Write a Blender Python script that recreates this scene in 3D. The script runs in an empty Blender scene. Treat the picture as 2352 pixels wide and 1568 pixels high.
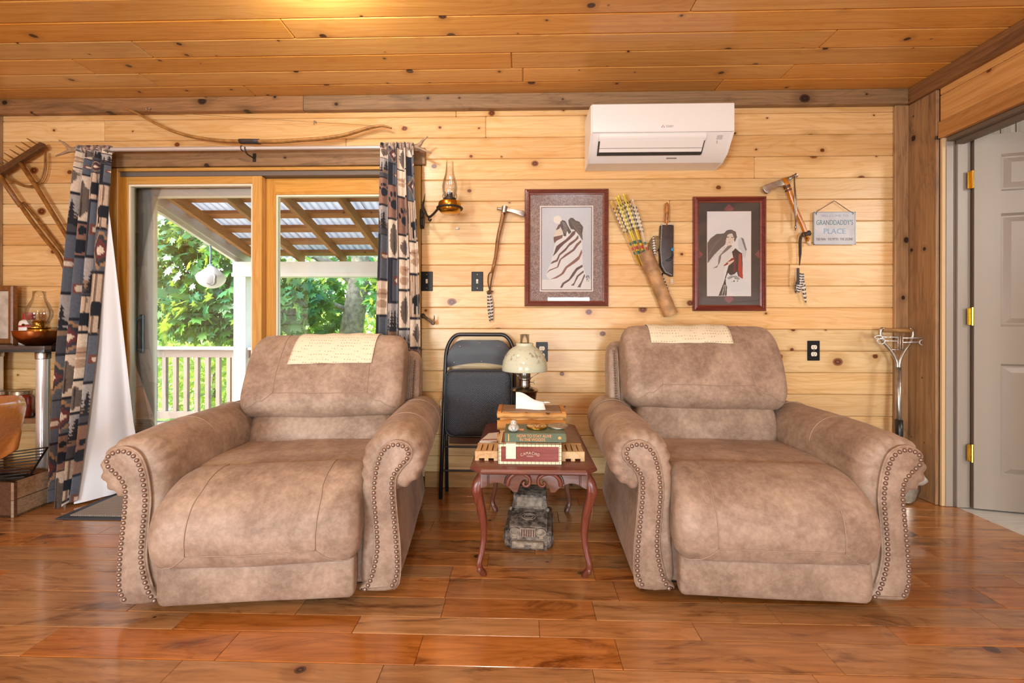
import bpy, bmesh, math, random
import numpy as np
from mathutils import Vector, Matrix, noise
random.seed(7)
R = math.radians
scene = bpy.context.scene
C = scene.collection

# ------------------------------------------------------------------ camera
cam_d = bpy.data.cameras.new('camera')
cam = bpy.data.objects.new('camera', cam_d); C.objects.link(cam)
cam.location = (0, -2.55, 1.017)
cam.rotation_euler = (R(90), R(-0.1), R(1.447))
cam_d.sensor_width = 36
cam_d.lens = 36 * 950 / 2352
cam_d.shift_y = -44 / 2352
cam_d.clip_start = 0.02
scene.camera = cam

# ------------------------------------------------------------------ world, sun, window daylight, exposure
scene.view_settings.view_transform = 'Standard'
scene.view_settings.look = 'None'
scene.view_settings.gamma = 1
scene.view_settings.use_curve_mapping = False
scene.view_settings.exposure = 0.2
scene.cycles.max_bounces = 4
scene.cycles.diffuse_bounces = 3
scene.cycles.glossy_bounces = 2
scene.cycles.transmission_bounces = 3
scene.cycles.transparent_max_bounces = 6
scene.cycles.use_adaptive_sampling = True
scene.cycles.adaptive_threshold = 0.1
scene.cycles.caustics_reflective = False
scene.cycles.caustics_refractive = False
world = bpy.data.worlds.new('sky'); scene.world = world; world.use_nodes = True
wn = world.node_tree; wn.nodes.clear()
sky = wn.nodes.new('ShaderNodeTexSky'); sky.sky_type = 'NISHITA'
sky.sun_disc = False; sky.sun_elevation = R(38); sky.sun_rotation = R(245); sky.air_density = 1.0; sky.dust_density = 2.0
bg = wn.nodes.new('ShaderNodeBackground'); bg.inputs[1].default_value = 1.0
wo = wn.nodes.new('ShaderNodeOutputWorld')
wn.links.new(sky.outputs[0], bg.inputs[0]); wn.links.new(bg.outputs[0], wo.inputs[0])

sun_d = bpy.data.lights.new('sun', 'SUN'); sun_d.energy = 10.0; sun_d.angle = R(0.6); sun_d.color = (1.0, 0.94, 0.84)
sun = bpy.data.objects.new('sun', sun_d); C.objects.link(sun)
sun.rotation_euler = Vector((0.82, 0.22, -0.52)).to_track_quat('-Z', 'Y').to_euler()

def area_light(name, loc, rot, sx, sy, power, col):
    d = bpy.data.lights.new(name, 'AREA'); d.shape = 'RECTANGLE'; d.size = sx; d.size_y = sy; d.energy = power; d.color = col
    o = bpy.data.objects.new(name, d); C.objects.link(o); o.location = loc; o.rotation_euler = rot
    return o
# daylight that enters through the windows of the wall behind the camera
area_light('rear_window_daylight', (-1.9, -5.12, 1.0), (R(90), 0, 0), 1.35, 0.95, 105, (0.84, 0.94, 1.0))
area_light('rear_window_daylight', (0.85, -5.12, 1.0), (R(90), 0, 0), 0.76, 0.95, 70, (0.84, 0.94, 1.0))

# ------------------------------------------------------------------ object helpers
def lin(c):
    if isinstance(c, str):
        c = c.lstrip('#'); c = [int(c[i:i + 2], 16) for i in (0, 2, 4)]
    return tuple(((v / 255) / 12.92 if v / 255 <= 0.04045 else ((v / 255 + 0.055) / 1.055) ** 2.4) for v in c)

def W(o):
    m = o.matrix_parent_inverse @ o.matrix_basis
    return W(o.parent) @ m if o.parent else o.matrix_basis.copy()

def tag(o, label=None, cat=None, group=None, kind=None):
    if label: o['label'] = label
    if cat: o['category'] = cat
    if group: o['group'] = group
    if kind: o['kind'] = kind
    return o

def thing(name, loc, label, cat, group=None, rz=0.0):
    o = bpy.data.objects.new(name, None); C.objects.link(o)
    o.location = loc; o.rotation_euler = (0, 0, rz); o.empty_display_size = 0.05
    return tag(o, label, cat, group)

def link(name, me, parent=None, world=True):
    o = bpy.data.objects.new(name, me); C.objects.link(o)
    if parent:
        o.parent = parent
        if world: o.matrix_parent_inverse = W(parent).inverted()
    return o

def obj(name, bm, mat, parent=None, world=True, smooth=35, recalc=True):
    if recalc: bmesh.ops.recalc_face_normals(bm, faces=bm.faces[:])
    me = bpy.data.meshes.new(name); bm.to_mesh(me); bm.free()
    for m in (mat if isinstance(mat, (list, tuple)) else [mat]): me.materials.append(m)
    if smooth:
        me.shade_smooth()
        if smooth < 180: me.set_sharp_from_angle(angle=R(smooth))
    return link(name, me, parent, world)

def copy_tree(o, parent=None):
    c = o.copy(); C.objects.link(c); c.parent = parent
    for ch in list(o.children): copy_tree(ch, c)
    return c

def B(): return bmesh.new()

def box(bm, x0, x1, y0, y1, z0, z1, ch=0.0, seg=1, mat=None):
    vs = [bm.verts.new((x, y, z)) for x in (x0, x1) for y in (y0, y1) for z in (z0, z1)]
    fs = [(0, 1, 3, 2), (4, 6, 7, 5), (0, 4, 5, 1), (2, 3, 7, 6), (0, 2, 6, 4), (1, 5, 7, 3)]
    faces = [bm.faces.new([vs[i] for i in f]) for f in fs]
    if ch:
        es = list({e for f in faces for e in f.edges})
        r = bmesh.ops.bevel(bm, geom=es + vs, offset=ch, segments=seg, affect='EDGES', profile=0.5)
        vs = [v for v in r['verts']]
    if mat is not None: bmesh.ops.transform(bm, matrix=mat, verts=vs)
    return vs

def ring_loft(bm, rings, closed_u=True, cap=True, closed_v=False):
    """rings: list of lists of points; joins them to a skin"""
    vr = [[bm.verts.new(p) for p in r] for r in rings]
    n = len(vr[0])
    m = len(vr)
    for i in range(m if closed_v else m - 1):
        a, b = vr[i], vr[(i + 1) % m]
        for j in range(n if closed_u else n - 1):
            k = (j + 1) % n
            bm.faces.new((a[j], a[k], b[k], b[j]))
    if cap and not closed_v and closed_u:
        for r in (vr[0], vr[-1]):
            try: bm.faces.new(r)
            except ValueError: pass
    return vr

def frame_of(t):
    t = Vector(t).normalized()
    up = Vector((0, 0, 1)) if abs(t.z) < 0.95 else Vector((1, 0, 0))
    a = t.cross(up).normalized(); b = t.cross(a).normalized()
    return a, b

def tube(bm, pts, r, n=8, closed=False, cap=True, flat=1.0):
    pts = [Vector(p) for p in pts]; m = len(pts)
    rs = r if isinstance(r, (list, tuple)) else [r] * m
    rings = []; pa = None
    for i, p in enumerate(pts):
        if closed: t = pts[(i + 1) % m] - pts[i - 1]
        else: t = pts[min(i + 1, m - 1)] - pts[max(i - 1, 0)]
        t = t.normalized() if t.length else Vector((0, 0, 1))
        if pa is None: a, b = frame_of(t)
        else:
            a = (pa - t * pa.dot(t))
            a = a.normalized() if a.length > 1e-6 else frame_of(t)[0]
            b = t.cross(a).normalized()
        pa = a
        rings.append([p + (a * math.cos(2 * math.pi * k / n) + b * flat * math.sin(2 * math.pi * k / n)) * rs[i] for k in range(n)])
    return ring_loft(bm, rings, True, cap, closed)

def cyl(bm, p0, p1, r0, r1=None, n=16): return tube(bm, [p0, p1], [r0, r0 if r1 is None else r1], n)

def lathe(bm, prof, c=(0, 0, 0), n=32, mat=None, cap=True):
    rings = [[Vector((c[0] + r * math.cos(2 * math.pi * k / n), c[1] + r * math.sin(2 * math.pi * k / n), c[2] + z)) for k in range(n)] for r, z in prof]
    if mat is not None: rings = [[mat @ p for p in r] for r in rings]
    return ring_loft(bm, rings, True, cap)

def ell(bm, c, r, nu=16, nv=10, mat=None):
    m = Matrix.Translation(c) @ (mat or Matrix()) @ Matrix.Diagonal((r[0], r[1], r[2], 1))
    return bmesh.ops.create_uvsphere(bm, u_segments=nu, v_segments=nv, radius=1, matrix=m)['verts']

def prism(bm, poly, t0, t1, plane='xz', ch=0.0):
    """extrude a 2-D outline; plane xz -> depth along y, xy -> z, yz -> x"""
    def P(a, b, t): return (a, t, b) if plane == 'xz' else ((a, b, t) if plane == 'xy' else (t, a, b))
    v0 = [bm.verts.new(P(a, b, t0)) for a, b in poly]; v1 = [bm.verts.new(P(a, b, t1)) for a, b in poly]
    n = len(poly); f0 = bm.faces.new(v0); f1 = bm.faces.new(v1[::-1])
    for i in range(n): bm.faces.new((v0[i], v0[(i + 1) % n], v1[(i + 1) % n], v1[i]))
    if ch:
        es = list(f0.edges)
        bmesh.ops.bevel(bm, geom=es, offset=ch, segments=2, affect='EDGES', profile=0.5)
    return v0 + v1

def cat(pts, n, closed=False):
    """Catmull-Rom resample"""
    P = [Vector(p) for p in pts]; m = len(P); out = []
    segs = m if closed else m - 1
    for s in range(segs):
        p0 = P[(s - 1) % m] if closed or s > 0 else P[0]
        p1 = P[s]; p2 = P[(s + 1) % m]
        p3 = P[(s + 2) % m] if closed or s + 2 < m else P[-1]
        for k in range(n):
            t = k / n
            out.append(0.5 * ((2 * p1) + (-p0 + p2) * t + (2 * p0 - 5 * p1 + 4 * p2 - p3) * t * t + (-p0 + 3 * p1 - 3 * p2 + p3) * t ** 3))
    if not closed: out.append(P[-1])
    return out

def evenly(pts, step):
    """points every step along a polyline"""
    P = [Vector(p) for p in pts]; out = [P[0]]; acc = 0
    for a, b in zip(P, P[1:]):
        L = (b - a).length; d = step - acc
        while d <= L:
            out.append(a.lerp(b, d / L)); d += step
        acc = (acc + L) % step if L else acc
    return out

# ------------------------------------------------------------------ material helpers
class NT:
    def __init__(s, name):
        s.m = bpy.data.materials.new(name); s.m.use_nodes = True
        s.nt = s.m.node_tree; s.nt.nodes.clear()
        s.out = s.nt.nodes.new('ShaderNodeOutputMaterial')
    def put(s, sock, v):
        if isinstance(v, bpy.types.NodeSocket): s.nt.links.new(v, sock)
        elif isinstance(v, bpy.types.Node): s.nt.links.new(v.outputs[0], sock)
        elif isinstance(v, (tuple, list)) and len(v) == 3 and sock.type == 'RGBA': sock.default_value = (*v, 1)
        else: sock.default_value = v
    def n(s, typ, ins=None, **props):
        nd = s.nt.nodes.new('ShaderNode' + typ)
        for k, v in props.items(): setattr(nd, k, v)
        for k, v in (ins or {}).items(): s.put(nd.inputs[k], v)
        return nd
    def math(s, op, a, b=0.0, clamp=False):
        return s.n('Math', {0: a, 1: b}, operation=op, use_clamp=clamp).outputs[0]
    def mix(s, f, a, b, blend='MIX'):
        nd = s.nt.nodes.new('ShaderNodeMix'); nd.data_type = 'RGBA'; nd.blend_type = blend
        s.put(nd.inputs[0], f); s.put(nd.inputs[6], a); s.put(nd.inputs[7], b)
        return nd.outputs[2]
    def rng(s, v, a, b, c=0.0, d=1.0, smooth=True):
        return s.n('MapRange', {0: v, 1: a, 2: b, 3: c, 4: d}, interpolation_type='SMOOTHSTEP' if smooth else 'LINEAR').outputs[0]
    def bump(s, h, strength=0.3, dist=0.01):
        return s.n('Bump', {'Height': h, 'Strength': strength, 'Distance': dist}).outputs[0]
    def bsdf(s, **kw):
        p = s.n('BsdfPrincipled')
        for k, v in kw.items(): s.put(p.inputs[k.replace('_', ' ')], v)
        s.nt.links.new(p.outputs[0], s.out.inputs[0]); return s.m
    def obco(s): return s.n('TexCoord').outputs['Object']

def plain(name, col, rough=0.5, metal=0.0, var=0.0, vs=30.0, bump=0.0, bs=200.0, coat=0.0, spec=0.5, **kw):
    t = NT(name); c = lin(col)
    args = dict(Roughness=rough, Metallic=metal, Coat_Weight=coat, Coat_Roughness=0.08); args['Specular_IOR_Level'] = spec
    if var:
        nz = t.n('TexNoise', {'Vector': t.obco(), 'Scale': vs, 'Detail': 5.0}).outputs[0]
        args['Base_Color'] = t.mix(t.rng(nz, 0.3, 0.7), tuple(max(0, v * (1 - var)) for v in c), tuple(min(1, v * (1 + var)) for v in c))
    else: args['Base_Color'] = c
    if bump:
        nb = t.n('TexNoise', {'Vector': t.obco(), 'Scale': bs, 'Detail': 4.0}).outputs[0]
        args['Normal'] = t.bump(nb, bump, 0.002)
    args.update(kw)
    return t.bsdf(**args)

def wood(name, light, dark, knotc=None, along='x', across='z', ga=1.6, gb=55.0, rough=0.35, knots=0.45, cell=0.30, row=0.131,
         tint=0.14, figure=0.5, bump=0.25, coat=0.0, kr=0.011, stain=0.0, stainc='#3a2a1c', scrape=0.0, obj_space=False, spec=0.5):
    t = NT(name)
    pos = t.obco() if obj_space else t.n('NewGeometry').outputs['Position']
    sx = t.n('SeparateXYZ', {0: pos}); third = ({'x', 'y', 'z'} - {along, across}).pop()
    ax = {'x': sx.outputs[0], 'y': sx.outputs[1], 'z': sx.outputs[2]}
    rnd = t.n('ObjectInfo').outputs['Random']
    A = t.math('ADD', ax[along], t.math('MULTIPLY', rnd, 41.3)); Bq = t.math('ADD', ax[across], t.math('MULTIPLY', rnd, 17.7)); Cq = ax[third]
    v1 = t.n('CombineXYZ', {0: t.math('MULTIPLY', A, ga), 1: t.math('MULTIPLY', Bq, gb), 2: t.math('MULTIPLY', Cq, gb * 0.7)}).outputs[0]
    streak = t.n('TexNoise', {'Vector': v1, 'Scale': 1.0, 'Detail': 4.0, 'Roughness': 0.6, 'Distortion': 0.8}).outputs[0]
    v2 = t.n('CombineXYZ', {0: t.math('MULTIPLY', A, 1.1), 1: t.math('MULTIPLY', Bq, 7.0), 2: t.math('MULTIPLY', Cq, 7.0)}).outputs[0]
    swirl = t.n('TexNoise', {'Vector': v2, 'Scale': 1.0, 'Detail': 2.0}).outputs[0]
    rings = t.math('SINE', t.math('MULTIPLY', t.math('ADD', t.math('MULTIPLY', swirl, 2.4), t.math('MULTIPLY', Bq, 5.0)), 34.0))
    rings = t.rng(rings, 0.1, 1.0)
    f = t.math('ADD', t.math('MULTIPLY', t.rng(streak, 0.35, 0.7), 0.55), t.math('MULTIPLY', rings, 0.45 * figure), True)
    L, Dk = lin(light), lin(dark)
    col = t.mix(f, L, Dk)
    if stain:
        v3 = t.n('CombineXYZ', {0: t.math('MULTIPLY', A, 2.2), 1: t.math('MULTIPLY', Bq, 9.0), 2: t.math('MULTIPLY', Cq, 9.0)}).outputs[0]
        sn = t.n('TexNoise', {'Vector': v3, 'Scale': 1.0, 'Detail': 4.0, 'Roughness': 0.7, 'Distortion': 1.2}).outputs[0]
        col = t.mix(t.math('MULTIPLY', t.rng(sn, 0.5, 0.72), stain), col, lin(stainc))
    val = t.rng(rnd, 0.0, 1.0, 1.0 - tint, 1.0 + tint * 0.6, False)
    rnd2 = t.math('FRACT', t.math('MULTIPLY', rnd, 13.7))
    col = t.n('HueSaturation', {'Hue': t.rng(rnd2, 0, 1, 0.492, 0.508, False), 'Saturation': t.rng(rnd2, 0, 1, 1.08, 0.9, False), 'Value': val, 'Color': col}).outputs[0]
    if knots > 0:
        kv = t.n('CombineXYZ', {0: t.math('DIVIDE', A, cell), 1: t.math('DIVIDE', Bq, row * 0.9)}).outputs[0]
        vo = t.n('TexVoronoi', {'Vector': kv, 'Scale': 1.0}, voronoi_dimensions='2D')
        df = t.n('VectorMath', {0: kv, 1: vo.outputs['Position']}, operation='SUBTRACT').outputs[0]
        df = t.n('VectorMath', {0: df, 1: (cell, row * 0.9 * 1.25, 0)}, operation='MULTIPLY').outputs[0]
        ds = t.n('VectorMath', {0: df}, operation='LENGTH').outputs['Value']
        wob = t.n('TexNoise', {'Vector': pos, 'Scale': 60.0, 'Detail': 3.0}).outputs[0]
        ds = t.math('ADD', ds, t.math('MULTIPLY', t.math('SUBTRACT', wob, 0.5), 0.006))
        cs = t.n('SeparateColor', {0: vo.outputs['Color']})
        rad = t.math('ADD', kr * 0.35, t.math('MULTIPLY', t.math('POWER', cs.outputs[0], 2.5), kr * 1.6))
        q = t.math('DIVIDE', ds, rad)
        on = t.math('GREATER_THAN', cs.outputs[1], 1.0 - knots)
        halo = t.math('MULTIPLY', t.rng(q, 1.0, 3.2, 0.5, 0.0), on)
        col = t.mix(halo, col, tuple(v * 0.72 for v in Dk))
        core = t.math('MULTIPLY', t.rng(q, 0.75, 1.1, 1.0, 0.0), on)
        kc = lin(knotc or '#5a3418')
        ringk = t.rng(t.math('SINE', t.math('MULTIPLY', q, 11.0)), -0.5, 1.0)
        col = t.mix(core, col, t.mix(ringk, tuple(v * 0.55 for v in kc), tuple(min(1, v * 1.9) for v in kc)))
    h = t.math('SUBTRACT', t.math('MULTIPLY', streak, 0.5), t.math('MULTIPLY', rings, 0.12))
    if scrape:
        v4 = t.n('CombineXYZ', {0: t.math('MULTIPLY', A, 1.2), 1: t.math('MULTIPLY', Bq, 38.0), 2: 0.0}).outputs[0]
        h = t.math('ADD', h, t.math('MULTIPLY', t.n('TexNoise', {'Vector': v4, 'Scale': 1.0, 'Detail': 1.0}).outputs[0], scrape))
    return t.bsdf(Base_Color=col, Roughness=rough, Normal=t.bump(h, bump, 0.0025), Coat_Weight=coat, Coat_Roughness=0.1, Specular_IOR_Level=spec)

def glass_mat(name, tint=(1, 1, 1), rough=0.0, refl=1.0):
    t = NT(name)
    fr = t.math('MULTIPLY', t.n('Fresnel', {'IOR': 1.45}).outputs[0], refl, True)
    tr = t.n('BsdfTransparent', {0: tint}); gl = t.n('BsdfGlossy', {0: (1, 1, 1), 'Roughness': rough})
    mx = t.n('MixShader', {0: fr, 1: tr.outputs[0], 2: gl.outputs[0]})
    t.nt.links.new(mx.outputs[0], t.out.inputs[0]); return t.m

def print_mat(name, rough=0.6, bump=0.0, sheen=0.0, spec=0.3):
    t = NT(name)
    c = t.n('VertexColor', layer_name='Col').outputs[0]
    kw = dict(Base_Color=c, Roughness=rough, Specular_IOR_Level=spec, Sheen_Weight=sheen)
    if bump:
        nb = t.n('TexNoise', {'Vector': t.obco(), 'Scale': 900.0, 'Detail': 2.0}).outputs[0]
        kw['Normal'] = t.bump(nb, bump, 0.001)
    return t.bsdf(**kw)

M = {}
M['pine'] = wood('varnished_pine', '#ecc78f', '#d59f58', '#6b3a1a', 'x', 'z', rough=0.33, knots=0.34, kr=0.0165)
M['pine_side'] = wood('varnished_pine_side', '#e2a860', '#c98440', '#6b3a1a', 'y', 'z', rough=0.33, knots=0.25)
M['ceil'] = wood('ceiling_pine', '#dba75c', '#c2843c', '#3d200e', 'x', 'y', rough=0.34, knots=0.45, kr=0.012, tint=0.12, coat=0.4)
M['floor'] = wood('scraped_hardwood', '#c4864c', '#8f5a2a', '#45270f', 'x', 'y', ga=3.0, gb=36.0, rough=0.22, knots=0.12, kr=0.012, tint=0.22,
                  figure=0.35, stain=0.8, stainc='#5c2e12', bump=0.30, scrape=0.55, coat=0.5, spec=0.8)
M['trim'] = wood('stained_trim', '#a07850', '#745334', '#2a1a10', 'x', 'z', rough=0.5, knots=0.6, kr=0.017, stain=0.55, stainc='#4c3a2c', row=0.09)
M['trim_y'] = wood('stained_trim_side', '#98704a', '#6a4a2e', '#2a1a10', 'y', 'z', rough=0.5, knots=0.3, stain=0.55, stainc='#4c3a2c', row=0.09)
M['trim_v'] = wood('stained_trim_upright', '#b08e66', '#86674a', '#2a1a10', 'z', 'x', rough=0.45, knots=0.4, stain=0.55, stainc='#4a3b2e', row=0.09)
M['trim_vy'] = wood('stained_trim_upright_side', '#b08e66', '#86674a', '#2a1a10', 'z', 'y', rough=0.45, knots=0.4, stain=0.55, stainc='#4a3b2e', row=0.09)
M['oak_v'] = wood('door_oak_upright', '#d7a457', '#b67f38', None, 'z', 'x', gb=75, rough=0.35, knots=0, tint=0.06)
M['oak_h'] = wood('door_oak_rail', '#d7a457', '#b67f38', None, 'x', 'z', gb=75, rough=0.35, knots=0, tint=0.06)
M['cedar_y'] = wood('rafter_cedar', '#a9733c', '#855428', '#40240f', 'y', 'z', rough=0.7, knots=0.4, row=0.1)
M['cedar_x'] = wood('purlin_cedar', '#b07a48', '#8a5a30', '#40240f', 'x', 'z', rough=0.7, knots=0.4, row=0.1)
M['joint'] = plain('board_joint', '#6b4422', 0.8)
M['floor_joint'] = plain('floor_joint', '#2a150a', 0.8)
M['white'] = plain('white_paint', '#e9e7e2', 0.5)
M['grey_alu'] = plain('grey_frame', '#d0c6bc', 0.55, var=0.06, vs=300)
M['dark_track'] = plain('dark_track', '#6e645c', 0.5)
M['taupe'] = plain('taupe_paint', '#a2968a', 0.42)
M['taupe_shade'] = plain('taupe_shade_paint', '#6b5d50', 0.5)  # the door's taupe with shade put into the colour, for edges and stops
M['cream'] = plain('cream_strip', '#efe3c8', 0.5)
M['black'] = plain('black_plastic', '#101010', 0.35, spec=0.3)
M['blackmetal'] = plain('black_metal', '#1b1c1e', 0.35, 0.0, spec=0.6)
M['chrome'] = plain('chrome', '#e6e6e6', 0.22, 0.55)
M['steel'] = plain('steel', '#b9b5ae', 0.3, 1.0, var=0.12, vs=60)
M['brass'] = plain('brass', '#c99a3e', 0.2, 1.0)
M['iron'] = plain('dark_cast_iron', '#3b332c', 0.5, 0.6, bump=0.3)
M['glass'] = glass_mat('window_glass', (0.985, 0.995, 0.99), 0.0, 0.8)
M['picglass'] = glass_mat('picture_glass', (1, 1, 1), 0.02, 0.8)
M['chimney'] = glass_mat('lamp_chimney_glass', (0.985, 0.98, 0.97), 0.02, 0.55)
M['ivory'] = plain('ivory_plastic', '#efe6d2', 0.4)
# ================================================================== SETTING
XL, XR, YB, H = -3.325, 2.327, -5.2, 2.41
def struct(name, bm, mat, parent=None, smooth=0):
    o = obj(name, bm, mat, parent, smooth=smooth)
    if parent is None: o['kind'] = 'structure'
    return o

def board(name, x0, x1, y0, y1, z0, z1, mat, parent, ch=0.004, seg=1):
    bm = B(); box(bm, x0, x1, y0, y1, z0, z1, ch, seg)
    return obj(name, bm, mat, parent, smooth=0)

# ---- back wall
bm = B()
box(bm, XL - 0.15, -2.62, 0.018, 0.16, -0.2, 2.6); box(bm, -0.63, 2.47, 0.018, 0.16, -0.2, 2.6); box(bm, -2.62, -0.63, 0.018, 0.16, 1.99, 2.6)
box(bm, -2.62, -0.63, 0.018, 0.16, -0.2, -0.02)
wall_back = struct('wall_back', bm, M['joint'])
rowz = [0.0579 + 0.1313 * k for k in range(0, 19)]
random.seed(3)
fixed = {16: [-2.65, -0.228], 14: [1.41], 12: [0.9], 9: [1.62], 5: [-0.1, 1.3], 3: [0.55], 1: [1.75], 7: [-3.0]}
for k in range(18):
    z0, z1 = rowz[k], min(rowz[k + 1], 2.33)
    spans = [(XL, 2.30)] if z0 > 1.95 else [(XL, -2.622), (-0.628, 2.30)]
    for a, b in spans:
        cuts = [c for c in fixed.get(k, []) if a < c < b]
        if b - a > 3 and len(cuts) < 2: cuts.append(a + (b - a) * random.uniform(0.3, 0.7))
        xs = [a] + sorted(cuts) + [b]
        for p, q in zip(xs, xs[1:]):
            board('board', p + 0.0006, q - 0.0006, 0.0, 0.0185, z0 + 0.0008, z1 - 0.0008, M['pine'], wall_back, 0.0045)

# ---- left, rear and right walls (the parts outside the picture keep the room closed)
bm = B(); box(bm, XL - 0.15, XL, YB - 0.15, 0.16, -0.2, 2.6)
wall_left = struct('wall_left', bm, M['joint'])
for k in range(18):
    z0, z1 = rowz[k], min(rowz[k + 1], 2.4)
    for a, b in ((-0.02, -1.9 + 0.5 * math.sin(k * 2.1)), (-1.9 + 0.5 * math.sin(k * 2.1), -3.6)):
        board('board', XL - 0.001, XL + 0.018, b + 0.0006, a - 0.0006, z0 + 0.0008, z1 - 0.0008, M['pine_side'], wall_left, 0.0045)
bm = B()
for a, b, c, d in ((XL - 0.15, XR + 0.2, 1.5, 2.6), (XL - 0.15, XR + 0.2, -0.2, 0.5), (XL - 0.15, -2.6, 0.5, 1.5), (-1.2, 0.45, 0.5, 1.5), (1.25, XR + 0.2, 0.5, 1.5)):
    box(bm, a, b, YB - 0.15, YB, c, d)
wall_rear = struct('wall_rear', bm, plain('rear_wall_pine', '#d9a45f', 0.5))
for wi, (wx, hw) in enumerate(((-1.9, 0.7), (0.85, 0.4))):
    bm = B()
    for a in np.linspace(wx - hw, wx + hw, 4): box(bm, a - 0.02, a + 0.02, YB - 0.08, YB - 0.03, 0.5, 1.5)
    for c in (0.52, 0.84, 1.16, 1.48): box(bm, wx - hw, wx + hw, YB - 0.08, YB - 0.03, c - 0.02, c + 0.02)
    struct('window_%d' % (wi + 1), bm, M['white'])
bm = B()
box(bm, XR + 0.02, XR + 0.13, -0.19, 0.16, -0.2, 2.6); box(bm, XR + 0.02, XR + 0.13, -1.02, -0.19, 2.05, 2.6); box(bm, XR + 0.02, XR + 0.13, YB - 0.15, -1.02, -0.2, 2.6)
wall_right = struct('wall_right', bm, M['joint'])
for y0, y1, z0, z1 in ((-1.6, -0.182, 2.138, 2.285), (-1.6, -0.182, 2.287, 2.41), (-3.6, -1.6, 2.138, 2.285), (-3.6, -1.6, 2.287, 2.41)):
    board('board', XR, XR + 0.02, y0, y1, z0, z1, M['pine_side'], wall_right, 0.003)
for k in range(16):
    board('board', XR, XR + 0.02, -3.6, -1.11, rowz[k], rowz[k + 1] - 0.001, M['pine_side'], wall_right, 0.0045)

# ---- ceiling
bm = B(); box(bm, XL - 0.15, XR + 0.15, YB - 0.15, 0.16, H + 0.016, H + 0.12)
box(bm, XL, XR, YB, -2.62, H + 0.001, H + 0.016)
ceiling = struct('ceiling', bm, M['ceil'])
random.seed(11)
cfix = {0: [-2.16, 0.0, 1.47], 1: [-2.4, -0.06], 2: [-1.95, 1.5], 3: [-1.12], 4: [0.75], 5: [-2.45, 0.2], 6: [-1.0]}
for k in range(-1, 19):
    y1 = -0.148 - 0.1315 * k; y0 = y1 - 0.1315
    if k == -1: y1 = -0.001
    cuts = cfix.get(k, [random.uniform(-2.6, -0.5), random.uniform(0.2, 1.9)])
    xs = [XL] + cuts + [XR]
    for p, q in zip(xs, xs[1:]):
        board('board', p + 0.0006, q - 0.0006, y0 + 0.001, y1 - 0.001, H, H + 0.0165, M['ceil'], ceiling, 0.005)

# ---- floor
bm = B(); box(bm, XL - 0.15, 2.41, -2.46, 0.16, -0.1, -0.0115); box(bm, XL - 0.15, 2.41, YB - 0.15, -2.46, -0.1, -0.0005)
floor = struct('floor', bm, M['floor_joint'])
floor.data.materials.append(M['floor'])
for p in floor.data.polygons:
    if p.center.y < -2.5: p.material_index = 1
ey = [0.01, -0.02, -0.14, -0.24, -0.32, -0.44, -0.54, -0.62, -0.73, -0.83, -0.91, -1.03, -1.13, -1.21, -1.33, -1.43, -1.51, -1.63, -1.73, -1.81, -1.93, -2.03, -2.11, -2.23, -2.33, -2.46]
ffix = {11: [-2.1, -1.39, -0.79, -0.28, 0.255, 0.88, 1.6], 12: [-1.9, -1.158, -0.557, 0.058, 0.577, 1.22, 1.9], 13: [-2.2, -1.53, -0.925, -0.32, 0.298, 0.937, 1.55],
        14: [-1.7, -1.02, -0.41, 0.207, 0.84, 1.4]}
random.seed(21)
for k in range(len(ey) - 1):
    y1, y0 = ey[k], ey[k + 1]
    if k in ffix: cuts = ffix[k]
    else:
        cuts = []; x = XL + random.uniform(0.15, 0.8)
        while x < 2.2: cuts.append(x); x += random.choice((0.38, 0.55, 0.75, 0.95)) * random.uniform(0.85, 1.15)
    xs = [XL] + cuts + [2.405]
    for p, q in zip(xs, xs[1:]):
        board('plank', p + 0.0005, q - 0.0005, y0 + 0.0005, y1 - 0.0005, -0.013, random.uniform(-0.0006, 0.0), M['floor'], floor, 0.0014)

# ---- trims
def trim(i, x0, x1, y0, y1, z0, z1, mat, ch=0.003):
    bm = B(); box(bm, x0, x1, y0, y1, z0, z1, ch); return struct('trim_%d' % i, bm, mat)
trim(1, XL, -1.352, -0.04, -0.0005, 2.32, H - 0.0005, M['trim']); trim(2, -1.35, 2.287, -0.04, -0.0005, 2.32, H - 0.0005, M['trim'])
trim(3, 2.288, XR, -3.2, -0.0005, 2.32, H - 0.0005, M['trim_y'])
trim(4, 2.228, 2.307, -0.02, -0.0005, 0.001, 2.319, M['trim_v'])
trim(5, 2.308, XR, -0.182, -0.0005, 0.001, 2.319, M['trim_vy'])
trim(6, XR - 0.012, XR + 0.02, -3.2, -0.183, 2.045, 2.136, wood('header_pine', '#c99a62', '#a87540', '#3a2412', 'y', 'z', rough=0.5, knots=0.3, stain=0.3, row=0.09), 0.002)
trim(7, -2.63, -0.60, -0.022, -0.0005, 1.987, 2.09, M['trim'])
trim(8, XL + 0.001, XL + 0.02, -0.025, -0.0005, 0.0, 2.319, M['trim_v'])
def bboard(side, x0, x1, mat):
    bm = B(); box(bm, x0, x1, -0.02, -0.0005, 0.001, 0.093, 0.003); return struct('baseboard_' + side, bm, mat)
M['base'] = wood('baseboard_pine', '#b58a56', '#94693a', '#3a2412', 'x', 'z', rough=0.5, knots=0.5, stain=0.3, stainc='#6a5238', row=0.093)
bboard('back', -0.60, 0.62, M['base']); bboard('back', 0.622, 2.226, M['base']); bboard('left', XL + 0.02, -2.63, M['base'])

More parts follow.
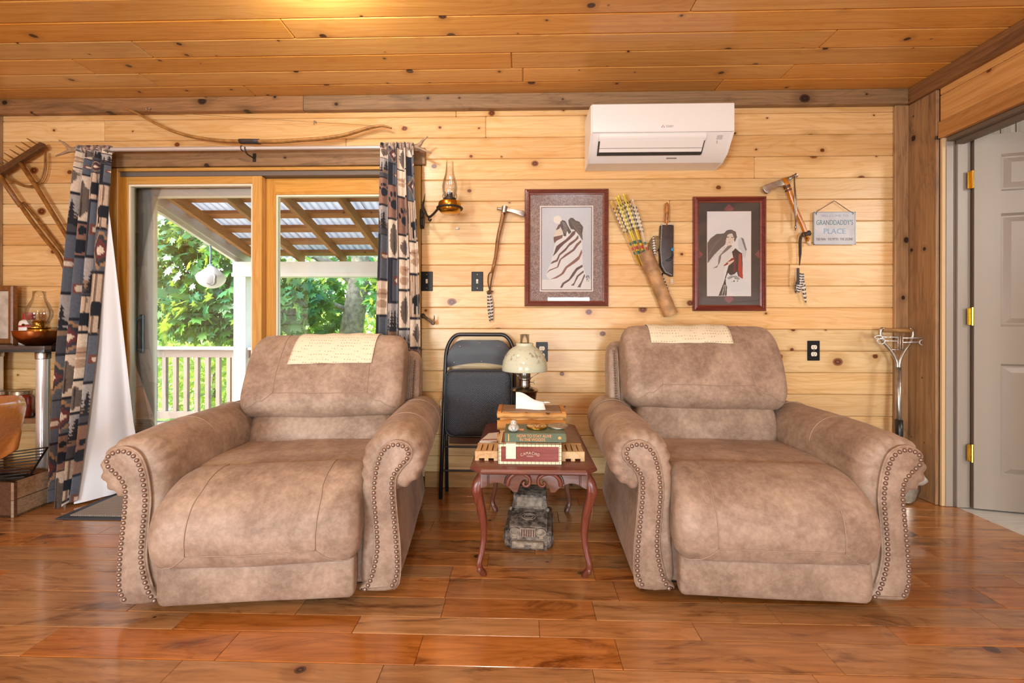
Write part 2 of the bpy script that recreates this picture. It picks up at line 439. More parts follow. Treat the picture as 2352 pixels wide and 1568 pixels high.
# ---- sliding glass door
d1 = bpy.data.objects.new('door_1', None); C.objects.link(d1); d1.location = (-1.63, 0.06, 0.0); tag(d1, kind='structure')
def dpart(name, mat, *bx, parent=None, ch=0.002):
    bm = B()
    for b in bx: box(bm, *b, ch)
    return obj(name, bm, mat, parent or d1, smooth=0)
dpart('jamb', M['oak_v'], (-2.619, -2.556, -0.004, 0.14, 0.0, 1.986)); dpart('jamb', M['oak_v'], (-0.685, -0.631, -0.004, 0.14, 0.0, 1.986))
dpart('head_jamb', M['oak_h'], (-2.556, -0.685, -0.004, 0.14, 1.966, 1.986)); dpart('track', M['dark_track'], (-2.556, -0.685, 0.012, 0.13, 1.937, 1.966))
dpart('threshold', M['dark_track'], (-2.556, -0.685, -0.004, 0.15, -0.02, 0.028))
def sash(x0, x1, sl, sr, top, bot, y0, y1):
    dpart('stile', M['oak_v'], (x0, x0 + sl, y0, y1, 0.03, 1.935)); dpart('stile', M['oak_v'], (x1 - sr, x1, y0, y1, 0.03, 1.935))
    dpart('top_rail', M['oak_h'], (x0 + sl, x1 - sr, y0, y1, top, 1.935)); dpart('bottom_rail', M['oak_h'], (x0 + sl, x1 - sr, y0, y1, 0.03, bot))
    e = 0.012
    dpart('glazing_bead', M['cream'], (x0 + sl, x0 + sl + e, y0 + 0.008, y1 - 0.004, bot, top), (x1 - sr - e, x1 - sr, y0 + 0.008, y1 - 0.004, bot, top),
          (x0 + sl + e, x1 - sr - e, y0 + 0.008, y1 - 0.004, top - e, top), (x0 + sl + e, x1 - sr - e, y0 + 0.008, y1 - 0.004, bot, bot + e), ch=0)
    ym = (y0 + y1) / 2
    dpart('pane', M['glass'], (x0 + sl + 0.002, x1 - sr - 0.002, ym - 0.002, ym + 0.002, bot + 0.002, top - 0.002), ch=0)
sash(-2.555, -1.641, 0.05, 0.06, 1.888, 0.14, 0.010, 0.052)
sash(-1.700, -0.686, 0.118, 0.075, 1.832, 0.14, 0.058, 0.098)
dpart('screen_frame', M['grey_alu'], (-2.545, -2.43, 0.112, 0.134, 0.03, 1.935), (-2.43, -1.60, 0.112, 0.134, 1.842, 1.935), (-1.70, -1.60, 0.112, 0.134, 0.03, 1.842), (-2.43, -1.70, 0.112, 0.134, 0.03, 0.14))
dpart('screen_edge', M['cream'], (-2.43, -2.418, 0.110, 0.130, 0.14, 1.842), (-2.418, -1.70, 0.110, 0.130, 1.832, 1.842), ch=0)
bm = B(); tube(bm, cat([(-2.500, 0.10, 0.83), (-2.505, 0.065, 0.85), (-2.508, 0.06, 0.94), (-2.505, 0.065, 1.02), (-2.500, 0.10, 1.045)], 6), 0.008, 8)
box(bm, -2.514, -2.486, 0.098, 0.112, 0.81, 1.065, 0.004); obj('pull_handle', bm, plain('door_pull_grey', '#8b949a', 0.3, 0.6), d1)
bm = B(); box(bm, -2.572, -2.548, -0.004, 0.008, 0.92, 1.03, 0.003); box(bm, -2.566, -2.556, -0.016, -0.003, 0.96, 1.0, 0.003); obj('latch', bm, M['black'], d1)

# ---- grey panelled door, open into the next room
d2 = bpy.data.objects.new('door_2', None); C.objects.link(d2); d2.location = (2.462, -0.232, 0.008); d2.rotation_euler = (0, 0, R(-13)); tag(d2, kind='structure')
bm = B()
sx = [(0, 0.115), (0.345, 0.415), (0.645, 0.76)]; rz = [(0, 0.18), (0.79, 0.99), (1.60, 1.72), (1.92, 2.03)]
for a, b in sx: box(bm, a, b, 0.0, 0.036, 0, 2.03)
for a, b in ((0.115, 0.345), (0.415, 0.645)):
    for c, d in rz: box(bm, a, b, 0.0, 0.036, c, d)
obj('slab', bm, M['taupe'], d2, world=False, smooth=0)
for a, b in ((0.115, 0.345), (0.415, 0.645)):
    for (c, d) in ((0.18, 0.79), (0.99, 1.60), (1.72, 1.92)):
        bm = B()
        def rect(i, y): return [(a + i, y, c + i), (b - i, y, c + i), (b - i, y, d - i), (a + i, y, d - i)]
        vr = ring_loft(bm, [rect(0, 0.001), rect(0.012, 0.014), rect(0.020, 0.014), rect(0.046, 0.003)], True, False); bm.faces.new(vr[-1])
        obj('panel', bm, M['taupe'], d2, world=False, smooth=0)
bm = B(); box(bm, -0.0015, 0.0, 0.002, 0.034, 0, 2.03); obj('door_edge', bm, M['taupe_shade'], d2, world=False, smooth=0)
for z in (0.30, 1.045, 1.79):
    bm = B(); cyl(bm, (-0.012, -0.004, z - 0.045), (-0.012, -0.004, z + 0.045), 0.007, n=10); box(bm, -0.03, 0.0, 0.0, 0.003, z - 0.045, z + 0.045)
    for q in (-0.048, 0.045): cyl(bm, (-0.012, -0.004, z + q), (-0.012, -0.004, z + q + 0.004), 0.009, n=10)
    obj('hinge', bm, M['brass'], d2, world=False)
bm = B(); lathe(bm, [(0.001, 0), (0.026, 0.002), (0.03, 0.02), (0.02, 0.035), (0.01, 0.05), (0.01, 0.06)], n=16, mat=Matrix.Translation((0.70, -0.06, 0.95)) @ Matrix.Rotation(R(-90), 4, 'X'))
obj('knob', bm, M['brass'], d2, world=False)
fr = bpy.data.objects.new('trim_9', None); C.objects.link(fr); fr.location = (2.40, -0.19, 0); tag(fr, kind='structure')
def fpart(name, mat, *b):
    bm = B(); box(bm, *b, 0.001); return obj(name, bm, mat, fr, smooth=0)
fpart('edge_strip', plain('raw_pine_edge', '#d8b88a', 0.6), XR, XR + 0.019, -0.196, -0.183, 0.002, 2.044)
fpart('jamb', M['taupe'], XR + 0.019, 2.385, -0.20, -0.183, 0.002, 2.044); fpart('stop', M['taupe_shade'], 2.385, 2.395, -0.203, -0.183, 0.002, 2.03)
fpart('jamb_back', M['taupe'], 2.395, 2.462, -0.212, -0.183, 0.002, 2.044); fpart('head_jamb', M['taupe_shade'], XR + 0.019, 2.46, -1.02, -0.2, 2.022, 2.044)
fpart('head_stop', M['taupe_shade'], 2.385, 2.43, -1.02, -0.212, 2.002, 2.022); fpart('side_jamb', M['taupe'], XR + 0.0, 2.46, -1.03, -1.005, 0.002, 2.044)

# ---- the next room
bm = B(); box(bm, 2.405, 5.3, -4.0, 0.4, -0.1, -0.003); nf = struct('floor', bm, wood('pale_laminate', '#d8d4cc', '#bdb8b0', None, 'x', 'y', knots=0, rough=0.5, tint=0.05))
bm = B(); box(bm, 2.457, 5.3, -4.0, 0.5, 2.47, 2.6); box(bm, 5.2, 5.35, -4.0, 0.5, -0.1, 2.6); box(bm, 2.3, 5.3, -4.15, -4.0, -0.1, 2.6)
box(bm, 2.46, 5.3, 0.30, 0.45, -0.1, 2.6); box(bm, 2.455, 2.5, 0.0, 0.45, -0.1, 2.6); nw = struct('wall_next_room', bm, plain('pale_plaster', '#cfc8bf', 0.7))
M['pale_plank'] = wood('whitewashed_plank', '#cfc6b8', '#a99f92', '#6a645e', 'z', 'x', rough=0.7, knots=0.2, tint=0.14, stain=0.3, stainc='#8d98a6')
x = 2.50
while x < 5.1:
    w = random.choice((0.10, 0.13, 0.16)); board('plank', x, x + w - 0.006, 0.282, 0.30, 0.0, 2.46, M['pale_plank'], nw, 0.002); x += w

# ================================================================== OUTDOORS
bm = B(); box(bm, -40, 30, 0.17, 90, -1.3, -0.9)
ground = obj('ground', bm, plain('sunlit_grass', '#7f9a4c', 0.9, var=0.35, vs=3.0), smooth=0); tag(ground, kind='structure')
M['deck'] = wood('deck_board', '#9a8f84', '#7b7068', '#4a4038', 'x', 'y', rough=0.8, knots=0.1, tint=0.12)
deck = thing('porch_deck', (-2.5, 1.3, -0.9), 'weathered grey deck boards of the porch outside the sliding door', 'deck')
for xx in (-5.8, -3.5, -1.2, 1.0):
    bm = B(); box(bm, xx, xx + 0.09, 0.3, 2.4, -0.9, -0.236); obj('joist', bm, M['cedar_x'], deck, smooth=0)
for k in range(16): board('deck_board', -6.0, 1.2, 0.172 + k * 0.142, 0.172 + k * 0.142 + 0.136, -0.235, -0.205, M['deck'], deck, 0.003)

M['porch_paint'] = plain('porch_white_paint', '#dcd9d2', 0.55, var=0.04, vs=5)
roof = thing('porch_roof', (-1.2, 1.3, 1.76), 'porch roof of corrugated white sheets on cedar rafters and purlins', 'roof')
def zr(y): return 2.44 - 0.30 * (y - 0.16)           # underside of the rafters
sl = Matrix.Rotation(-math.atan(0.30), 4, 'X')
for xx in (-3.24, -2.72, -2.20, -1.68, -1.16, -0.64, -0.12, 0.40, 0.92):
    bm = B(); prism(bm, [(0.17, zr(0.17)), (2.52, zr(2.52)), (2.52, zr(2.52) + 0.10), (0.17, zr(0.17) + 0.10)], xx - 0.022, xx + 0.022, 'yz')
    obj('rafter', bm, M['cedar_y'], roof, smooth=0)
for k in range(9):
    y = 0.22 + 0.281 * k
    bm = B(); prism(bm, [(y - 0.045, zr(y - 0.045) + 0.102), (y + 0.045, zr(y + 0.045) + 0.102), (y + 0.045, zr(y + 0.045) + 0.137), (y - 0.045, zr(y - 0.045) + 0.137)], -3.42, 1.2, 'yz')
    obj('purlin', bm, M['cedar_x'], roof, smooth=0)
t = NT('corrugated_sheet'); pr = t.n('BsdfPrincipled', {'Base Color': lin('#e6e8ea'), 'Roughness': 0.4}); tl = t.n('BsdfTranslucent', {0: lin('#e2e8ee')})
t.nt.links.new(t.n('MixShader', {0: 0.35, 1: pr.outputs[0], 2: tl.outputs[0]}).outputs[0], t.out.inputs[0]); M['sheet'] = t.m
for sxx in range(5):
    x0 = -3.5 + sxx * 0.95; n = 100
    bm = B(); rings = []
    for y in (0.165, 1.4, 2.65):
        rings.append([(x0 + 0.96 * i / n, y, zr(y) + 0.150 + 0.009 * math.cos(2 * math.pi * (x0 + 0.96 * i / n) / 0.076) + 0.0015 * (sxx % 2)) for i in range(n + 1)])
    ring_loft(bm, rings, False, False)
    o = obj('roof_sheet', bm, M['sheet'], roof, smooth=180)
    md = o.modifiers.new('thick', 'SOLIDIFY'); md.thickness = 0.002
bm = B(); prism(bm, [(0.165, zr(0.165) - 0.05), (2.6, zr(2.6) - 0.05), (2.6, zr(2.6) + 0.15), (0.165, zr(0.165) + 0.15)], -3.47, -3.43, 'yz')
prism(bm, [(0.165, zr(0.165) + 0.0), (2.6, zr(2.6) + 0.0), (2.6, zr(2.6) + 0.02), (0.165, zr(0.165) + 0.02)], -3.43, -3.415, 'yz')
obj('barge_board', bm, M['porch_paint'], roof, smooth=0)
bm = B(); box(bm, -3.46, 1.25, 2.30, 2.42, 1.575, 1.735, 0.003); box(bm, -3.46, 1.25, 2.28, 2.44, 1.555, 1.600, 0.003)
obj('eaves_beam', bm, M['porch_paint'], roof, smooth=0)
post = thing('porch_post', (-3.365, 2.36, -0.2), 'square white painted post holding up the corner of the porch roof', 'post')
bm = B(); box(bm, -3.44, -3.292, 2.29, 2.43, -0.203, 1.574, 0.004); obj('shaft', bm, M['porch_paint'], post, smooth=0)
bm = B(); box(bm, -3.46, -3.272, 2.27, 2.45, -0.204, -0.08, 0.004); obj('base', bm, M['porch_paint'], post, smooth=0)
M['rail_backlit'] = plain('railing_backlit_paint', '#8c7d71', 0.6)  # railing colour darkened so that it looks backlit
rail = thing('porch_railing', (-4.6, 2.37, -0.2), 'porch railing with square balusters coloured as backlit and a cap coloured as sunlit', 'railing')
for x0, x1 in ((-6.0, -3.445), (-3.29, 1.0)):
    bm = B(); box(bm, x0, x1, 2.31, 2.45, 0.68, 0.712, 0.004); obj('rail_cap', bm, M['white'], rail, smooth=0)  # cap kept white to read as sunlit beside the darkened rails
    bm = B(); box(bm, x0, x1, 2.35, 2.39, 0.585, 0.68, 0.003); obj('top_rail', bm, M['rail_backlit'], rail, smooth=0)
    bm = B(); box(bm, x0, x1, 2.35, 2.39, -0.155, -0.068, 0.003); obj('bottom_rail', bm, M['rail_backlit'], rail, smooth=0)
bm = B(); box(bm, -0.024, 0.024, -0.02, 0.02, 0, 0.655, 0.002); bm_me = bpy.data.meshes.new('baluster'); bm.to_mesh(bm_me); bm.free(); bm_me.materials.append(M['rail_backlit'])
for x0, x1 in ((-5.93, -3.5), (-3.2, -1.0)):
    x = x0
    while x < x1:
        o = link('baluster', bm_me, rail, world=False); o.location = (x + 4.6, 0.0, 0.132); x += 0.1325
for xx in (-6.04, -3.47):
    bm = B(); box(bm, xx - 0.03, xx + 0.03, 2.345, 2.40, -0.2, 0.68); obj('newel', bm, M['rail_backlit'], rail, smooth=0)

# hanging bundle under the barge board
hb = thing('hanging_bundle', (-3.44, 1.93, 1.40), 'white and grey rounded cloth bundle hanging by a cord from the porch roof', 'bundle')
bm = B(); vs = ell(bm, (-3.44, 1.93, 1.515), (0.145, 0.13, 0.125), 24, 16)
for v in vs:
    k = max(0, (v.co.z - 1.52) / 0.12); v.co.x = -3.44 + (v.co.x + 3.44) * (1 - 0.55 * k) + 0.03 * (1.6 - v.co.z); v.co.y = 1.93 + (v.co.y - 1.93) * (1 - 0.55 * k)
    v.co += Vector(noise.noise_vector(v.co * 9)) * 0.012
obj('bag', bm, plain('white_cloth_bag', '#e8e8e8', 0.7, var=0.06, vs=12), hb, smooth=180)
bm = B(); tube(bm, [Vector((-3.365 + 0.055 * math.cos(a), 1.82 + 0.03 * abs(math.sin(a)), 1.475 + 0.055 * math.sin(a))) for a in np.linspace(0, 2 * math.pi, 20)[:-1]], 0.012, 6, closed=True)
obj('rolled_rim', bm, plain('grey_cloth', '#8f8a88', 0.8), hb, smooth=180)
bm = B(); tube(bm, cat([(-3.44, 1.93, 1.62), (-3.445, 1.93, 1.68), (-3.44, 1.93, 1.76), (-3.445, 1.93, zr(1.93) - 0.04)], 4), 0.009, 6); tube(bm, [(-3.47, 1.92, 1.63), (-3.44, 1.92, 1.65), (-3.41, 1.92, 1.628)], 0.008, 6)
obj('cord', bm, plain('blue_grey_cord', '#7f97a8', 0.8), hb, smooth=180)

# trees and shrubs
def leaf_cloud(name, parent, centers, n, size, cols, seed, lean=0.6):
    """n maple-like leaves scattered in ellipsoids, as one uncountable mass"""
    rg = np.random.default_rng(seed)
    ang = np.array([90, 62, 48, 20, 8, -28, -60, -90, -120, -152, -188, -200, -228, -242]) * math.pi / 180
    rad = np.array([1.0, 0.52, 0.86, 0.5, 0.88, 0.42, 0.62, 0.25, 0.62, 0.42, 0.88, 0.5, 0.86, 0.52])
    shp = np.stack([rad * np.cos(ang), rad * np.sin(ang), -0.12 * rad ** 2], 1)
    wts = np.array([c[6] for c in centers], float); idx = rg.choice(len(centers), n, p=wts / wts.sum())
    cc = np.array([c[:3] for c in centers])[idx]; rr = np.array([c[3:6] for c in centers])[idx]
    d = rg.normal(size=(n, 3)); d /= np.linalg.norm(d, axis=1)[:, None]
    pos = cc + d * rr * rg.uniform(0.35, 1.0, (n, 1)) ** 0.5
    nz = rg.normal(size=(n, 3)) * lean + np.array([-0.25, -0.75, 0.45]); nz /= np.linalg.norm(nz, axis=1)[:, None]
    up = np.array([0.0, 0, -1]) + rg.normal(size=(n, 3)) * 0.45
    ax = np.cross(up, nz); ax /= np.linalg.norm(ax, axis=1)[:, None]; ay = np.cross(nz, ax)
    s = size * rg.uniform(0.6, 1.25, n)
    V = pos[:, None, :] + s[:, None, None] * (shp[None, :, 0:1] * ax[:, None] + shp[None, :, 1:2] * ay[:, None] + shp[None, :, 2:3] * nz[:, None])
    k = len(ang); me = bpy.data.meshes.new(name)
    me.vertices.add(n * k); me.vertices.foreach_set('co', V.reshape(-1)); me.loops.add(n * k); me.loops.foreach_set('vertex_index', np.arange(n * k, dtype=np.int32))
    me.polygons.add(n); me.polygons.foreach_set('loop_start', np.arange(0, n * k, k, dtype=np.int32)); me.polygons.foreach_set('loop_total', np.full(n, k, dtype=np.int32))
    me.update(); me.validate()
    ca = np.array([lin(c) for c in cols]); mixw = rg.dirichlet(np.ones(len(cols)) * 0.6, n); col = mixw @ ca
    full = np.ones((n * k, 4), np.float32); full[:, :3] = np.repeat(col, k, 0)
    at = me.color_attributes.new('Col', 'FLOAT_COLOR', 'POINT'); at.data.foreach_set('color', full.reshape(-1))
    me.materials.append(M['leaf']); o = link(name, me, parent, True); tag(o, kind='stuff'); return o
t = NT('leaf'); vc = t.n('VertexColor', layer_name='Col').outputs[0]
pb = t.n('BsdfPrincipled', {'Base Color': vc, 'Roughness': 0.4, 'Specular IOR Level': 0.4}); tl = t.n('BsdfTranslucent', {0: t.mix(0.5, vc, lin('#c9d84a'))})
t.nt.links.new(t.n('MixShader', {0: 0.4, 1: pb.outputs[0], 2: tl.outputs[0]}).outputs[0], t.out.inputs[0]); M['leaf'] = t.m
M['bark'] = plain('tree_bark', '#8d8672', 0.9, var=0.35, vs=14, bump=0.8, bs=35)
def tree(name, label, trunk, radii, clouds, n, size, cols, seed, limbs=()):
    o = thing(name, trunk[0], label, 'tree' if 'tree' in name else 'shrub', 'greenery beyond the porch')
    bm = B(); tube(bm, cat(trunk, 5), list(np.interp(np.linspace(0, 1, 5 * (len(trunk) - 1) + 1), np.linspace(0, 1, len(radii)), radii)), 14)
    for p, r0, r1 in limbs: q = cat(p, 4); tube(bm, q, list(np.linspace(r0, r1, len(q))), 8)
    obj('trunk' if 'tree' in name else 'stem', bm, M['bark'], o, smooth=180)
    leaf_cloud('foliage', o, clouds, n, size, cols, seed); return o
G1 = ['#1f6a3c', '#15604a', '#3f8a34', '#6fae34', '#1f7f6c', '#0f4a34']
G2 = ['#8fae3c', '#b9c84e', '#5f9440', '#d2d870', '#4d8a48', '#8fc06a']
tree('maple_tree', 'large maple tree with a leaning grey trunk beyond the porch railing', [(-3.25, 4.9, -1.0), (-3.16, 4.95, 0.6), (-3.0, 5.0, 1.9), (-2.8, 5.1, 4.4)], [0.27, 0.21, 0.18, 0.12],
     [(-5.2, 4.2, 2.0, 1.3, 0.7, 0.8, 2), (-4.9, 4.0, 1.2, 1.2, 0.6, 0.55, 2.2), (-6.6, 4.6, 1.8, 1.2, 0.8, 1.2, 1.6), (-3.9, 4.2, 1.35, 0.75, 0.5, 0.5, 1.1), (-2.2, 4.3, 1.6, 0.5, 0.5, 0.6, 0.5), (-3.4, 5.3, 3.0, 2.4, 1.2, 0.6, 1.5), (-4.2, 5.4, 1.3, 1.2, 0.5, 0.7, 1.0)],
     5200, 0.125, G1, 5, limbs=[([(-3.05, 5.0, 1.7), (-3.7, 4.7, 2.2), (-4.8, 4.3, 2.4), (-5.8, 4.3, 2.3)], 0.09, 0.02), ([(-3.1, 4.95, 1.2), (-3.9, 4.5, 1.5), (-4.9, 4.2, 1.4)], 0.05, 0.012)])
tree('shade_tree', 'tree with a thick trunk half hidden behind the patterned curtain', [(-2.55, 5.6, -1.0), (-2.45, 5.7, 1.0), (-2.2, 5.8, 3.5)], [0.24, 0.2, 0.15],
     [(-1.6, 5.4, 1.7, 0.9, 0.7, 0.9, 1), (-2.6, 6.2, 2.6, 1.6, 0.9, 0.8, 1)], 1300, 0.12, G1, 9)
tree('bushy_shrub', 'sunlit yellow-green shrub seen between the porch balusters', [(-6.2, 5.6, -1.0), (-6.2, 5.6, 0.0)], [0.06, 0.03],
     [(-6.4, 5.4, -0.1, 1.6, 0.6, 0.75, 1), (-4.6, 5.6, -0.35, 1.4, 0.6, 0.6, 1)], 2600, 0.075, G2, 12)
tree('hedge_shrub', 'tall pale green shrub growing behind the maple trunk', [(-4.2, 7.6, -1.0), (-4.2, 7.6, 0.6)], [0.1, 0.05],
     [(-4.2, 7.6, 0.2, 3.2, 0.8, 1.2, 1), (-8.5, 8.0, 0.4, 2.8, 0.8, 1.4, 1)], 3800, 0.10, G2, 15)
tree('backdrop_tree', 'distant broad green tree filling the view past the railing', [(-8.0, 12.0, -1.0), (-8.0, 12.0, 3.0)], [0.4, 0.2],
     [(-6.0, 12.0, 1.2, 5.0, 1.4, 2.6, 1), (-13.0, 13.0, 1.8, 5.0, 1.6, 3.0, 1), (-1.0, 12.0, 1.5, 4.0, 1.4, 2.6, 0.7)], 6500, 0.19, G1 + G2, 18)
# ================================================================== LAMPS OF THE ROOM (out of view), with one added next door for light
def ceiling_lamp(loc, label, power, col, rad=0.16, grp=None, k=1.0):
    o = thing('ceiling_lamp', (loc[0], loc[1], loc[2] - 0.12), label, 'lamp', grp)
    bm = B(); lathe(bm, [(0.17 * k, 0.0), (0.17 * k, -0.02), (0.15 * k, -0.03)], loc, 32); obj('mount', bm, M['brass'], o)
    t = NT('lit_lamp_glass'); e = t.n('Emission', {0: (1.0, 0.86, 0.62), 1: 3.0}); t.nt.links.new(e.outputs[0], t.out.inputs[0])
    bm = B(); lathe(bm, [(0.15 * k, -0.03), (0.145 * k, -0.03 - 0.03 * k), (0.11 * k, -0.03 - 0.07 * k), (0.05 * k, -0.03 - 0.09 * k), (0.002, -0.03 - 0.092 * k)], loc, 32); obj('shade', bm, t.m, o, smooth=180)
    d = bpy.data.lights.new('ceiling_lamp_bulb', 'POINT'); d.energy = power; d.color = col; d.shadow_soft_size = rad
    l = bpy.data.objects.new('ceiling_lamp_bulb', d); C.objects.link(l); l.location = (loc[0], loc[1], loc[2] - 0.05 - 0.15 * k - rad * 0.3)
    return o
ceiling_lamp((-0.85, -1.02, H), 'round ceiling lamp with a lit glass bowl above the two recliners', 18, (1.0, 0.97, 0.93), 0.05, k=0.5)
ceiling_lamp((-0.25, -3.3, H), 'round ceiling lamp with a lit glass bowl at the back of the room', 40, (1.0, 0.97, 0.93))
ceiling_lamp((4.4, -2.9, 2.47), 'unseen round ceiling lamp with a lit glass bowl, added to light the next room', 105, (1.0, 0.97, 0.92), 0.25)  # added lamp, brightens the next room and the open door

# ================================================================== RECLINERS
t = NT('brown_suede'); co = t.obco(); rn = t.n('ObjectInfo').outputs['Random']
co2 = t.n('VectorMath', {0: t.n('NewGeometry').outputs['Position'], 1: (3.1, 1.7, 0.4)}, operation='ADD').outputs[0]
n1 = t.n('TexNoise', {'Vector': co2, 'Scale': 5.0, 'Detail': 6.0, 'Roughness': 0.62, 'Distortion': 0.4}).outputs[0]
n2 = t.n('TexNoise', {'Vector': co2, 'Scale': 45.0, 'Detail': 6.0, 'Roughness': 0.7}).outputs[0]
f = t.math('ADD', t.math('MULTIPLY', t.rng(n1, 0.36, 0.66), 0.62), t.math('MULTIPLY', t.rng(n2, 0.35, 0.68), 0.38))
colr = t.mix(f, lin('#846c5a'), lin('#b8a08c'))
n3 = t.n('TexNoise', {'Vector': co2, 'Scale': 260.0, 'Detail': 5.0, 'Roughness': 0.7}).outputs[0]
wr = t.n('TexNoise', {'Vector': co2, 'Scale': 16.0, 'Detail': 5.0, 'Distortion': 1.5}).outputs[0]
hh = t.math('ADD', t.math('MULTIPLY', n3, 0.25), t.math('MULTIPLY', wr, 1.0))
M['suede'] = t.bsdf(Base_Color=colr, Roughness=t.rng(n1, 0.3, 0.7, 0.62, 0.42, False), Normal=t.bump(hh, 0.32, 0.006), Sheen_Weight=0.25, Sheen_Roughness=0.4, Sheen_Tint=lin('#d8bfae'), Specular_IOR_Level=0.4)
M['stitch'] = plain('tan_thread', '#a68d78', 0.8)
M['seam'] = plain('dark_seam', '#4e3526', 0.9)
M['nail'] = plain('bronze_nailhead', '#8f7768', 0.35, 0.6)

bm = B(); lathe(bm, [(0.0079, 0), (0.0074, 0.0024), (0.0056, 0.0047), (0.003, 0.0059), (0.0003, 0.0063)], n=10)
bmesh.ops.recalc_face_normals(bm, faces=bm.faces[:]); nail_me = bpy.data.meshes.new('nailhead'); bm.to_mesh(nail_me); bm.free(); nail_me.materials.append(M['nail']); nail_me.shade_smooth()
bm = B(); lathe(bm, [(0.0058, 0), (0.0052, 0.002), (0.003, 0.004), (0.0003, 0.0048)], n=8)
bmesh.ops.recalc_face_normals(bm, faces=bm.faces[:]); nail_sm = bpy.data.meshes.new('small_nailhead'); bm.to_mesh(nail_sm); bm.free(); nail_sm.materials.append(M['nail']); nail_sm.shade_smooth()

def put_nail(me, p, nrm, parent):
    o = link('nailhead', me, parent, world=False); o.location = p
    o.rotation_euler = Vector(nrm).to_track_quat('Z', 'Y').to_euler(); return o

def puff(prof, x0, x1, rx, nx=26, crown=0.0, lump=0.004, ls=5.0, seed=0.0, sag=None, res=5, x_lean=0.0):
    """cushion: a closed (y,z) outline swept across x with rounded ends; returns rings and a surface sampler"""
    pr = [Vector((p[0], p[1])) for p in cat([(a, b, 0) for a, b in prof], res, True)]
    cen = sum(pr, Vector((0, 0))) / len(pr); Rm = sum((p - cen).length for p in pr) / len(pr)
    us = [0.0, 0.004, 0.012, 0.03, 0.055, 0.09, 0.14, 0.2, 0.28, 0.38, 0.5]; us = us + [1 - u for u in us[-2::-1]]
    def ring(u):
        x = x0 + (x1 - x0) * u; e = min(u, 1 - u) * (x1 - x0); k = min(1.0, e / rx)
        s = math.sqrt(max(0.0, 1 - (1 - k) ** 2)); out = []
        sc = 1 - (1 - s) * rx / Rm; sc = max(sc, 0.02)
        sc *= 1 + crown * (1 - (2 * u - 1) ** 2)
        for p in pr:
            q = cen + (p - cen) * sc
            v = Vector((x, q.x, q.y)); nv = noise.noise_vector(v * ls + Vector((seed, seed * 2, 0))) * lump * min(1, k + 0.3)
            v += nv
            if sag: v = sag(v)
            out.append(v)
        return out
    def S(u, i): return ring(u)[i % len(pr)]
    return [ring(u) for u in us], pr, ring

PANEL = [(0.453, 0.045), (0.477, 0.102), (0.475, 0.204), (0.468, 0.285), (0.460, 0.373), (0.458, 0.42), (0.462, 0.454), (0.482, 0.484), (0.511, 0.515), (0.517, 0.545), (0.504, 0.569), (0.473, 0.583), (0.440, 0.580),
         (0.409, 0.558), (0.391, 0.521), (0.379, 0.467), (0.373, 0.40), (0.378, 0.332), (0.384, 0.258), (0.386, 0.197), (0.376, 0.136), (0.359, 0.082), (0.335, 0.050)]

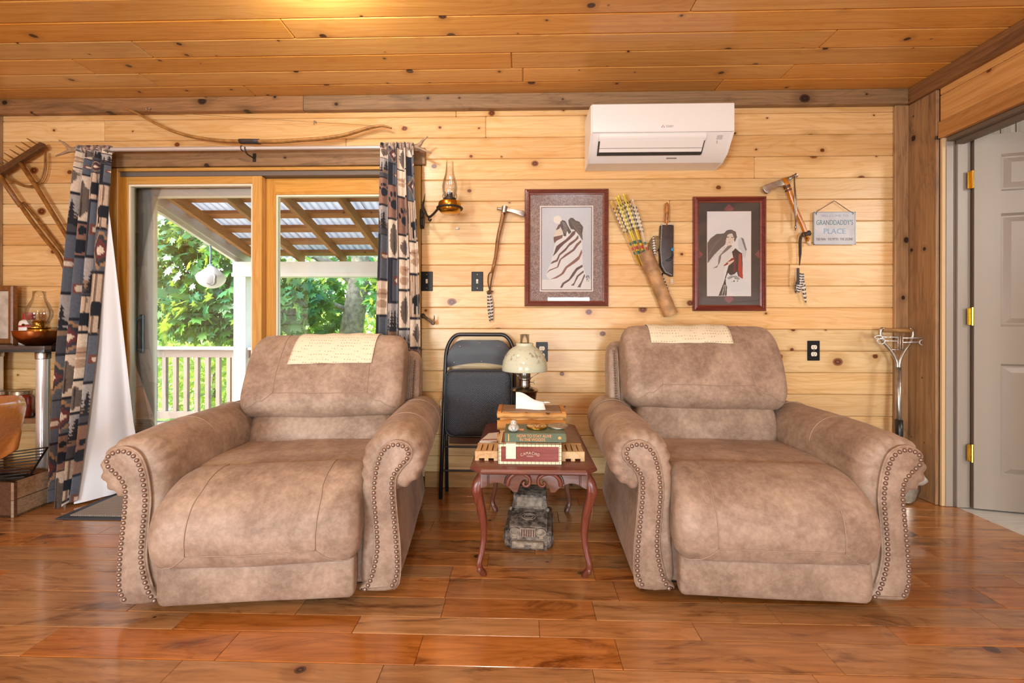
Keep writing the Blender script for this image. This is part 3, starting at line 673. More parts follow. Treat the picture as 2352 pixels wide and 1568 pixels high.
def recliner(loc, rz, label, back_tilt=0.0, seed=0.0, back_drop=0.0):
    r = thing('recliner', (loc[0], loc[1], 0), label, 'recliner', 'brown suede recliners', rz)
    FY = -0.47                                             # front plane of the arms
    # --- arms
    for s in (-1, 1):
        sec = [(0.330, 0.055), (0.328, 0.20), (0.330, 0.36), (0.328, 0.46)]
        for a in range(180, -121, -15): sec.append((0.447 + 0.116 * math.cos(R(a)), 0.507 + 0.113 * math.sin(R(a))))
        sec += [(0.432, 0.37), (0.448, 0.30), (0.462, 0.18), (0.466, 0.055)]
        sec = [Vector((p.x, p.y)) for p in cat([(a, b, 0) for a, b in sec], 3, True)]
        cx, cz = 0.442, 0.505; bm = B(); rings = []
        for y, sh, pl in ((FY + 0.004, 0.045, 0.4), (FY + 0.008, 0.028, 1.0), (FY + 0.016, 0.015, 1.0), (FY + 0.032, 0.006, 0.8), (FY + 0.06, 0.001, 0.5), (FY + 0.10, 0.0, 0.2), (FY + 0.2, -0.002, 0), (FY + 0.34, -0.002, 0), (FY + 0.5, 0.0, 0), (FY + 0.66, 0.002, 0), (FY + 0.78, 0.006, 0), (FY + 0.82, 0.02, 0)):
            rg = []
            for p in sec:
                d = Vector((p.x - cx, p.y - cz)); q = Vector((p.x, p.y))
                if p.y > 0.38:
                    q = q - d.normalized() * sh
                    ang = math.atan2(d.y, d.x); q += d.normalized() * (0.0055 * pl * math.sin(ang * 15 + seed))
                else:
                    q.x += (-sh if p.x > 0.4 else sh) * 0.7 + 0.0012 * pl * math.sin(p.y * 90)
                v = Vector((s * q.x, y, q.y)); v += noise.noise_vector(v * 6 + Vector((seed, 3 * s, 0))) * 0.004
                v.z -= 0.012 * max(0, (y - FY - 0.5)) + 0.006 * max(0, 1 - abs(y - FY) / 0.15)
                rg.append(v)
            rings.append(rg)
        ring_loft(bm, rings)
        arm = obj('arm', bm, M['suede'], r, world=False, smooth=180)
        for ys in (0.30, 0.62):                            # stitched seams across the arm
            bm = B(); pts = []
            for k in range(12, 76, 2):
                p = sec[k % len(sec)]; d = Vector((p.x - cx, p.y - cz)).normalized()
                if p.y > 0.30: pts.append(Vector((s * (p.x + d.x * 0.002), FY + ys + 0.03 * (0.56 - p.y), p.y + d.y * 0.002 - 0.012 * max(0, ys - 0.5))))
            tube(bm, pts, 0.0022, 5); obj('stitching', bm, M['stitch'], arm, world=False, smooth=180)
        outl = [(s * p.x, p.y) for p in cat([(a, b, 0) for a, b in PANEL], 4, True)]
        bm = B(); rings = []
        cpx = sum(p[0] for p in outl) / len(outl)
        for y, k in ((FY + 0.02, 0.0), (FY - 0.004, 0.0), (FY - 0.011, 0.003), (FY - 0.014, 0.009)):
            rg = []
            n = len(outl)
            for i, p in enumerate(outl):
                a = Vector(outl[(i + 1) % n]) - Vector(outl[i - 1]); nn = Vector((a.y, -a.x)).normalized() * (-s)
                rg.append((p[0] + nn.x * k, y, p[1] + nn.y * k))
            rings.append(rg)
        ring_loft(bm, rings)
        pan = obj('arm_panel', bm, M['suede'], r, world=False, smooth=50)
        bm = B(); tube(bm, [(p[0], FY - 0.004, p[1]) for p in outl[:-8]], 0.0035, 6); obj('welt', bm, M['suede'], pan, world=False, smooth=180)
        pth = [Vector((p.x, p.y, 0)) for p in cat([(a, b, 0) for a, b in PANEL], 6)]
        ins = []
        for i, p in enumerate(pth):
            a = pth[min(i + 1, len(pth) - 1)] - pth[max(i - 1, 0)]; nn = Vector((-a.y, a.x, 0)).normalized(); ins.append(p + nn * 0.0115)
        for p in evenly(ins[2:-2], 0.0178): put_nail(nail_me, (s * p.x, FY - 0.0135, p.y), (0, -1, 0), pan)
    # --- seat, front pad, front panel
    rings, pr, ring = puff([(-0.36, 0.30), (-0.35, 0.43), (-0.22, 0.462), (0.0, 0.452), (0.12, 0.44), (0.16, 0.36), (0.12, 0.28), (-0.2, 0.27)], -0.345, 0.345, 0.05, crown=0.03, seed=seed)
    bm = B(); ring_loft(bm, rings); obj('seat', bm, M['suede'], r, world=False, smooth=180)
    pad = [(-0.265, 0.36), (-0.275, 0.435), (-0.32, 0.462), (-0.39, 0.462), (-0.465, 0.435), (-0.525, 0.375), (-0.553, 0.29), (-0.545, 0.215), (-0.515, 0.182), (-0.455, 0.182), (-0.38, 0.23), (-0.32, 0.29)]
    def wide(v):                                            # the pad bulges sideways in front of the arms
        if v.y < -0.478: v.x *= 1 + 0.035 * min(1, (-0.478 - v.y) / 0.03)
        return v
    rings, pr, ring = puff(pad, -0.337, 0.337, 0.055, crown=0.035, lump=0.006, seed=seed + 4, sag=wide)
    bm = B(); ring_loft(bm, rings); fp = obj('front_pad', bm, M['suede'], r, world=False, smooth=180)
    bm = B()
    def lift(u, i):
        rg = ring(u); cen = sum(rg, Vector()) / len(rg); return rg[i] + (rg[i] - cen).normalized() * 0.0012
    ia, ib = 10, 33
    for u in (0.20, 0.80): tube(bm, [lift(u, i) for i in range(ia, ib + 1)], 0.0021, 5)
    tube(bm, [lift(0.20 + 0.60 * k / 14, ib) for k in range(15)], 0.0021, 5)
    for u0, u1 in ((0.20, 0.035), (0.80, 0.965)): tube(bm, [lift(u0 + (u1 - u0) * k / 8, ib + int(round(k * 0.9))) for k in range(9)], 0.0021, 5)
    obj('stitching', bm, M['stitch'], fp, world=False, smooth=180)
    rings, pr, ring = puff([(-0.515, 0.055), (-0.52, 0.12), (-0.512, 0.19), (-0.49, 0.205), (-0.47, 0.19), (-0.465, 0.12), (-0.47, 0.06), (-0.49, 0.045)], -0.325, 0.325, 0.02, lump=0.003, seed=seed + 7)
    bm = B(); ring_loft(bm, rings); obj('front_panel', bm, M['suede'], r, world=False, smooth=180)
    bm = B(); box(bm, -0.40, 0.40, -0.44, 0.36, 0.05, 0.28, 0.01); obj('base', bm, M['suede'], r, world=False, smooth=30)
    bm = B(); box(bm, -0.34, 0.34, -0.36, 0.32, 0.0, 0.055, 0.004); obj('underframe', bm, M['black'], r, world=False, smooth=0)
    # --- back: shell, lumbar cushion, upper pillow
    T = Matrix.Translation((0, 0.15, 0.45)) @ Matrix.Rotation(-back_tilt, 4, 'X') @ Matrix.Translation((0, -0.15, -0.45)) @ Matrix.Translation((0, 0, -back_drop))
    def place(rings): return [[T @ p for p in rg] for rg in rings]
    rings, pr, ring = puff([(0.16, 0.30), (0.20, 0.48), (0.245, 0.68), (0.285, 0.84), (0.315, 0.895), (0.375, 0.91), (0.415, 0.86), (0.40, 0.66), (0.385, 0.44), (0.37, 0.20), (0.30, 0.16), (0.20, 0.2)], -0.445, 0.445, 0.05, lump=0.003, seed=seed + 2)
    bm = B(); ring_loft(bm, place(rings)); shell = obj('back_shell', bm, M['suede'], r, world=False, smooth=180)
    for s in (-1, 1):
        pts = [T @ Vector((s * 0.415, a, b)) for a, b in ((0.205, 0.56), (0.238, 0.70), (0.268, 0.82), (0.285, 0.868))]
        for p in evenly(pts, 0.0135): put_nail(nail_sm, p, (0, -1, 0.15), shell)
        bm = B(); tube(bm, [T @ Vector((s * 0.398, a, b)) for a, b in ((0.193, 0.54), (0.233, 0.70), (0.263, 0.82), (0.292, 0.885))], 0.005, 6); obj('welt', bm, M['suede'], shell, world=False, smooth=180)
    rings, pr, ring = puff([(0.08, 0.40), (0.055, 0.46), (0.065, 0.54), (0.10, 0.615), (0.18, 0.63), (0.22, 0.55), (0.21, 0.44), (0.15, 0.38)], -0.335, 0.335, 0.04, crown=0.05, lump=0.010, ls=7, seed=seed + 9)
    bm = B(); ring_loft(bm, place(rings)); obj('lumbar_cushion', bm, M['suede'], r, world=False, smooth=180)
    prof = [(0.125, 0.590), (0.07, 0.605), (0.045, 0.66), (0.07, 0.76), (0.115, 0.87), (0.165, 0.955), (0.225, 0.993), (0.295, 0.98), (0.335, 0.91), (0.31, 0.80), (0.265, 0.68), (0.20, 0.60)]
    def narrow(v):
        v.x *= 1.0 + 0.02 * (0.8 - v.z); return v
    rings, pr, ring = puff(prof, -0.385, 0.385, 0.06, crown=0.035, lump=0.007, seed=seed + 11, sag=narrow)
    bm = B(); ring_loft(bm, place(rings)); pil = obj('back_pillow', bm, M['suede'], r, world=False, smooth=180)
    bm = B()
    def lift2(u, i):
        rg = ring(u); cen = sum(rg, Vector()) / len(rg); return T @ (rg[i] + (rg[i] - cen).normalized() * 0.0013)
    ja, jb = 13, 31
    for u in (0.215, 0.785): tube(bm, [lift2(u, i) for i in range(ja, jb + 1)], 0.0019, 5)
    tube(bm, [lift2(0.215 + 0.57 * k / 14, ja) for k in range(15)], 0.0019, 5)
    for u0, u1 in ((0.215, 0.04), (0.785, 0.96)): tube(bm, [lift2(u0 + (u1 - u0) * k / 6, ja - int(round(k * 0.8))) for k in range(7)], 0.0019, 5)
    obj('stitching', bm, M['stitch'], pil, world=False, smooth=180)
    return r, T, lift2

rec_r, T_r, lift_r = recliner((0.905, -0.567), R(-2.2), 'brown suede recliner with nailhead trim on the right, under the wolf picture', 0.0, 1.0)
bm = B(); prism(bm, [(-0.05 + a, 0.385 + b) for a, b in ((-0.055, 0.0), (-0.04, -0.032), (0.0, -0.042), (0.04, -0.03), (0.055, 0.0), (0.04, 0.028), (0.0, 0.036), (-0.04, 0.028))], -0.472, -0.462, 'yz', 0.003)
obj('recline_handle', bm, M['black'], rec_r, world=False)
rec_l, T_l, lift_l = recliner((-0.972, -0.633), R(6.5), 'brown suede recliner with nailhead trim on the left, before the glass door', R(4.0), 5.0, 0.045)

# --- cream cloths over the tops of the backs
t = NT('cream_dotted_cloth'); uv = t.obco()
vo = t.n('TexVoronoi', {'Vector': uv, 'Scale': 75.0, 'Randomness': 0.25})
M['dotcloth'] = t.bsdf(Base_Color=t.mix(t.rng(vo.outputs[0], 0.18, 0.3, 1.0, 0.0), lin('#e9dfc4'), lin('#c0a478')), Roughness=0.9)
def head_cloth(rec, lift, u0, u1, i0, i1, label, skew):
    o = thing('headrest_cloth', tuple(W(rec) @ lift((u0 + u1) / 2, i1)), label, 'cloth', 'cream cloths on the recliners')
    rows = []
    Mw = W(rec)
    idx = np.linspace(i0, i1, 26)
    for f in idx:
        a = int(math.floor(f)); k = f - a; row = []
        for j in range(29):
            u = u0 + (u1 - u0) * j / 28 + skew * (f - i0) / (i1 - i0)
            p = lift(u, a).lerp(lift(u, a + 1), k); nrm = (lift(u, a + 1) - lift(u, a)).cross(lift(u + 0.01, a) - lift(u, a)).normalized()
            c = (lift(0.5, 5) + lift(0.5, 30)) / 2
            if nrm.dot(p - c) < 0: nrm = -nrm
            row.append(Mw @ (p + nrm * (0.0035 + 0.002 * math.sin(j * 0.7))))
        rows.append(row)
    bm = B(); ring_loft(bm, rows, False, False); c = obj('cloth', bm, M['dotcloth'], o, smooth=180)
    md = c.modifiers.new('thick', 'SOLIDIFY'); md.thickness = 0.002; md.offset = 0
    bm = B(); tube(bm, rows[0], 0.0022, 5); obj('hem', bm, M['dotcloth'], o, smooth=180)
    return o
head_cloth(rec_r, lift_r, 0.17, 0.70, 22, 36, 'cream dotted cloth draped over the back of the right recliner', 0.0)
head_cloth(rec_l, lift_l, 0.27, 0.80, 19, 36, 'cream dotted cloth draped over the back of the left recliner', 0.02)
# ================================================================== PRINTED CLOTH AND PAPER
class Canvas:
    """flat print: a small raster that is laid onto a fine mesh as vertex colour"""
    def __init__(s, w, h, col): s.w, s.h = w, h; s.a = np.zeros((h, w, 3)); s.a[:] = lin(col); s.Y, s.X = np.mgrid[0:h, 0:w] + 0.5
    def poly(s, pts, col, op=1.0):
        P = np.array(pts, float); x0, y0 = np.maximum(P.min(0).astype(int) - 1, 0); x1 = min(int(P[:, 0].max()) + 2, s.w); y1 = min(int(P[:, 1].max()) + 2, s.h)
        if x1 <= x0 or y1 <= y0: return
        X, Y = s.X[y0:y1, x0:x1], s.Y[y0:y1, x0:x1]; ins = np.zeros(X.shape, bool)
        for (ax, ay), (bx, by) in zip(P, np.roll(P, -1, 0)):
            if ay == by: continue
            c = ((ay > Y) != (by > Y)) & (X < (bx - ax) * (Y - ay) / (by - ay) + ax); ins ^= c
        s.a[y0:y1, x0:x1][ins] = s.a[y0:y1, x0:x1][ins] * (1 - op) + np.array(lin(col)) * op
    def ell(s, cx, cy, rx, ry, col, op=1.0, rot=0):
        t = np.linspace(0, 2 * math.pi, 26)[:-1]; c, q = math.cos(rot), math.sin(rot)
        s.poly([(cx + rx * math.cos(k) * c - ry * math.sin(k) * q, cy + rx * math.cos(k) * q + ry * math.sin(k) * c) for k in t], col, op)
    def rect(s, x0, y0, x1, y1, col, op=1.0): s.poly([(x0, y0), (x1, y0), (x1, y1), (x0, y1)], col, op)
    def line(s, pts, w, col, op=1.0):
        for (ax, ay), (bx, by) in zip(pts, pts[1:]):
            d = math.hypot(bx - ax, by - ay) or 1; nx, ny = -(by - ay) / d * w / 2, (bx - ax) / d * w / 2
            s.poly([(ax + nx, ay + ny), (bx + nx, by + ny), (bx - nx, by - ny), (ax - nx, ay - ny)], col, op)
    def grain(s, amt, rg): s.a *= 1 + amt * rg.normal(size=(s.h, s.w, 1))
    def sample(s, U, V):
        i = np.clip((V * s.h).astype(int), 0, s.h - 1); j = np.clip((U * s.w).astype(int), 0, s.w - 1); return s.a[i, j]

def grid_mesh(name, P, cols, mat, parent, world=True, smooth=True):
    h, w, _ = P.shape; me = bpy.data.meshes.new(name)
    idx = np.arange(h * w).reshape(h, w); q = np.stack([idx[:-1, :-1], idx[1:, :-1], idx[1:, 1:], idx[:-1, 1:]], -1).reshape(-1, 4)
    me.vertices.add(h * w); me.vertices.foreach_set('co', P.reshape(-1).astype(np.float32))
    me.loops.add(q.size); me.loops.foreach_set('vertex_index', q.reshape(-1).astype(np.int32))
    me.polygons.add(len(q)); me.polygons.foreach_set('loop_start', np.arange(0, q.size, 4, dtype=np.int32)); me.polygons.foreach_set('loop_total', np.full(len(q), 4, np.int32))
    me.update(); me.validate()
    if cols is not None:
        f = np.ones((h * w, 4), np.float32); f[:, :3] = cols.reshape(-1, 3)
        at = me.color_attributes.new('Col', 'FLOAT_COLOR', 'POINT'); at.data.foreach_set('color', f.reshape(-1))
    me.materials.append(mat)
    if smooth: me.shade_smooth()
    return link(name, me, parent, world)

def lodge_print(seed, w=130, h=520):
    """patchwork of cabin motifs: feathers, paws, pines, oak leaves, woven diamonds"""
    rg = np.random.default_rng(seed); c = Canvas(w, h, '#26262e'); NAVY, CREAM, TAN, BRN, SLATE, DK, RUST = '#232731', '#dccbb6', '#c3a184', '#82604f', '#5f6570', '#3a3231', '#7a4a3c'
    x = 0; ci = 0
    while x < w:
        cw = int(rg.integers(30, 40)); y = -int(rg.integers(0, 35)); last = -1
        while y < h:
            ph = int(rg.integers(34, 62)); k = int(rg.integers(0, 7))
            if k == last: k = (k + 3) % 7
            last = k; x0, x1, y0, y1 = x + 1.5, x + cw - 1.0, y + 1.5, y + ph - 1.5; mx, my = (x0 + x1) / 2, (y0 + y1) / 2
            if k == 0:    # feather on cream
                c.rect(x0, y0, x1, y1, CREAM); c.ell(mx, my - 5, cw * 0.4, 6, '#b08d70', 0.8); c.ell(mx, my + 7, cw * 0.4, 5, '#a78468', 0.8); c.line([(x0, my - 5), (x1, my - 6)], 1.2, '#8a6a54')
            elif k == 1:  # paw
                c.rect(x0, y0, x1, y1, '#8f6c5c'); c.ell(mx + 2, my + 6, 8, 7, NAVY)
                for a, b in ((-10, 0), (-5, -8), (3, -10), (10, -5)): c.ell(mx + a, my + b, 3.1, 4.4, NAVY, rot=a * 0.05)
            elif k == 2:  # pines by a lake
                c.rect(x0, y0, x1, y1, '#a9a3a0'); c.rect(x0, my + 10, x1, y1, '#4c4a50'); c.rect(x0, my + 4, x1, my + 11, '#8c7460')
                for q in range(4):
                    tx = x0 + (q + 0.5) * (x1 - x0) / 4 + rg.uniform(-2, 2); top = y0 + rg.uniform(2, 9)
                    for b in range(6): c.poly([(tx, top + b * 4), (tx - 2 - b * 0.9, top + b * 4 + 5), (tx + 2 + b * 0.9, top + b * 4 + 5)], '#2c2b30')
            elif k == 3:  # woven diamond
                c.rect(x0, y0, x1, y1, '#5b6067')
                for rr, cc in ((1.0, '#a27f60'), (0.8, '#3d3d44'), (0.55, '#6e3a3a'), (0.28, CREAM)):
                    ww, hh = cw * 0.48 * rr, ph * 0.46 * rr; st = []
                    for q in range(9):
                        a = q / 8; st += [(mx - ww * (1 - abs(2 * a - 1)), my - hh + 2 * hh * a), (mx - ww * (1 - abs(2 * min(1, a + 0.06) - 1)), my - hh + 2 * hh * a)]
                    c.poly(st + [(2 * mx - p[0], p[1]) for p in st[::-1]], cc)
            elif k == 4:  # oak leaf on cream
                c.rect(x0, y0, x1, y1, '#d9c8b4'); L = []
                for q in range(14):
                    a = q / 13; L.append((mx - (5 + 7 * abs(math.sin(q * 1.5))) * math.sin(math.pi * a), y0 + 4 + (ph - 10) * a))
                c.poly(L + [(2 * mx - p[0], p[1]) for p in L[::-1]], '#6d6159'); c.line([(mx, y0 + 5), (mx + 1, y1 - 3)], 1.4, '#3c3634')
            elif k == 5:  # bear before birches
                c.rect(x0, y0, x1, y1, '#c9b39c')
                for q in range(7): c.line([(x0 + q * 5.5, y0), (x0 + q * 5.5 + rg.uniform(-2, 2), y1)], 1.6, '#7a6556')
                c.ell(mx, my + 5, 11, 7, '#20242c'); c.ell(mx + 10, my + 1, 5, 4, '#20242c'); c.rect(mx - 9, my + 8, mx - 4, y1 - 3, '#20242c'); c.rect(mx + 4, my + 8, mx + 9, y1 - 3, '#20242c')
            else:         # stripe blocks
                c.rect(x0, y0, x1, y1, SLATE); c.rect(x0, y0, x0 + cw * 0.4, y1, NAVY); c.rect(x0 + cw * 0.45, my - 5, x1, my + 5, RUST); c.ell(mx + 6, my, 4, 3, CREAM)
            y += ph
        x += cw; ci += 1
    c.grain(0.07, rg); return c

M['print_cloth'] = print_mat('printed_curtain_cloth', 0.85, 0.0, 0.2, 0.2)
M['lining'] = plain('white_lining_cloth', '#eceef2', 0.8)
def cloth_panel(name, rows, w, folds, amp, mat, parent, canvas=None, ph=0.0, nu=150, nv=330, bottom=None):
    """rows: (z, xl, yl, xr, yr, fold depth factor) from top to bottom"""
    rw = np.array(rows, float); tv = np.linspace(0, 1, nv); zk = np.linspace(0, 1, len(rw))
    L = [np.interp(tv, zk, rw[:, i]) for i in range(6)]
    ss = np.linspace(0, 1, nu); S, T = np.meshgrid(ss, tv)
    z = np.repeat(L[0][:, None], nu, 1); xl, yl, xr, yr, fa = [q[:, None] for q in L[1:]]
    e = S + 0.35 / folds / 6.28 * np.sin(2 * math.pi * folds * S * 2 + 1.3 + ph) * 0.5
    X = xl + (xr - xl) * e; Y = yl + (yr - yl) * e
    d = np.sqrt((xr - xl) ** 2 + (yr - yl) ** 2); nx, ny = -(yr - yl) / d, (xr - xl) / d
    wob = np.sin(2 * math.pi * folds * S + ph + 0.5 * np.sin(T * 3.1 + ph)) + 0.35 * np.sin(2 * math.pi * folds * 1.9 * S + 2.0 + T * 1.5)
    off = amp * fa * wob; X = X + nx * off; Y = Y + ny * off
    if bottom is not None: z = z + bottom(S, T)
    P = np.stack([X, Y, z], -1)
    cols = canvas.sample(S, T) if canvas is not None else None
    return grid_mesh(name, P, cols, mat, parent)

# ---- curtain rod with antler finials
M['antler'] = plain('antler_horn', '#9a8064', 0.45, var=0.3, vs=25)
rod = thing('curtain_rod', (-1.68, -0.1, 2.06), 'polished metal curtain rod with an antler finial at each end', 'curtain rod')
bm = B(); cyl(bm, (-2.72, -0.1, 2.062), (-1.62, -0.1, 2.062), 0.0125, n=20); obj('pole', bm, M['chrome'], rod)
bm = B(); cyl(bm, (-1.62, -0.1, 2.062), (-0.66, -0.1, 2.060), 0.0105, n=20); obj('inner_pole', bm, M['chrome'], rod)
bm = B(); tube(bm, [(-1.665, -0.022, 2.03), (-1.665, -0.09, 2.03), (-1.665, -0.108, 2.042), (-1.665, -0.114, 2.066)], 0.004, 8); box(bm, -1.675, -1.655, -0.027, -0.0225, 2.01, 2.062, 0.001); tube(bm, [(-1.69, -0.1 + 0.014 * math.cos(a), 2.062 + 0.014 * math.sin(a)) for a in np.linspace(0, 6.28, 14)[:-1]], 0.003, 6, closed=True)
obj('bracket', bm, M['iron'], rod)
for s, x0 in ((-1, -2.71), (1, -0.668)):
    bm = B(); q = cat([(x0, -0.1, 2.062), (x0 + s * 0.035, -0.1, 2.060), (x0 + s * 0.07, -0.105, 2.044), (x0 + s * 0.125, -0.11, 2.020)], 5); tube(bm, q, list(np.linspace(0.019, 0.003, len(q))), 10)
    q = cat([(x0 + s * 0.03, -0.1, 2.062), (x0 + s * 0.055, -0.1, 2.075), (x0 + s * 0.075, -0.105, 2.098), (x0 + s * 0.105, -0.11, 2.118)], 5); tube(bm, q, list(np.linspace(0.015, 0.003, len(q))), 10)
    obj('antler_finial', bm, M['antler'], rod, smooth=180)

cl = thing('curtain', (-2.58, -0.3, 0.02), 'lodge-print patchwork curtain with a white lining, left of the glass door', 'curtain', 'lodge-print curtains')
cloth_panel('printed_panel', [(2.078, -2.705, -0.118, -2.495, -0.118, 0.55), (2.04, -2.715, -0.115, -2.493, -0.117, 0.9), (1.9, -2.735, -0.118, -2.500, -0.12, 0.9), (1.385, -2.755, -0.14, -2.505, -0.15, 1.0), (0.86, -2.73, -0.20, -2.500, -0.20, 1.0),
    (0.40, -2.66, -0.29, -2.475, -0.275, 0.9), (0.02, -2.585, -0.36, -2.448, -0.345, 0.9)], 0.8, 4.0, 0.022, M['print_cloth'], cl, lodge_print(4), 0.6,
    bottom=lambda S, T: 0.02 * np.sin(S * 9) * (T > 0.97))
cloth_panel('lining', [(1.86, -2.525, -0.112, -2.520, -0.112, 0.2), (1.385, -2.535, -0.13, -2.462, -0.11, 0.5), (0.86, -2.545, -0.165, -2.418, -0.09, 0.8), (0.40, -2.515, -0.24, -2.378, -0.07, 1.0), (0.012, -2.455, -0.335, -2.33, -0.045, 1.0)],
    0.4, 1.1, 0.018, M['lining'], cl, None, 2.4, 50, 120)
cr = thing('curtain', (-0.74, -0.115, 0.02), 'lodge-print patchwork curtain at the right side of the glass door', 'curtain', 'lodge-print curtains')
cloth_panel('printed_panel', [(2.078, -0.848, -0.118, -0.648, -0.118, 0.55), (2.04, -0.850, -0.117, -0.642, -0.117, 0.9), (1.8, -0.856, -0.12, -0.632, -0.12, 0.9), (1.38, -0.866, -0.12, -0.607, -0.12, 1.0), (0.86, -0.878, -0.125, -0.597, -0.125, 1.0), (0.02, -0.89, -0.13, -0.59, -0.13, 1.0)],
    0.8, 4.5, 0.019, M['print_cloth'], cr, lodge_print(12), 1.9)
for cur, x0, x1 in ((cl, -2.705, -2.495), (cr, -0.848, -0.648)):
    bm = B()
    for k in range(9):
        x = x0 + (x1 - x0) * (k + 0.5) / 9; tube(bm, [(x, -0.1 + 0.019 * math.cos(a), 2.062 + 0.018 * math.sin(a)) for a in np.linspace(0, 2 * math.pi, 14)[:-1]], 0.0085, 6, closed=True, flat=1.2)
    obj('rod_pocket', bm, plain('rod_pocket_cloth', '#a08a7a', 0.85, var=0.45, vs=60), cur, smooth=180)

# ================================================================== FRAMED PICTURES
M['mahog'] = wood('mahogany_frame', '#7d3a2c', '#5a241c', None, 'x', 'z', rough=0.25, knots=0, tint=0.0, coat=0.3)
M['art'] = print_mat('art_paper', 0.7)
def picture(x0, x1, z0, z1, label, fw, matcol, art, ax0, ax1, az0, az1, bevels, extra=None):
    o = thing('framed_picture', ((x0 + x1) / 2, -0.03, z0), label, 'picture', 'framed pictures')
    bm = B(); prof = [(0.0, -0.002), (0.0, -0.018), (0.006, -0.026), (fw * 0.35, -0.028), (fw * 0.45, -0.022), (fw * 0.62, -0.024), (fw * 0.72, -0.017), (fw, -0.013), (fw, -0.002)]
    rings = [[(x0 + i, y, z0 + i), (x1 - i, y, z0 + i), (x1 - i, y, z1 - i), (x0 + i, y, z1 - i)] for i, y in prof]
    ring_loft(bm, rings, True, False, True); obj('frame', bm, M['mahog'], o, smooth=0)
    bm = B(); box(bm, x0 + fw - 0.003, x1 - fw + 0.003, -0.007, -0.002, z0 + fw - 0.003, z1 - fw + 0.003); obj('mat_board', bm, matcol, o, smooth=0)
    for (e, y, m) in bevels:
        bm = B(); box(bm, ax0 - e, ax1 + e, y, -0.006, az0 - e, az1 + e); obj('mat_bevel', bm, m, o, smooth=0)
    nx, nz = 200, int(200 * (az1 - az0) / (ax1 - ax0)); xs = np.linspace(ax0, ax1, nx); zs = np.linspace(az1, az0, nz); X, Z = np.meshgrid(xs, zs)
    U, V = np.meshgrid(np.linspace(0, 1, nx), np.linspace(0, 1, nz))
    grid_mesh('print', np.stack([X, np.full_like(X, bevels[-1][1] - 0.0006), Z], -1), art.sample(U, V), M['art'], o, smooth=False)
    if extra: extra(o)
    bm = B(); box(bm, x0 + fw - 0.002, x1 - fw + 0.002, -0.0125, -0.0115, z0 + fw - 0.002, z1 - fw + 0.002); obj('glazing', bm, M['picglass'], o, smooth=0)
    return o
a = Canvas(330, 546, '#d3d5da'); rg = np.random.default_rng(2)
def q(pts): return [((x - 25) * 0.4, (y - 95) * 0.4) for x, y in pts]
for k in range(60): a.line([(rg.uniform(0, 330), rg.uniform(0, 400)), (rg.uniform(0, 330), rg.uniform(0, 400))], 8, '#dcdde0', 0.25)
a.rect(0, 480, 330, 546, '#ece9e4'); a.ell((285 - 25) * 0.4, (295 - 95) * 0.4, 27, 27, '#f3ece0')
a.poly(q([(220, 570), (340, 545), (400, 480), (590, 470), (640, 560), (700, 660), (705, 1040), (760, 1230), (740, 1440), (330, 1440), (120, 1260), (90, 1200), (180, 1010), (240, 700)]), '#eeece8')
a.poly(q([(250, 500), (300, 440), (380, 480), (360, 545), (225, 570)]), '#ecdcc8')
BR = ['#7a5c5a', '#70585a', '#7d5f5c', '#8a6660', '#9a7068', '#6f5d60', '#705e60', '#7a6464']
for p, cc in zip(([(222, 580), (330, 558), (380, 545), (365, 600), (270, 650), (240, 690), (222, 640)],
          [(205, 910), (240, 820), (265, 740), (330, 690), (430, 620), (480, 570), (540, 490), (590, 480), (580, 540), (500, 620), (410, 690), (330, 770), (270, 850)],
          [(170, 1030), (200, 990), (270, 960), (310, 870), (420, 770), (490, 680), (580, 620), (630, 550), (640, 610), (560, 680), (480, 740), (430, 810), (330, 890), (290, 990), (200, 1025)],
          [(90, 1205), (150, 1130), (280, 1080), (320, 960), (420, 870), (540, 790), (600, 700), (680, 630), (685, 670), (620, 740), (570, 810), (440, 900), (350, 960), (300, 1090), (160, 1145)],
          [(165, 1290), (260, 1245), (350, 1190), (420, 1080), (560, 970), (640, 900), (690, 790), (700, 850), (650, 960), (560, 1030), (450, 1100), (390, 1200), (280, 1270)],
          [(330, 1430), (370, 1350), (480, 1280), (540, 1180), (600, 1100), (700, 1045), (710, 1080), (620, 1140), (560, 1230), (490, 1310), (400, 1370), (365, 1430)],
          [(510, 1390), (560, 1350), (610, 1230), (720, 1140), (730, 1170), (640, 1240), (590, 1330), (560, 1395)], [(620, 1420), (680, 1330), (735, 1195), (750, 1230), (700, 1340), (670, 1425)]), BR): a.poly(q(p), cc)
a.poly(q([(260, 470), (300, 385), (335, 360), (330, 430), (300, 455)]), '#6b5148')
a.poly(q([(335, 330), (370, 300), (420, 320), (460, 400), (520, 500), (480, 540), (440, 470), (430, 570), (390, 570), (370, 480), (330, 400)]), '#5a524f')
a.poly(q([(465, 310), (500, 265), (545, 265), (590, 310), (650, 330), (715, 420), (700, 520), (705, 640), (660, 570), (610, 510), (560, 460), (510, 450), (480, 390)]), '#57504b')
for k in range(26):
    x = 370 + k * 5; y = 320 + k * 2
    if k < 13: a.line(q([(x - 20, y), (x + 20, y + 90), (x + 10, y + 190)]), 1.1, '#8d8682')
    a.line(q([(490 + k * 7, 290 + k * 3), (530 + k * 6, 380 + k * 6), (600 + k * 4, 470 + k * 6)]), 1.0, '#857c75', 0.7)
for k in range(16): a.ell((780 + rg.uniform(-15, 45) - 25) * 0.4, (1270 + rg.uniform(-50, 50) - 95) * 0.4, 2.2, 3.2, '#39353a')
t = NT('mottled_mat'); nz = t.n('TexNoise', {'Vector': t.obco(), 'Scale': 70.0, 'Detail': 5.0, 'Distortion': 2.0}).outputs[0]
nz2 = t.n('TexNoise', {'Vector': t.obco(), 'Scale': 6.0}).outputs[0]
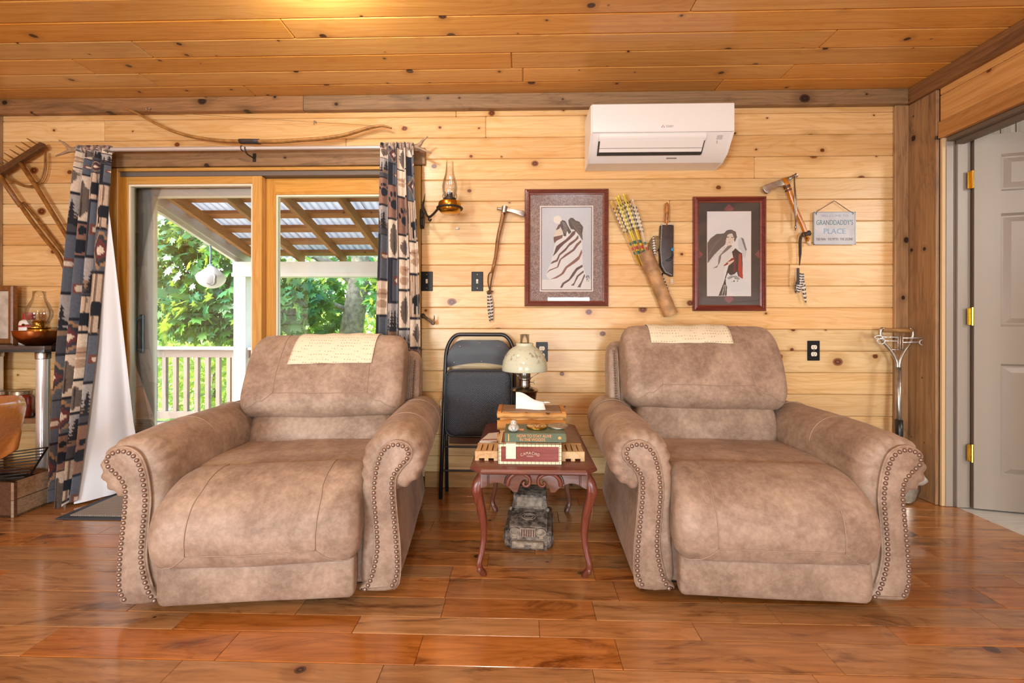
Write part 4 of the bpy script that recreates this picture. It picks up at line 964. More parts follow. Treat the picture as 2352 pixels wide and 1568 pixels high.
M['mauve_mat'] = t.bsdf(Base_Color=t.mix(t.rng(nz, 0.4, 0.62), t.mix(nz2, lin('#7c6468'), lin('#8f7a72')), lin('#b09c94')), Roughness=0.8)
M['cream_mat'] = plain('cream_mat', '#efe8da', 0.8); M['brown_mat'] = plain('brown_mat', '#6a4c48', 0.8)
picture(0.013, 0.523, 1.115, 1.832, 'framed print of a couple wrapped in a striped blanket under a moon', 0.034, M['mauve_mat'], a, 0.118, 0.420, 1.218, 1.720, [(0.012, -0.0075, M['cream_mat']), (0.004, -0.0082, M['brown_mat'])])

b = Canvas(231, 452, '#efebe6')
def q(pts): return [((x - 212) * 0.4, (y - 200) * 0.4) for x, y in pts]
b.poly(q([(212, 880), (260, 760), (430, 640), (560, 680), (530, 800), (470, 900), (430, 1000), (400, 1330), (212, 1330)]), '#e6e0d8')
b.poly(q([(540, 740), (585, 690), (640, 740), (675, 760), (685, 1100), (640, 1090), (480, 1040), (470, 1330), (360, 1330), (430, 1150), (500, 900), (560, 850)]), '#4a4340')
b.poly(q([(425, 925), (540, 820), (580, 830), (560, 870), (440, 930)]), '#a03c32'); b.poly(q([(628, 770), (660, 760), (685, 1100), (640, 1085), (620, 980)]), '#b84a3c'); b.poly(q([(560, 760), (580, 740), (590, 1000), (560, 1010)]), '#7c3e38')
b.poly(q([(215, 890), (212, 620), (250, 560), (330, 500), (430, 490), (470, 450), (530, 440), (590, 470), (605, 540), (575, 610), (560, 570), (540, 490), (500, 500), (470, 560), (450, 640), (380, 700), (300, 780), (240, 860)]), '#6f6862')
b.poly(q([(500, 640), (545, 660), (480, 720), (400, 780), (380, 880), (340, 950), (285, 958), (350, 920), (365, 800), (430, 720)]), '#8a7f74')
for k in range(22): b.line(q([(470 - k * 6, 500 + k * 4), (380 - k * 7, 560 + k * 10), (250 - k * 1.5, 640 + k * 11)]), 1.1, '#9a928a' if k % 2 else '#4d4744', 0.8)
b.poly(q([(480, 510), (540, 490), (570, 560), (545, 630), (500, 660), (465, 640), (455, 590)]), '#ecd9c6'); b.line(q([(470, 545), (498, 540)]), 3, '#4a3a34'); b.line(q([(530, 545), (560, 548)]), 3, '#4a3a34'); b.line(q([(490, 610), (520, 612)]), 2.4, '#b06a5c'); b.line(q([(515, 560), (510, 592)]), 1, '#c9ac94')
for k in range(30): b.ell((240 + k * 8 + rg.uniform(-14, 14) - 212) * 0.4, (860 - k * 7 + rg.uniform(-20, 20) - 200) * 0.4, 1.3, 1.3, '#8d97a8')
b.poly(q([(620, 580), (660, 540), (695, 565), (720, 660), (735, 720), (715, 830), (690, 800), (660, 720), (625, 700)]), '#d8d8d6'); b.poly(q([(660, 545), (695, 565), (735, 710), (720, 730), (680, 620)]), '#8a8884')
b.poly(q([(480, 880), (570, 845), (560, 870), (500, 920)]), '#e8d2bc')
b.poly(q([(455, 1100), (485, 1020), (520, 1055), (570, 1040), (605, 1005), (620, 1065), (690, 1110), (780, 1180), (790, 1330), (580, 1325), (500, 1250), (460, 1180)]), '#e9e8e6'); b.poly(q([(470, 1090), (520, 1060), (600, 1060), (650, 1100), (620, 1120), (560, 1080), (500, 1110)]), '#a9a6a4')
b.ell((530 - 212) * 0.4, (1090 - 200) * 0.4, 3, 2, '#3a3838'); b.ell((585 - 212) * 0.4, (1098 - 200) * 0.4, 3, 2, '#3a3838'); b.ell((568 - 212) * 0.4, (1132 - 200) * 0.4, 4.5, 3.5, '#2c2a2c'); b.line(q([(530, 1140), (570, 1145)]), 1.4, '#5a5654'); b.ell((612 - 212) * 0.4, (1132 - 200) * 0.4, 3, 3, '#3a3838')
for k in range(5): b.line(q([(390 + k * 17, 1330), (430 + k * 9, 1180)]), 2.2, '#e8e6e2' if k % 2 else '#7a6a60')
M['charcoal_mat'] = plain('charcoal_mat', '#45403c', 0.7, var=0.08, vs=40)
def diamonds(o):
    m = plain('dusty_red_mat', '#8a4e50', 0.8)
    for cx, cz in ((1.252, 1.708), (1.068, 1.432), (1.436, 1.432), (1.252, 1.162)):
        bm = B(); prism(bm, [(cx - 0.03, cz), (cx, cz - 0.03), (cx + 0.03, cz), (cx, cz + 0.03)], -0.0078, -0.006, 'xz'); obj('mat_diamond', bm, m, o, smooth=0)
picture(1.034, 1.470, 1.088, 1.780, 'framed print of a woman with an owl and a white wolf', 0.036, M['charcoal_mat'], b, 1.122, 1.382, 1.180, 1.690, [(0.006, -0.0082, M['brown_mat']), (0.002, -0.0088, M['cream_mat'])], diamonds)

# ================================================================== LETTERING
def text(s, size, loc, mat, parent, extrude=0.0006, rot=(R(90), 0, 0), align='CENTER', name='lettering', sx=1.0, world=True, shear=0.0):
    cu = bpy.data.curves.new('t', 'FONT'); cu.body = s; cu.size = size; cu.align_x = align; cu.extrude = extrude; cu.resolution_u = 3; cu.shear = shear
    to = bpy.data.objects.new('t', cu); me = bpy.data.meshes.new_from_object(to); me.name = name
    bpy.data.objects.remove(to); bpy.data.curves.remove(cu); me.materials.clear(); me.materials.append(mat)
    me.transform(Matrix.Translation(loc) @ Matrix.Rotation(rot[2], 4, 'Z') @ Matrix.Rotation(rot[1], 4, 'Y') @ Matrix.Rotation(rot[0], 4, 'X') @ Matrix.Diagonal((sx, 1, 1, 1)))
    return link(name, me, parent, world)

# ---- metal sign
sg = thing('wall_sign', (1.875, -0.012, 1.487), 'small metal welcome sign lettered PLACE, hung by a wire from a nail', 'sign')
bm = B(); box(bm, 1.752, 2.000, -0.014, -0.011, 1.487, 1.684, 0.001); obj('plate', bm, plain('pale_enamel', '#c4c6ca', 0.5, 0.0, var=0.1, vs=10), sg, smooth=0)
bm = B()
for k in ((1.752, 1.757, 1.487, 1.684), (1.995, 2.0, 1.487, 1.684)): box(bm, k[0], k[1], -0.0155, -0.0135, k[2], k[3])
for k in ((1.487, 1.492), (1.679, 1.684)): box(bm, 1.752, 2.0, -0.0155, -0.0135, k[0], k[1])
obj('border', bm, plain('sign_blue_grey', '#8e93a0', 0.3), sg, smooth=0)
bm = B(); tube(bm, [(1.768, -0.016, 1.668), (1.764, -0.018, 1.676), (1.772, -0.014, 1.688), (1.876, -0.012, 1.752), (1.965, -0.014, 1.688), (1.985, -0.018, 1.676), (1.980, -0.016, 1.668)], 0.0016, 6); obj('wire', bm, M['black'], sg, smooth=180)
bm = B(); lathe(bm, [(0.001, 0), (0.003, 0), (0.003, 0.004), (0.0012, 0.005), (0.0012, 0.018)], n=8, mat=Matrix.Translation((1.876, -0.018, 1.752)) @ Matrix.Rotation(R(-90), 4, 'X')); obj('nail', bm, M['steel'], sg)
sm1, sm2, sm3 = plain('sign_teal', '#5d7d8c', 0.4), plain('sign_blue', '#7d9fc0', 0.4), plain('sign_maroon', '#77626e', 0.4)
for s, z, h, m, w in (('WELCOME TO', 1.654, 0.022, plain('sign_lilac', '#a9a9c2', 0.4), 1.15), ('GRANDDADDY\'S', 1.606, 0.043, sm1, 0.66), ('PLACE', 1.553, 0.046, sm2, 1.0), ('THE MAN · THE MYTH · THE LEGEND', 1.513, 0.022, sm3, 0.60)):
    text(s, h, (1.876, -0.0145, z), m, sg, sx=w)

# ================================================================== AIR CONDITIONER
ac = thing('air_conditioner', (0.83, -0.11, 1.95), 'white wall-mounted air conditioner above the two framed pictures', 'air conditioner')
M['acw'] = plain('ac_white_plastic', '#eeebe6', 0.35)
X0, X1 = 0.382, 1.168
bm = B(); prism(bm, [(-0.001, 2.300), (-0.19, 2.296), (-0.222, 2.285), (-0.228, 2.26), (-0.228, 2.085), (-0.20, 2.045), (-0.155, 1.975), (-0.10, 1.935), (-0.001, 1.925)], X0, X1, 'yz'); obj('body', bm, M['acw'], ac, smooth=25)
bm = B(); prism(bm, [(-0.19, 2.303), (-0.228, 2.296), (-0.243, 2.282), (-0.244, 2.10), (-0.238, 2.088), (-0.225, 2.088), (-0.225, 2.28), (-0.19, 2.29)], X0 + 0.004, X1 - 0.004, 'yz'); obj('front_panel', bm, M['acw'], ac, smooth=40)
bm = B(); prism(bm, [(-0.229, 2.083), (-0.234, 2.078), (-0.229, 2.050), (-0.215, 2.038), (-0.212, 2.05), (-0.222, 2.083)], X0 + 0.045, X1 - 0.15, 'yz'); obj('upper_lip', bm, M['acw'], ac, smooth=40)
bm = B(); prism(bm, [(-0.2155, 2.043), (-0.168, 1.967), (-0.150, 1.967), (-0.20, 2.043)], X0 + 0.045, X1 - 0.15, 'yz'); obj('outlet', bm, plain('ac_outlet_shade', '#2c2a29', 0.6), ac, smooth=0)  # dark colour stands for the shade inside the air outlet
for (a0, b0, a1, b1) in ((-0.222, 2.038, -0.196, 1.998), (-0.194, 1.996, -0.182, 1.976)):
    bm = B(); prism(bm, [(a0, b0), (a1, b1), (a1 + 0.012, b1 + 0.004), (a0 + 0.014, b0 + 0.002)], X0 + 0.052, X1 - 0.158, 'yz'); obj('vane', bm, M['acw'], ac, smooth=30)
for s in (0, 1):
    bm = B(); xx = X0 if s == 0 else X1 - 0.004; prism(bm, [(-0.001, 2.302), (-0.19, 2.298), (-0.226, 2.287), (-0.232, 2.26), (-0.232, 2.085), (-0.203, 2.042), (-0.157, 1.972), (-0.10, 1.932), (-0.001, 1.922)], xx - 0.002, xx + 0.006, 'yz'); obj('end_cap', bm, M['acw'], ac, smooth=30)
lg = plain('ac_grey_print', '#8f8a88', 0.5)
bm = B()
for dx, dz in ((0.0, 0.006), (-0.006, -0.003), (0.006, -0.003)): prism(bm, [(0.775 + dx - 0.0035, 2.122 + dz), (0.775 + dx, 2.122 + dz - 0.006), (0.775 + dx + 0.0035, 2.122 + dz), (0.775 + dx, 2.122 + dz + 0.006)], -0.2448, -0.2438, 'xz')
obj('logo', bm, plain('ac_logo_print', '#b08a88', 0.5), ac, smooth=0)
text('MITSUBISHI', 0.0085, (0.811, -0.2443, 2.124), lg, ac, 0.0003); text('ELECTRIC', 0.0085, (0.811, -0.2443, 2.116), lg, ac, 0.0003)
bm = B(); v = box(bm, X1 - 0.085, X1 - 0.055, -0.003, 0.0, -0.013, 0.013, mat=Matrix.Translation((0, -0.2125, 2.0615)) @ Matrix.Rotation(R(35), 4, 'X')); obj('sensor_window', bm, plain('ac_sensor_grey', '#c9c6c4', 0.3), ac, smooth=0)
bm = B()
for dz in (2.04, 2.033, 2.026): lathe(bm, [(0.002, 0), (0.002, 0.002)], n=8, mat=Matrix.Translation((X1 - 0.078, -0.200, dz)) @ Matrix.Rotation(R(70), 4, 'X'))
obj('indicator', bm, lg, ac, smooth=0)
for k, (dx, dy, w) in enumerate(((0.45, -0.128, 0.06), (0.45, -0.115, 0.09), (0.56, -0.12, 0.05))):
    bm = B(); v = box(bm, X0 + dx, X0 + dx + w, -0.005, 0.005, -0.0012, 0.0, mat=Matrix.Translation((0, dy, 1.953 - 0.001 - 0.6 * (dy + 0.12))) @ Matrix.Rotation(R(-36), 4, 'X')); obj('rating_print', bm, lg, ac, smooth=0)

for ch in ac.children:                                     # finished unit: 0.295 m tall, foot at 1.945
    ch.data.transform(Matrix.Translation((0, 0, 1.945)) @ Matrix.Diagonal((1, 1, 0.787, 1)) @ Matrix.Translation((0, 0, -1.925)))
# ================================================================== WALL DECORATIONS
M['bowwood'] = plain('pale_bow_wood', '#a9793f', 0.4, var=0.25, vs=30)
M['oldwood'] = plain('old_tool_wood', '#8a5a26', 0.45, var=0.3, vs=40)
M['leather'] = plain('dark_leather', '#3f3431', 0.5, var=0.2, vs=40, bump=0.3)
M['cordm'] = plain('brown_cord', '#5a4330', 0.8)
bow = thing('wooden_bow', (-1.66, -0.07, 2.12), 'pale wooden longbow with a dark grip hung above the sliding door', 'bow')
pts = cat([(-2.452, -0.055, 2.331), (-2.385, -0.06, 2.305), (-2.231, -0.065, 2.222), (-2.10, -0.068, 2.170), (-1.954, -0.07, 2.136), (-1.80, -0.072, 2.118), (-1.664, -0.075, 2.114), (-1.5, -0.072, 2.112), (-1.349, -0.07, 2.122), (-1.2, -0.068, 2.132), (-1.076, -0.065, 2.153), (-0.96, -0.062, 2.188), (-0.886, -0.06, 2.205), (-0.842, -0.06, 2.206), (-0.795, -0.058, 2.194)], 5)
u = np.linspace(0, 1, len(pts)); rr = [0.0075 + 0.0105 * math.sin(math.pi * k) ** 0.7 for k in u]
bm = B(); tube(bm, pts, rr, 10, flat=0.6); obj('limb', bm, M['bowwood'], bow, smooth=180)
bm = B(); tube(bm, [p for p in pts if -1.72 < p.x < -1.58], 0.0205, 10, flat=0.7); obj('grip', bm, M['leather'], bow, smooth=180)
bm = B(); tube(bm, [(-2.42, -0.058, 2.322), (-1.6, -0.060, 2.258), (-0.82, -0.06, 2.203)], 0.0014, 5); obj('string', bm, plain('bow_string', '#a07a4e', 0.8), bow, smooth=180)
for x, z in ((-1.29, 2.262), (-2.31, 2.335)):
    hk = thing('screw_hook', (x, -0.02, z), 'small metal screw hook %s the wooden bow' % ('behind the string of' if x > -2 else 'in the beam above the left tip of'), 'hook')
    y0 = 0.0 if z < 2.3 else -0.04
    bm = B(); tube(bm, [(x, y0, z), (x, y0 - 0.02, z), (x, y0 - 0.032, z - 0.012), (x, y0 - 0.022, z - 0.022)], 0.0025, 6); obj('wire', bm, M['steel'], hk, smooth=180)
    bm = B(); lathe(bm, [(0.006, 0), (0.006, 0.003)], n=10, mat=Matrix.Translation((x, y0 - 0.0035, z)) @ Matrix.Rotation(R(-90), 4, 'X')); obj('collar', bm, M['steel'], hk)

rake = thing('hay_rake', (-3.1, -0.05, 1.9), 'old wooden hay rake with peg teeth and a wire hoop, hung upside down', 'rake')
h0, h1 = Vector((-3.285, -0.045, 1.935)), Vector((-2.985, -0.045, 2.118)); ax = (h1 - h0).normalized(); pr = Vector((-ax.z, 0, ax.x))
bm = B(); box(bm, -0.02, (h1 - h0).length, -0.016, 0.016, -0.018, 0.018, 0.004, mat=Matrix.Translation(h0) @ Matrix.Rotation(-math.atan2(ax.z, ax.x), 4, 'Y')); obj('head', bm, plain('dark_rake_head', '#5d3b1e', 0.5, var=0.25, vs=50), rake, smooth=0)
for k in range(8):
    p = h0 + ax * (0.02 + 0.043 * k) + pr * 0.012; q2 = p + Vector((-0.062, 0, 0.022)) + pr * 0.03
    bm = B(); tube(bm, [p, p.lerp(q2, 0.5), q2], [0.006, 0.005, 0.002], 6); obj('tooth', bm, M['oldwood'], rake, smooth=180)
bm = B(); tube(bm, [(-3.135, -0.045, 2.005), (-3.045, -0.045, 1.875), (-2.84, -0.045, 1.55), (-2.74, -0.045, 1.39)], [0.013, 0.0125, 0.0115, 0.011], 10); obj('handle', bm, M['oldwood'], rake, smooth=180)
bm = B(); tube(bm, cat([(-3.25, -0.03, 1.945), (-3.2, -0.03, 1.90), (-3.1, -0.03, 1.868), (-3.03, -0.03, 1.90), (-3.0, -0.03, 1.98), (-2.998, -0.03, 2.08)], 6), 0.004, 6); tube(bm, cat([(-3.25, -0.03, 1.935), (-3.2, -0.028, 1.89), (-3.1, -0.028, 1.860), (-3.02, -0.028, 1.895), (-2.99, -0.028, 1.98), (-2.99, -0.03, 2.08)], 6), 0.003, 6); obj('hoop', bm, M['oldwood'], rake, smooth=180)
pf = thing('wooden_pitchfork', (-3.0, -0.05, 1.36), 'bent wooden pitchfork with two long tines, hung below the hay rake', 'pitchfork')
bm = B(); tube(bm, [(-3.30, -0.05, 1.99), (-3.25, -0.05, 1.905), (-3.13, -0.05, 1.735)], [0.014, 0.014, 0.012], 10); obj('handle', bm, M['oldwood'], pf, smooth=180)
bm = B(); tube(bm, cat([(-3.15, -0.045, 1.765), (-3.06, -0.05, 1.645), (-2.965, -0.05, 1.525), (-2.885, -0.05, 1.43), (-2.845, -0.05, 1.335)], 5), [0.011] * 16 + [0.010, 0.009, 0.008, 0.007, 0.006], 8); obj('tine', bm, M['oldwood'], pf, smooth=180)
bm = B(); tube(bm, cat([(-3.14, -0.025, 1.765), (-3.035, -0.02, 1.635), (-2.94, -0.02, 1.515), (-2.85, -0.022, 1.40)], 5), 0.0085, 8); obj('tine', bm, M['oldwood'], pf, smooth=180)

# ---- oil lamp on a cast-iron wall bracket
wl = thing('wall_oil_lamp', (-0.42, -0.15, 1.62), 'brass oil lamp with a clear chimney in a cast-iron wall bracket', 'oil lamp')
LX, LY = -0.425, -0.15
bm = B(); lathe(bm, [(0.002, 1.648), (0.038, 1.648), (0.050, 1.652), (0.062, 1.668), (0.066, 1.685), (0.066, 1.705), (0.062, 1.715), (0.045, 1.724), (0.03, 1.728)], (LX, LY, 0), 36); obj('font', bm, M['brass'], wl, smooth=40)
bm = B(); tube(bm, [(LX + 0.069 * math.cos(a), LY + 0.069 * math.sin(a), 1.680) for a in np.linspace(0, 2 * math.pi, 33)[:-1]], 0.0085, 8, closed=True, flat=0.8); obj('ring', bm, M['iron'], wl, smooth=180)
bm = B(); lathe(bm, [(0.033, 1.724), (0.036, 1.730), (0.036, 1.738), (0.02, 1.742), (0.018, 1.766), (0.012, 1.772), (0.002, 1.773)], (LX, LY, 0), 24)
for k in range(6):
    a = k * math.pi / 3; tube(bm, [(LX + 0.036 * math.cos(a), LY + 0.036 * math.sin(a), 1.733), (LX + 0.041 * math.cos(a), LY + 0.041 * math.sin(a), 1.75), (LX + 0.039 * math.cos(a), LY + 0.039 * math.sin(a), 1.765)], 0.002, 5)
obj('burner', bm, M['iron'], wl, smooth=40)
bm = B(); lathe(bm, [(0.030, 1.734), (0.034, 1.75), (0.042, 1.775), (0.045, 1.80), (0.040, 1.835), (0.029, 1.872), (0.0225, 1.91), (0.022, 1.955)], (LX, LY, 0), 32, cap=False); c = obj('chimney', bm, M['chimney'], wl, smooth=180)
md = c.modifiers.new('thick', 'SOLIDIFY'); md.thickness = 0.0015
bm = B(); tube(bm, cat([(LX - 0.07, LY, 1.676), (LX - 0.10, LY + 0.01, 1.648), (LX - 0.125, LY + 0.02, 1.636), (LX - 0.145, LY + 0.025, 1.655), (LX - 0.165, LY + 0.03, 1.70), (LX - 0.158, LY + 0.03, 1.735), (LX - 0.152, LY + 0.03, 1.775)], 5), [0.010] * 8 + [0.013] * 8 + [0.016, 0.018, 0.018, 0.017, 0.015, 0.012, 0.010, 0.008, 0.007, 0.006, 0.005, 0.004, 0.003, 0.002, 0.002], 10, flat=0.5)
tube(bm, cat([(LX - 0.155, LY + 0.03, 1.665), (LX - 0.18, LY + 0.08, 1.655), (LX - 0.195, -0.02, 1.66)], 4), 0.009, 8)
tube(bm, cat([(LX - 0.125, LY + 0.02, 1.64), (LX - 0.128, LY + 0.02, 1.62), (LX - 0.118, LY + 0.02, 1.612), (LX - 0.112, LY + 0.02, 1.625)], 4), 0.005, 6)
cyl(bm, (LX - 0.195, -0.03, 1.61), (LX - 0.195, -0.03, 1.70), 0.010, n=10); cyl(bm, (LX - 0.175, LY + 0.09, 1.60), (LX - 0.175, LY + 0.09, 1.66), 0.007, n=8)
obj('bracket_arm', bm, M['iron'], wl, smooth=60)
bm = B(); box(bm, LX - 0.207, LX - 0.183, -0.02, -0.0005, 1.595, 1.715, 0.003); obj('wall_plate', bm, M['iron'], wl, smooth=0)
clip = thing('wall_clip', (-0.402, -0.006, 1.592), 'tiny metal clip on the wall below the brass oil lamp', 'clip')
bm = B(); box(bm, -0.414, -0.392, -0.010, -0.0003, 1.590, 1.597, 0.001); obj('base', bm, M['steel'], clip, smooth=0)
bm = B(); box(bm, -0.412, -0.394, -0.011, -0.009, 1.597, 1.602); obj('tab', bm, M['ivory'], clip, smooth=0)

# ---- switches and outlets
def plate(x, z, label, cat_, kind, group):
    o = thing('light_switch' if kind == 'switch' else 'wall_outlet', (x, -0.004, z - 0.06), label, cat_, group)
    bm = B(); box(bm, x - 0.036, x + 0.036, -0.007, -0.0003, z - 0.06, z + 0.06, 0.002); obj('cover_plate', bm, M['black'], o, smooth=0)
    if kind == 'switch':
        bm = B(); box(bm, x - 0.006, x + 0.006, -0.0085, -0.006, z - 0.013, z + 0.013); obj('slot', bm, M['ivory'], o, smooth=0)
        bm = B(); box(bm, -0.004, 0.004, -0.012, 0.0, -0.005, 0.005, 0.001, mat=Matrix.Translation((x, -0.007, z)) @ Matrix.Rotation(R(25), 4, 'X')); obj('toggle', bm, M['ivory'], o, smooth=0)
    else:
        for dz in (0.021, -0.021):
            bm = B(); prism(bm, [(x + 0.0175 * math.cos(a), z + dz + max(-0.0125, min(0.0125, 0.0175 * math.sin(a)))) for a in np.linspace(0, 2 * math.pi, 25)[:-1]], -0.009, -0.006, 'xz'); sk = obj('socket', bm, M['ivory'], o, smooth=0)
            bm = B()
            for dx, hh in ((-0.006, 0.004), (0.006, 0.0035)): box(bm, x + dx - 0.0012, x + dx + 0.0012, -0.0095, -0.0088, z + dz + 0.002 - hh, z + dz + 0.002 + hh)
            lathe(bm, [(0.0024, 0), (0.0024, 0.0008)], n=10, mat=Matrix.Translation((x, -0.0088, z + dz - 0.008)) @ Matrix.Rotation(R(90), 4, 'X')); obj('slots', bm, M['black'], sk, smooth=0)
    for dz in ((0.042, -0.042) if kind == 'switch' else (0.0,)):
        bm = B(); lathe(bm, [(0.003, 0), (0.0025, 0.001)], n=8, mat=Matrix.Translation((x, -0.0068, z + dz)) @ Matrix.Rotation(R(90), 4, 'X')); obj('screw', bm, M['steel'], o)
    return o
plate(-0.592, 1.270, 'black light switch half hidden by the edge of the right curtain', 'switch', 'switch', 'light switches')
plate(-0.279, 1.269, 'black light switch beside the feathered tomahawk', 'switch', 'switch', 'light switches')
plate(0.120, 0.836, 'black wall outlet partly behind the milk-glass lamp shade', 'outlet', 'outlet', 'wall outlets')
plate(1.760, 0.849, 'black wall outlet on the bare wall right of the recliner', 'outlet', 'outlet', 'wall outlets')

ah = thing('antler_hook', (-0.57, -0.03, 1.02), 'small dark forked antler hook sticking out beside the right curtain', 'hook')
bm = B(); q2 = cat([(-0.615, -0.001, 1.055), (-0.60, -0.02, 1.048), (-0.57, -0.04, 1.030), (-0.548, -0.05, 1.015)], 4); tube(bm, q2, list(np.linspace(0.010, 0.009, len(q2))), 8); ell(bm, (-0.543, -0.05, 1.012), (0.014, 0.012, 0.013), 12, 8); tube(bm, cat([(-0.545, -0.05, 1.015), (-0.536, -0.052, 1.035), (-0.535, -0.052, 1.058)], 4), list(np.linspace(0.008, 0.002, 9)), 8)
obj('horn', bm, plain('dark_horn', '#6b5746', 0.35, var=0.35, vs=60), ah, smooth=180)
bm = B(); lathe(bm, [(0.016, 0), (0.014, 0.005)], n=14, mat=Matrix.Translation((-0.617, -0.0005, 1.056)) @ Matrix.Rotation(R(90), 4, 'X')); obj('mount', bm, M['iron'], ah)

# ---- feathers: a flat vane with a shaft and dark bars
def feather(p0, p1, w, parent, bars=9, c0='#cfc6ba', c1='#4a3d35', bend=0.0):
    p0, p1 = Vector(p0), Vector(p1); d = (p1 - p0); L = d.length; d.normalize(); s = Vector((d.z, 0, -d.x)).normalized()
    n = bars * 2
    mats = [plain('feather_pale', c0, 0.7), plain('feather_dark', c1, 0.7)]
    bm = B(); prev = None
    for i in range(n + 1):
        t = i / n; ww = w * (math.sin(math.pi * min(1, 0.12 + 0.88 * t)) ** 0.6) * (1 - 0.25 * t) + 0.0008; c = p0 + d * (L * t) + s * bend * math.sin(math.pi * t)
        row = [bm.verts.new(c - s * ww + Vector((0, 0.001, 0.0)) - d * 0.004), bm.verts.new(c + Vector((0, -0.002, 0))), bm.verts.new(c + s * ww + Vector((0, 0.001, 0)) - d * 0.004)]
        if prev:
            for a in (0, 1):
                f2 = bm.faces.new((prev[a], prev[a + 1], row[a + 1], row[a])); f2.material_index = (i // 1) % 2
        prev = row
    o = obj('feather', bm, mats, parent, smooth=0)
    md = o.modifiers.new('thick', 'SOLIDIFY'); md.thickness = 0.0012
    bm = B(); tube(bm, [p0 - d * 0.01, p0.lerp(p1, 0.5) + s * bend + Vector((0, -0.002, 0)), p1], [0.0018, 0.0014, 0.0006], 5); obj('quill', bm, M['ivory'], o, smooth=180)
    return o

def tomahawk(name_label, blade_pts, poll, h0, h1, mat_handle, r0, r1):
    o = thing('tomahawk', ((h0[0] + h1[0]) / 2, -0.035, min(h0[2], h1[2])), name_label, 'tomahawk', 'pipe tomahawks')
    h0, h1 = Vector(h0), Vector(h1)
    bm = B(); q2 = [h0.lerp(h1, k / 8) + Vector((0.003 * math.sin(k * 1.3), 0, 0)) for k in range(9)]; tube(bm, q2, list(np.linspace(r0, r1, 9)), 12); obj('handle', bm, mat_handle, o, smooth=180)
    bm = B(); prism(bm, blade_pts, -0.042, -0.028, 'xz', 0.003); obj('blade', bm, M['steel'], o, smooth=30)
    bm = B(); tube(bm, poll[0], poll[1], 12); obj('poll', bm, M['steel'], o, smooth=60); return o
hm1 = wood('tomahawk_handle_dark', '#9a6228', '#6b3c14', '#3a1d08', 'z', 'x', ga=8, gb=160, rough=0.2, knots=0.4, cell=0.06, row=0.03, kr=0.006, tint=0, coat=0.5)
tk = tomahawk('pipe tomahawk with a dimpled blade and one striped feather, left of the pictures', [(-0.118, 1.716), (-0.095, 1.711), (-0.05, 1.700), (0.006, 1.696), (0.011, 1.674), (0.002, 1.655), (-0.012, 1.668), (-0.04, 1.680), (-0.075, 1.688), (-0.11, 1.692)],
    ([(-0.155, -0.035, 1.708), (-0.148, -0.035, 1.708), (-0.140, -0.035, 1.707), (-0.128, -0.035, 1.706), (-0.108, -0.035, 1.704)], [0.010, 0.007, 0.009, 0.006, 0.014]), (-0.113, -0.035, 1.718), (-0.184, -0.03, 1.318), hm1, 0.0145, 0.010)
bm = B(); cyl(bm, (-0.113, -0.035, 1.683), (-0.108, -0.035, 1.722), 0.0175, n=14); obj('socket', bm, M['steel'], tk)
bm = B(); tube(bm, cat([(-0.182, -0.03, 1.33), (-0.205, -0.03, 1.31), (-0.21, -0.03, 1.26), (-0.20, -0.03, 1.215)], 4), 0.0045, 6); tube(bm, cat([(-0.178, -0.03, 1.325), (-0.188, -0.032, 1.28), (-0.198, -0.03, 1.215)], 4), 0.0045, 6)
for k in range(9): a = k * 0.75; tube(bm, [(-0.20, -0.03, 1.212), (-0.20 + 0.022 * math.cos(a), -0.03 - 0.01 * abs(math.sin(a)), 1.205 - 0.018 * abs(math.sin(a)))], [0.004, 0.0015], 5)
obj('thong', bm, M['cordm'], tk, smooth=180)
feather((-0.205, -0.026, 1.195), (-0.184, -0.02, 1.018), 0.016, tk); feather((-0.207, -0.022, 1.195), (-0.200, -0.012, 1.012), 0.012, tk)
hm2 = wood('tomahawk_handle_light', '#c98b45', '#9a5c22', '#4a240c', 'z', 'x', ga=8, gb=160, rough=0.2, knots=0.3, cell=0.08, row=0.03, kr=0.005, tint=0, coat=0.5)
tk2 = tomahawk('pipe tomahawk with a smooth steel blade and striped feathers, right of the wolf picture', [(1.597, 1.878), (1.572, 1.888), (1.53, 1.868), (1.475, 1.850), (1.440, 1.836), (1.437, 1.815), (1.452, 1.794), (1.466, 1.790), (1.482, 1.812), (1.53, 1.835), (1.585, 1.842)],
    ([(1.59, -0.035, 1.878), (1.61, -0.035, 1.888), (1.616, -0.035, 1.890), (1.625, -0.035, 1.895), (1.634, -0.035, 1.899)], [0.013, 0.009, 0.013, 0.009, 0.014]), (1.560, -0.035, 1.880), (1.712, -0.028, 1.505), hm2, 0.0165, 0.012)
bm = B(); cyl(bm, (1.577, -0.035, 1.838), (1.583, -0.035, 1.822), 0.0185, 0.0183, n=14); cyl(bm, (1.587, -0.035, 1.815), (1.591, -0.035, 1.805), 0.018, n=14); obj('carved_band', bm, plain('burnt_band', '#5a3418', 0.5), tk2)
bm = B(); tube(bm, [(1.708, -0.028, 1.512), (1.714, -0.028, 1.50), (1.722, -0.028, 1.482)], [0.0125, 0.011, 0.007], 12); obj('mouthpiece', bm, plain('pale_tip', '#e3cfae', 0.4), tk2, smooth=180)
bm = B(); cyl(bm, (1.684, -0.03, 1.545), (1.716, -0.03, 1.555), 0.0165, n=14)
tube(bm, cat([(1.69, -0.045, 1.552), (1.665, -0.045, 1.548), (1.655, -0.04, 1.51), (1.658, -0.035, 1.43), (1.655, -0.035, 1.36)], 5), [0.009] * 8 + [0.012] * 8 + [0.009, 0.007, 0.006, 0.005, 0.004], 8, flat=0.5)
obj('leather_wrap', bm, M['leather'], tk2, smooth=60)
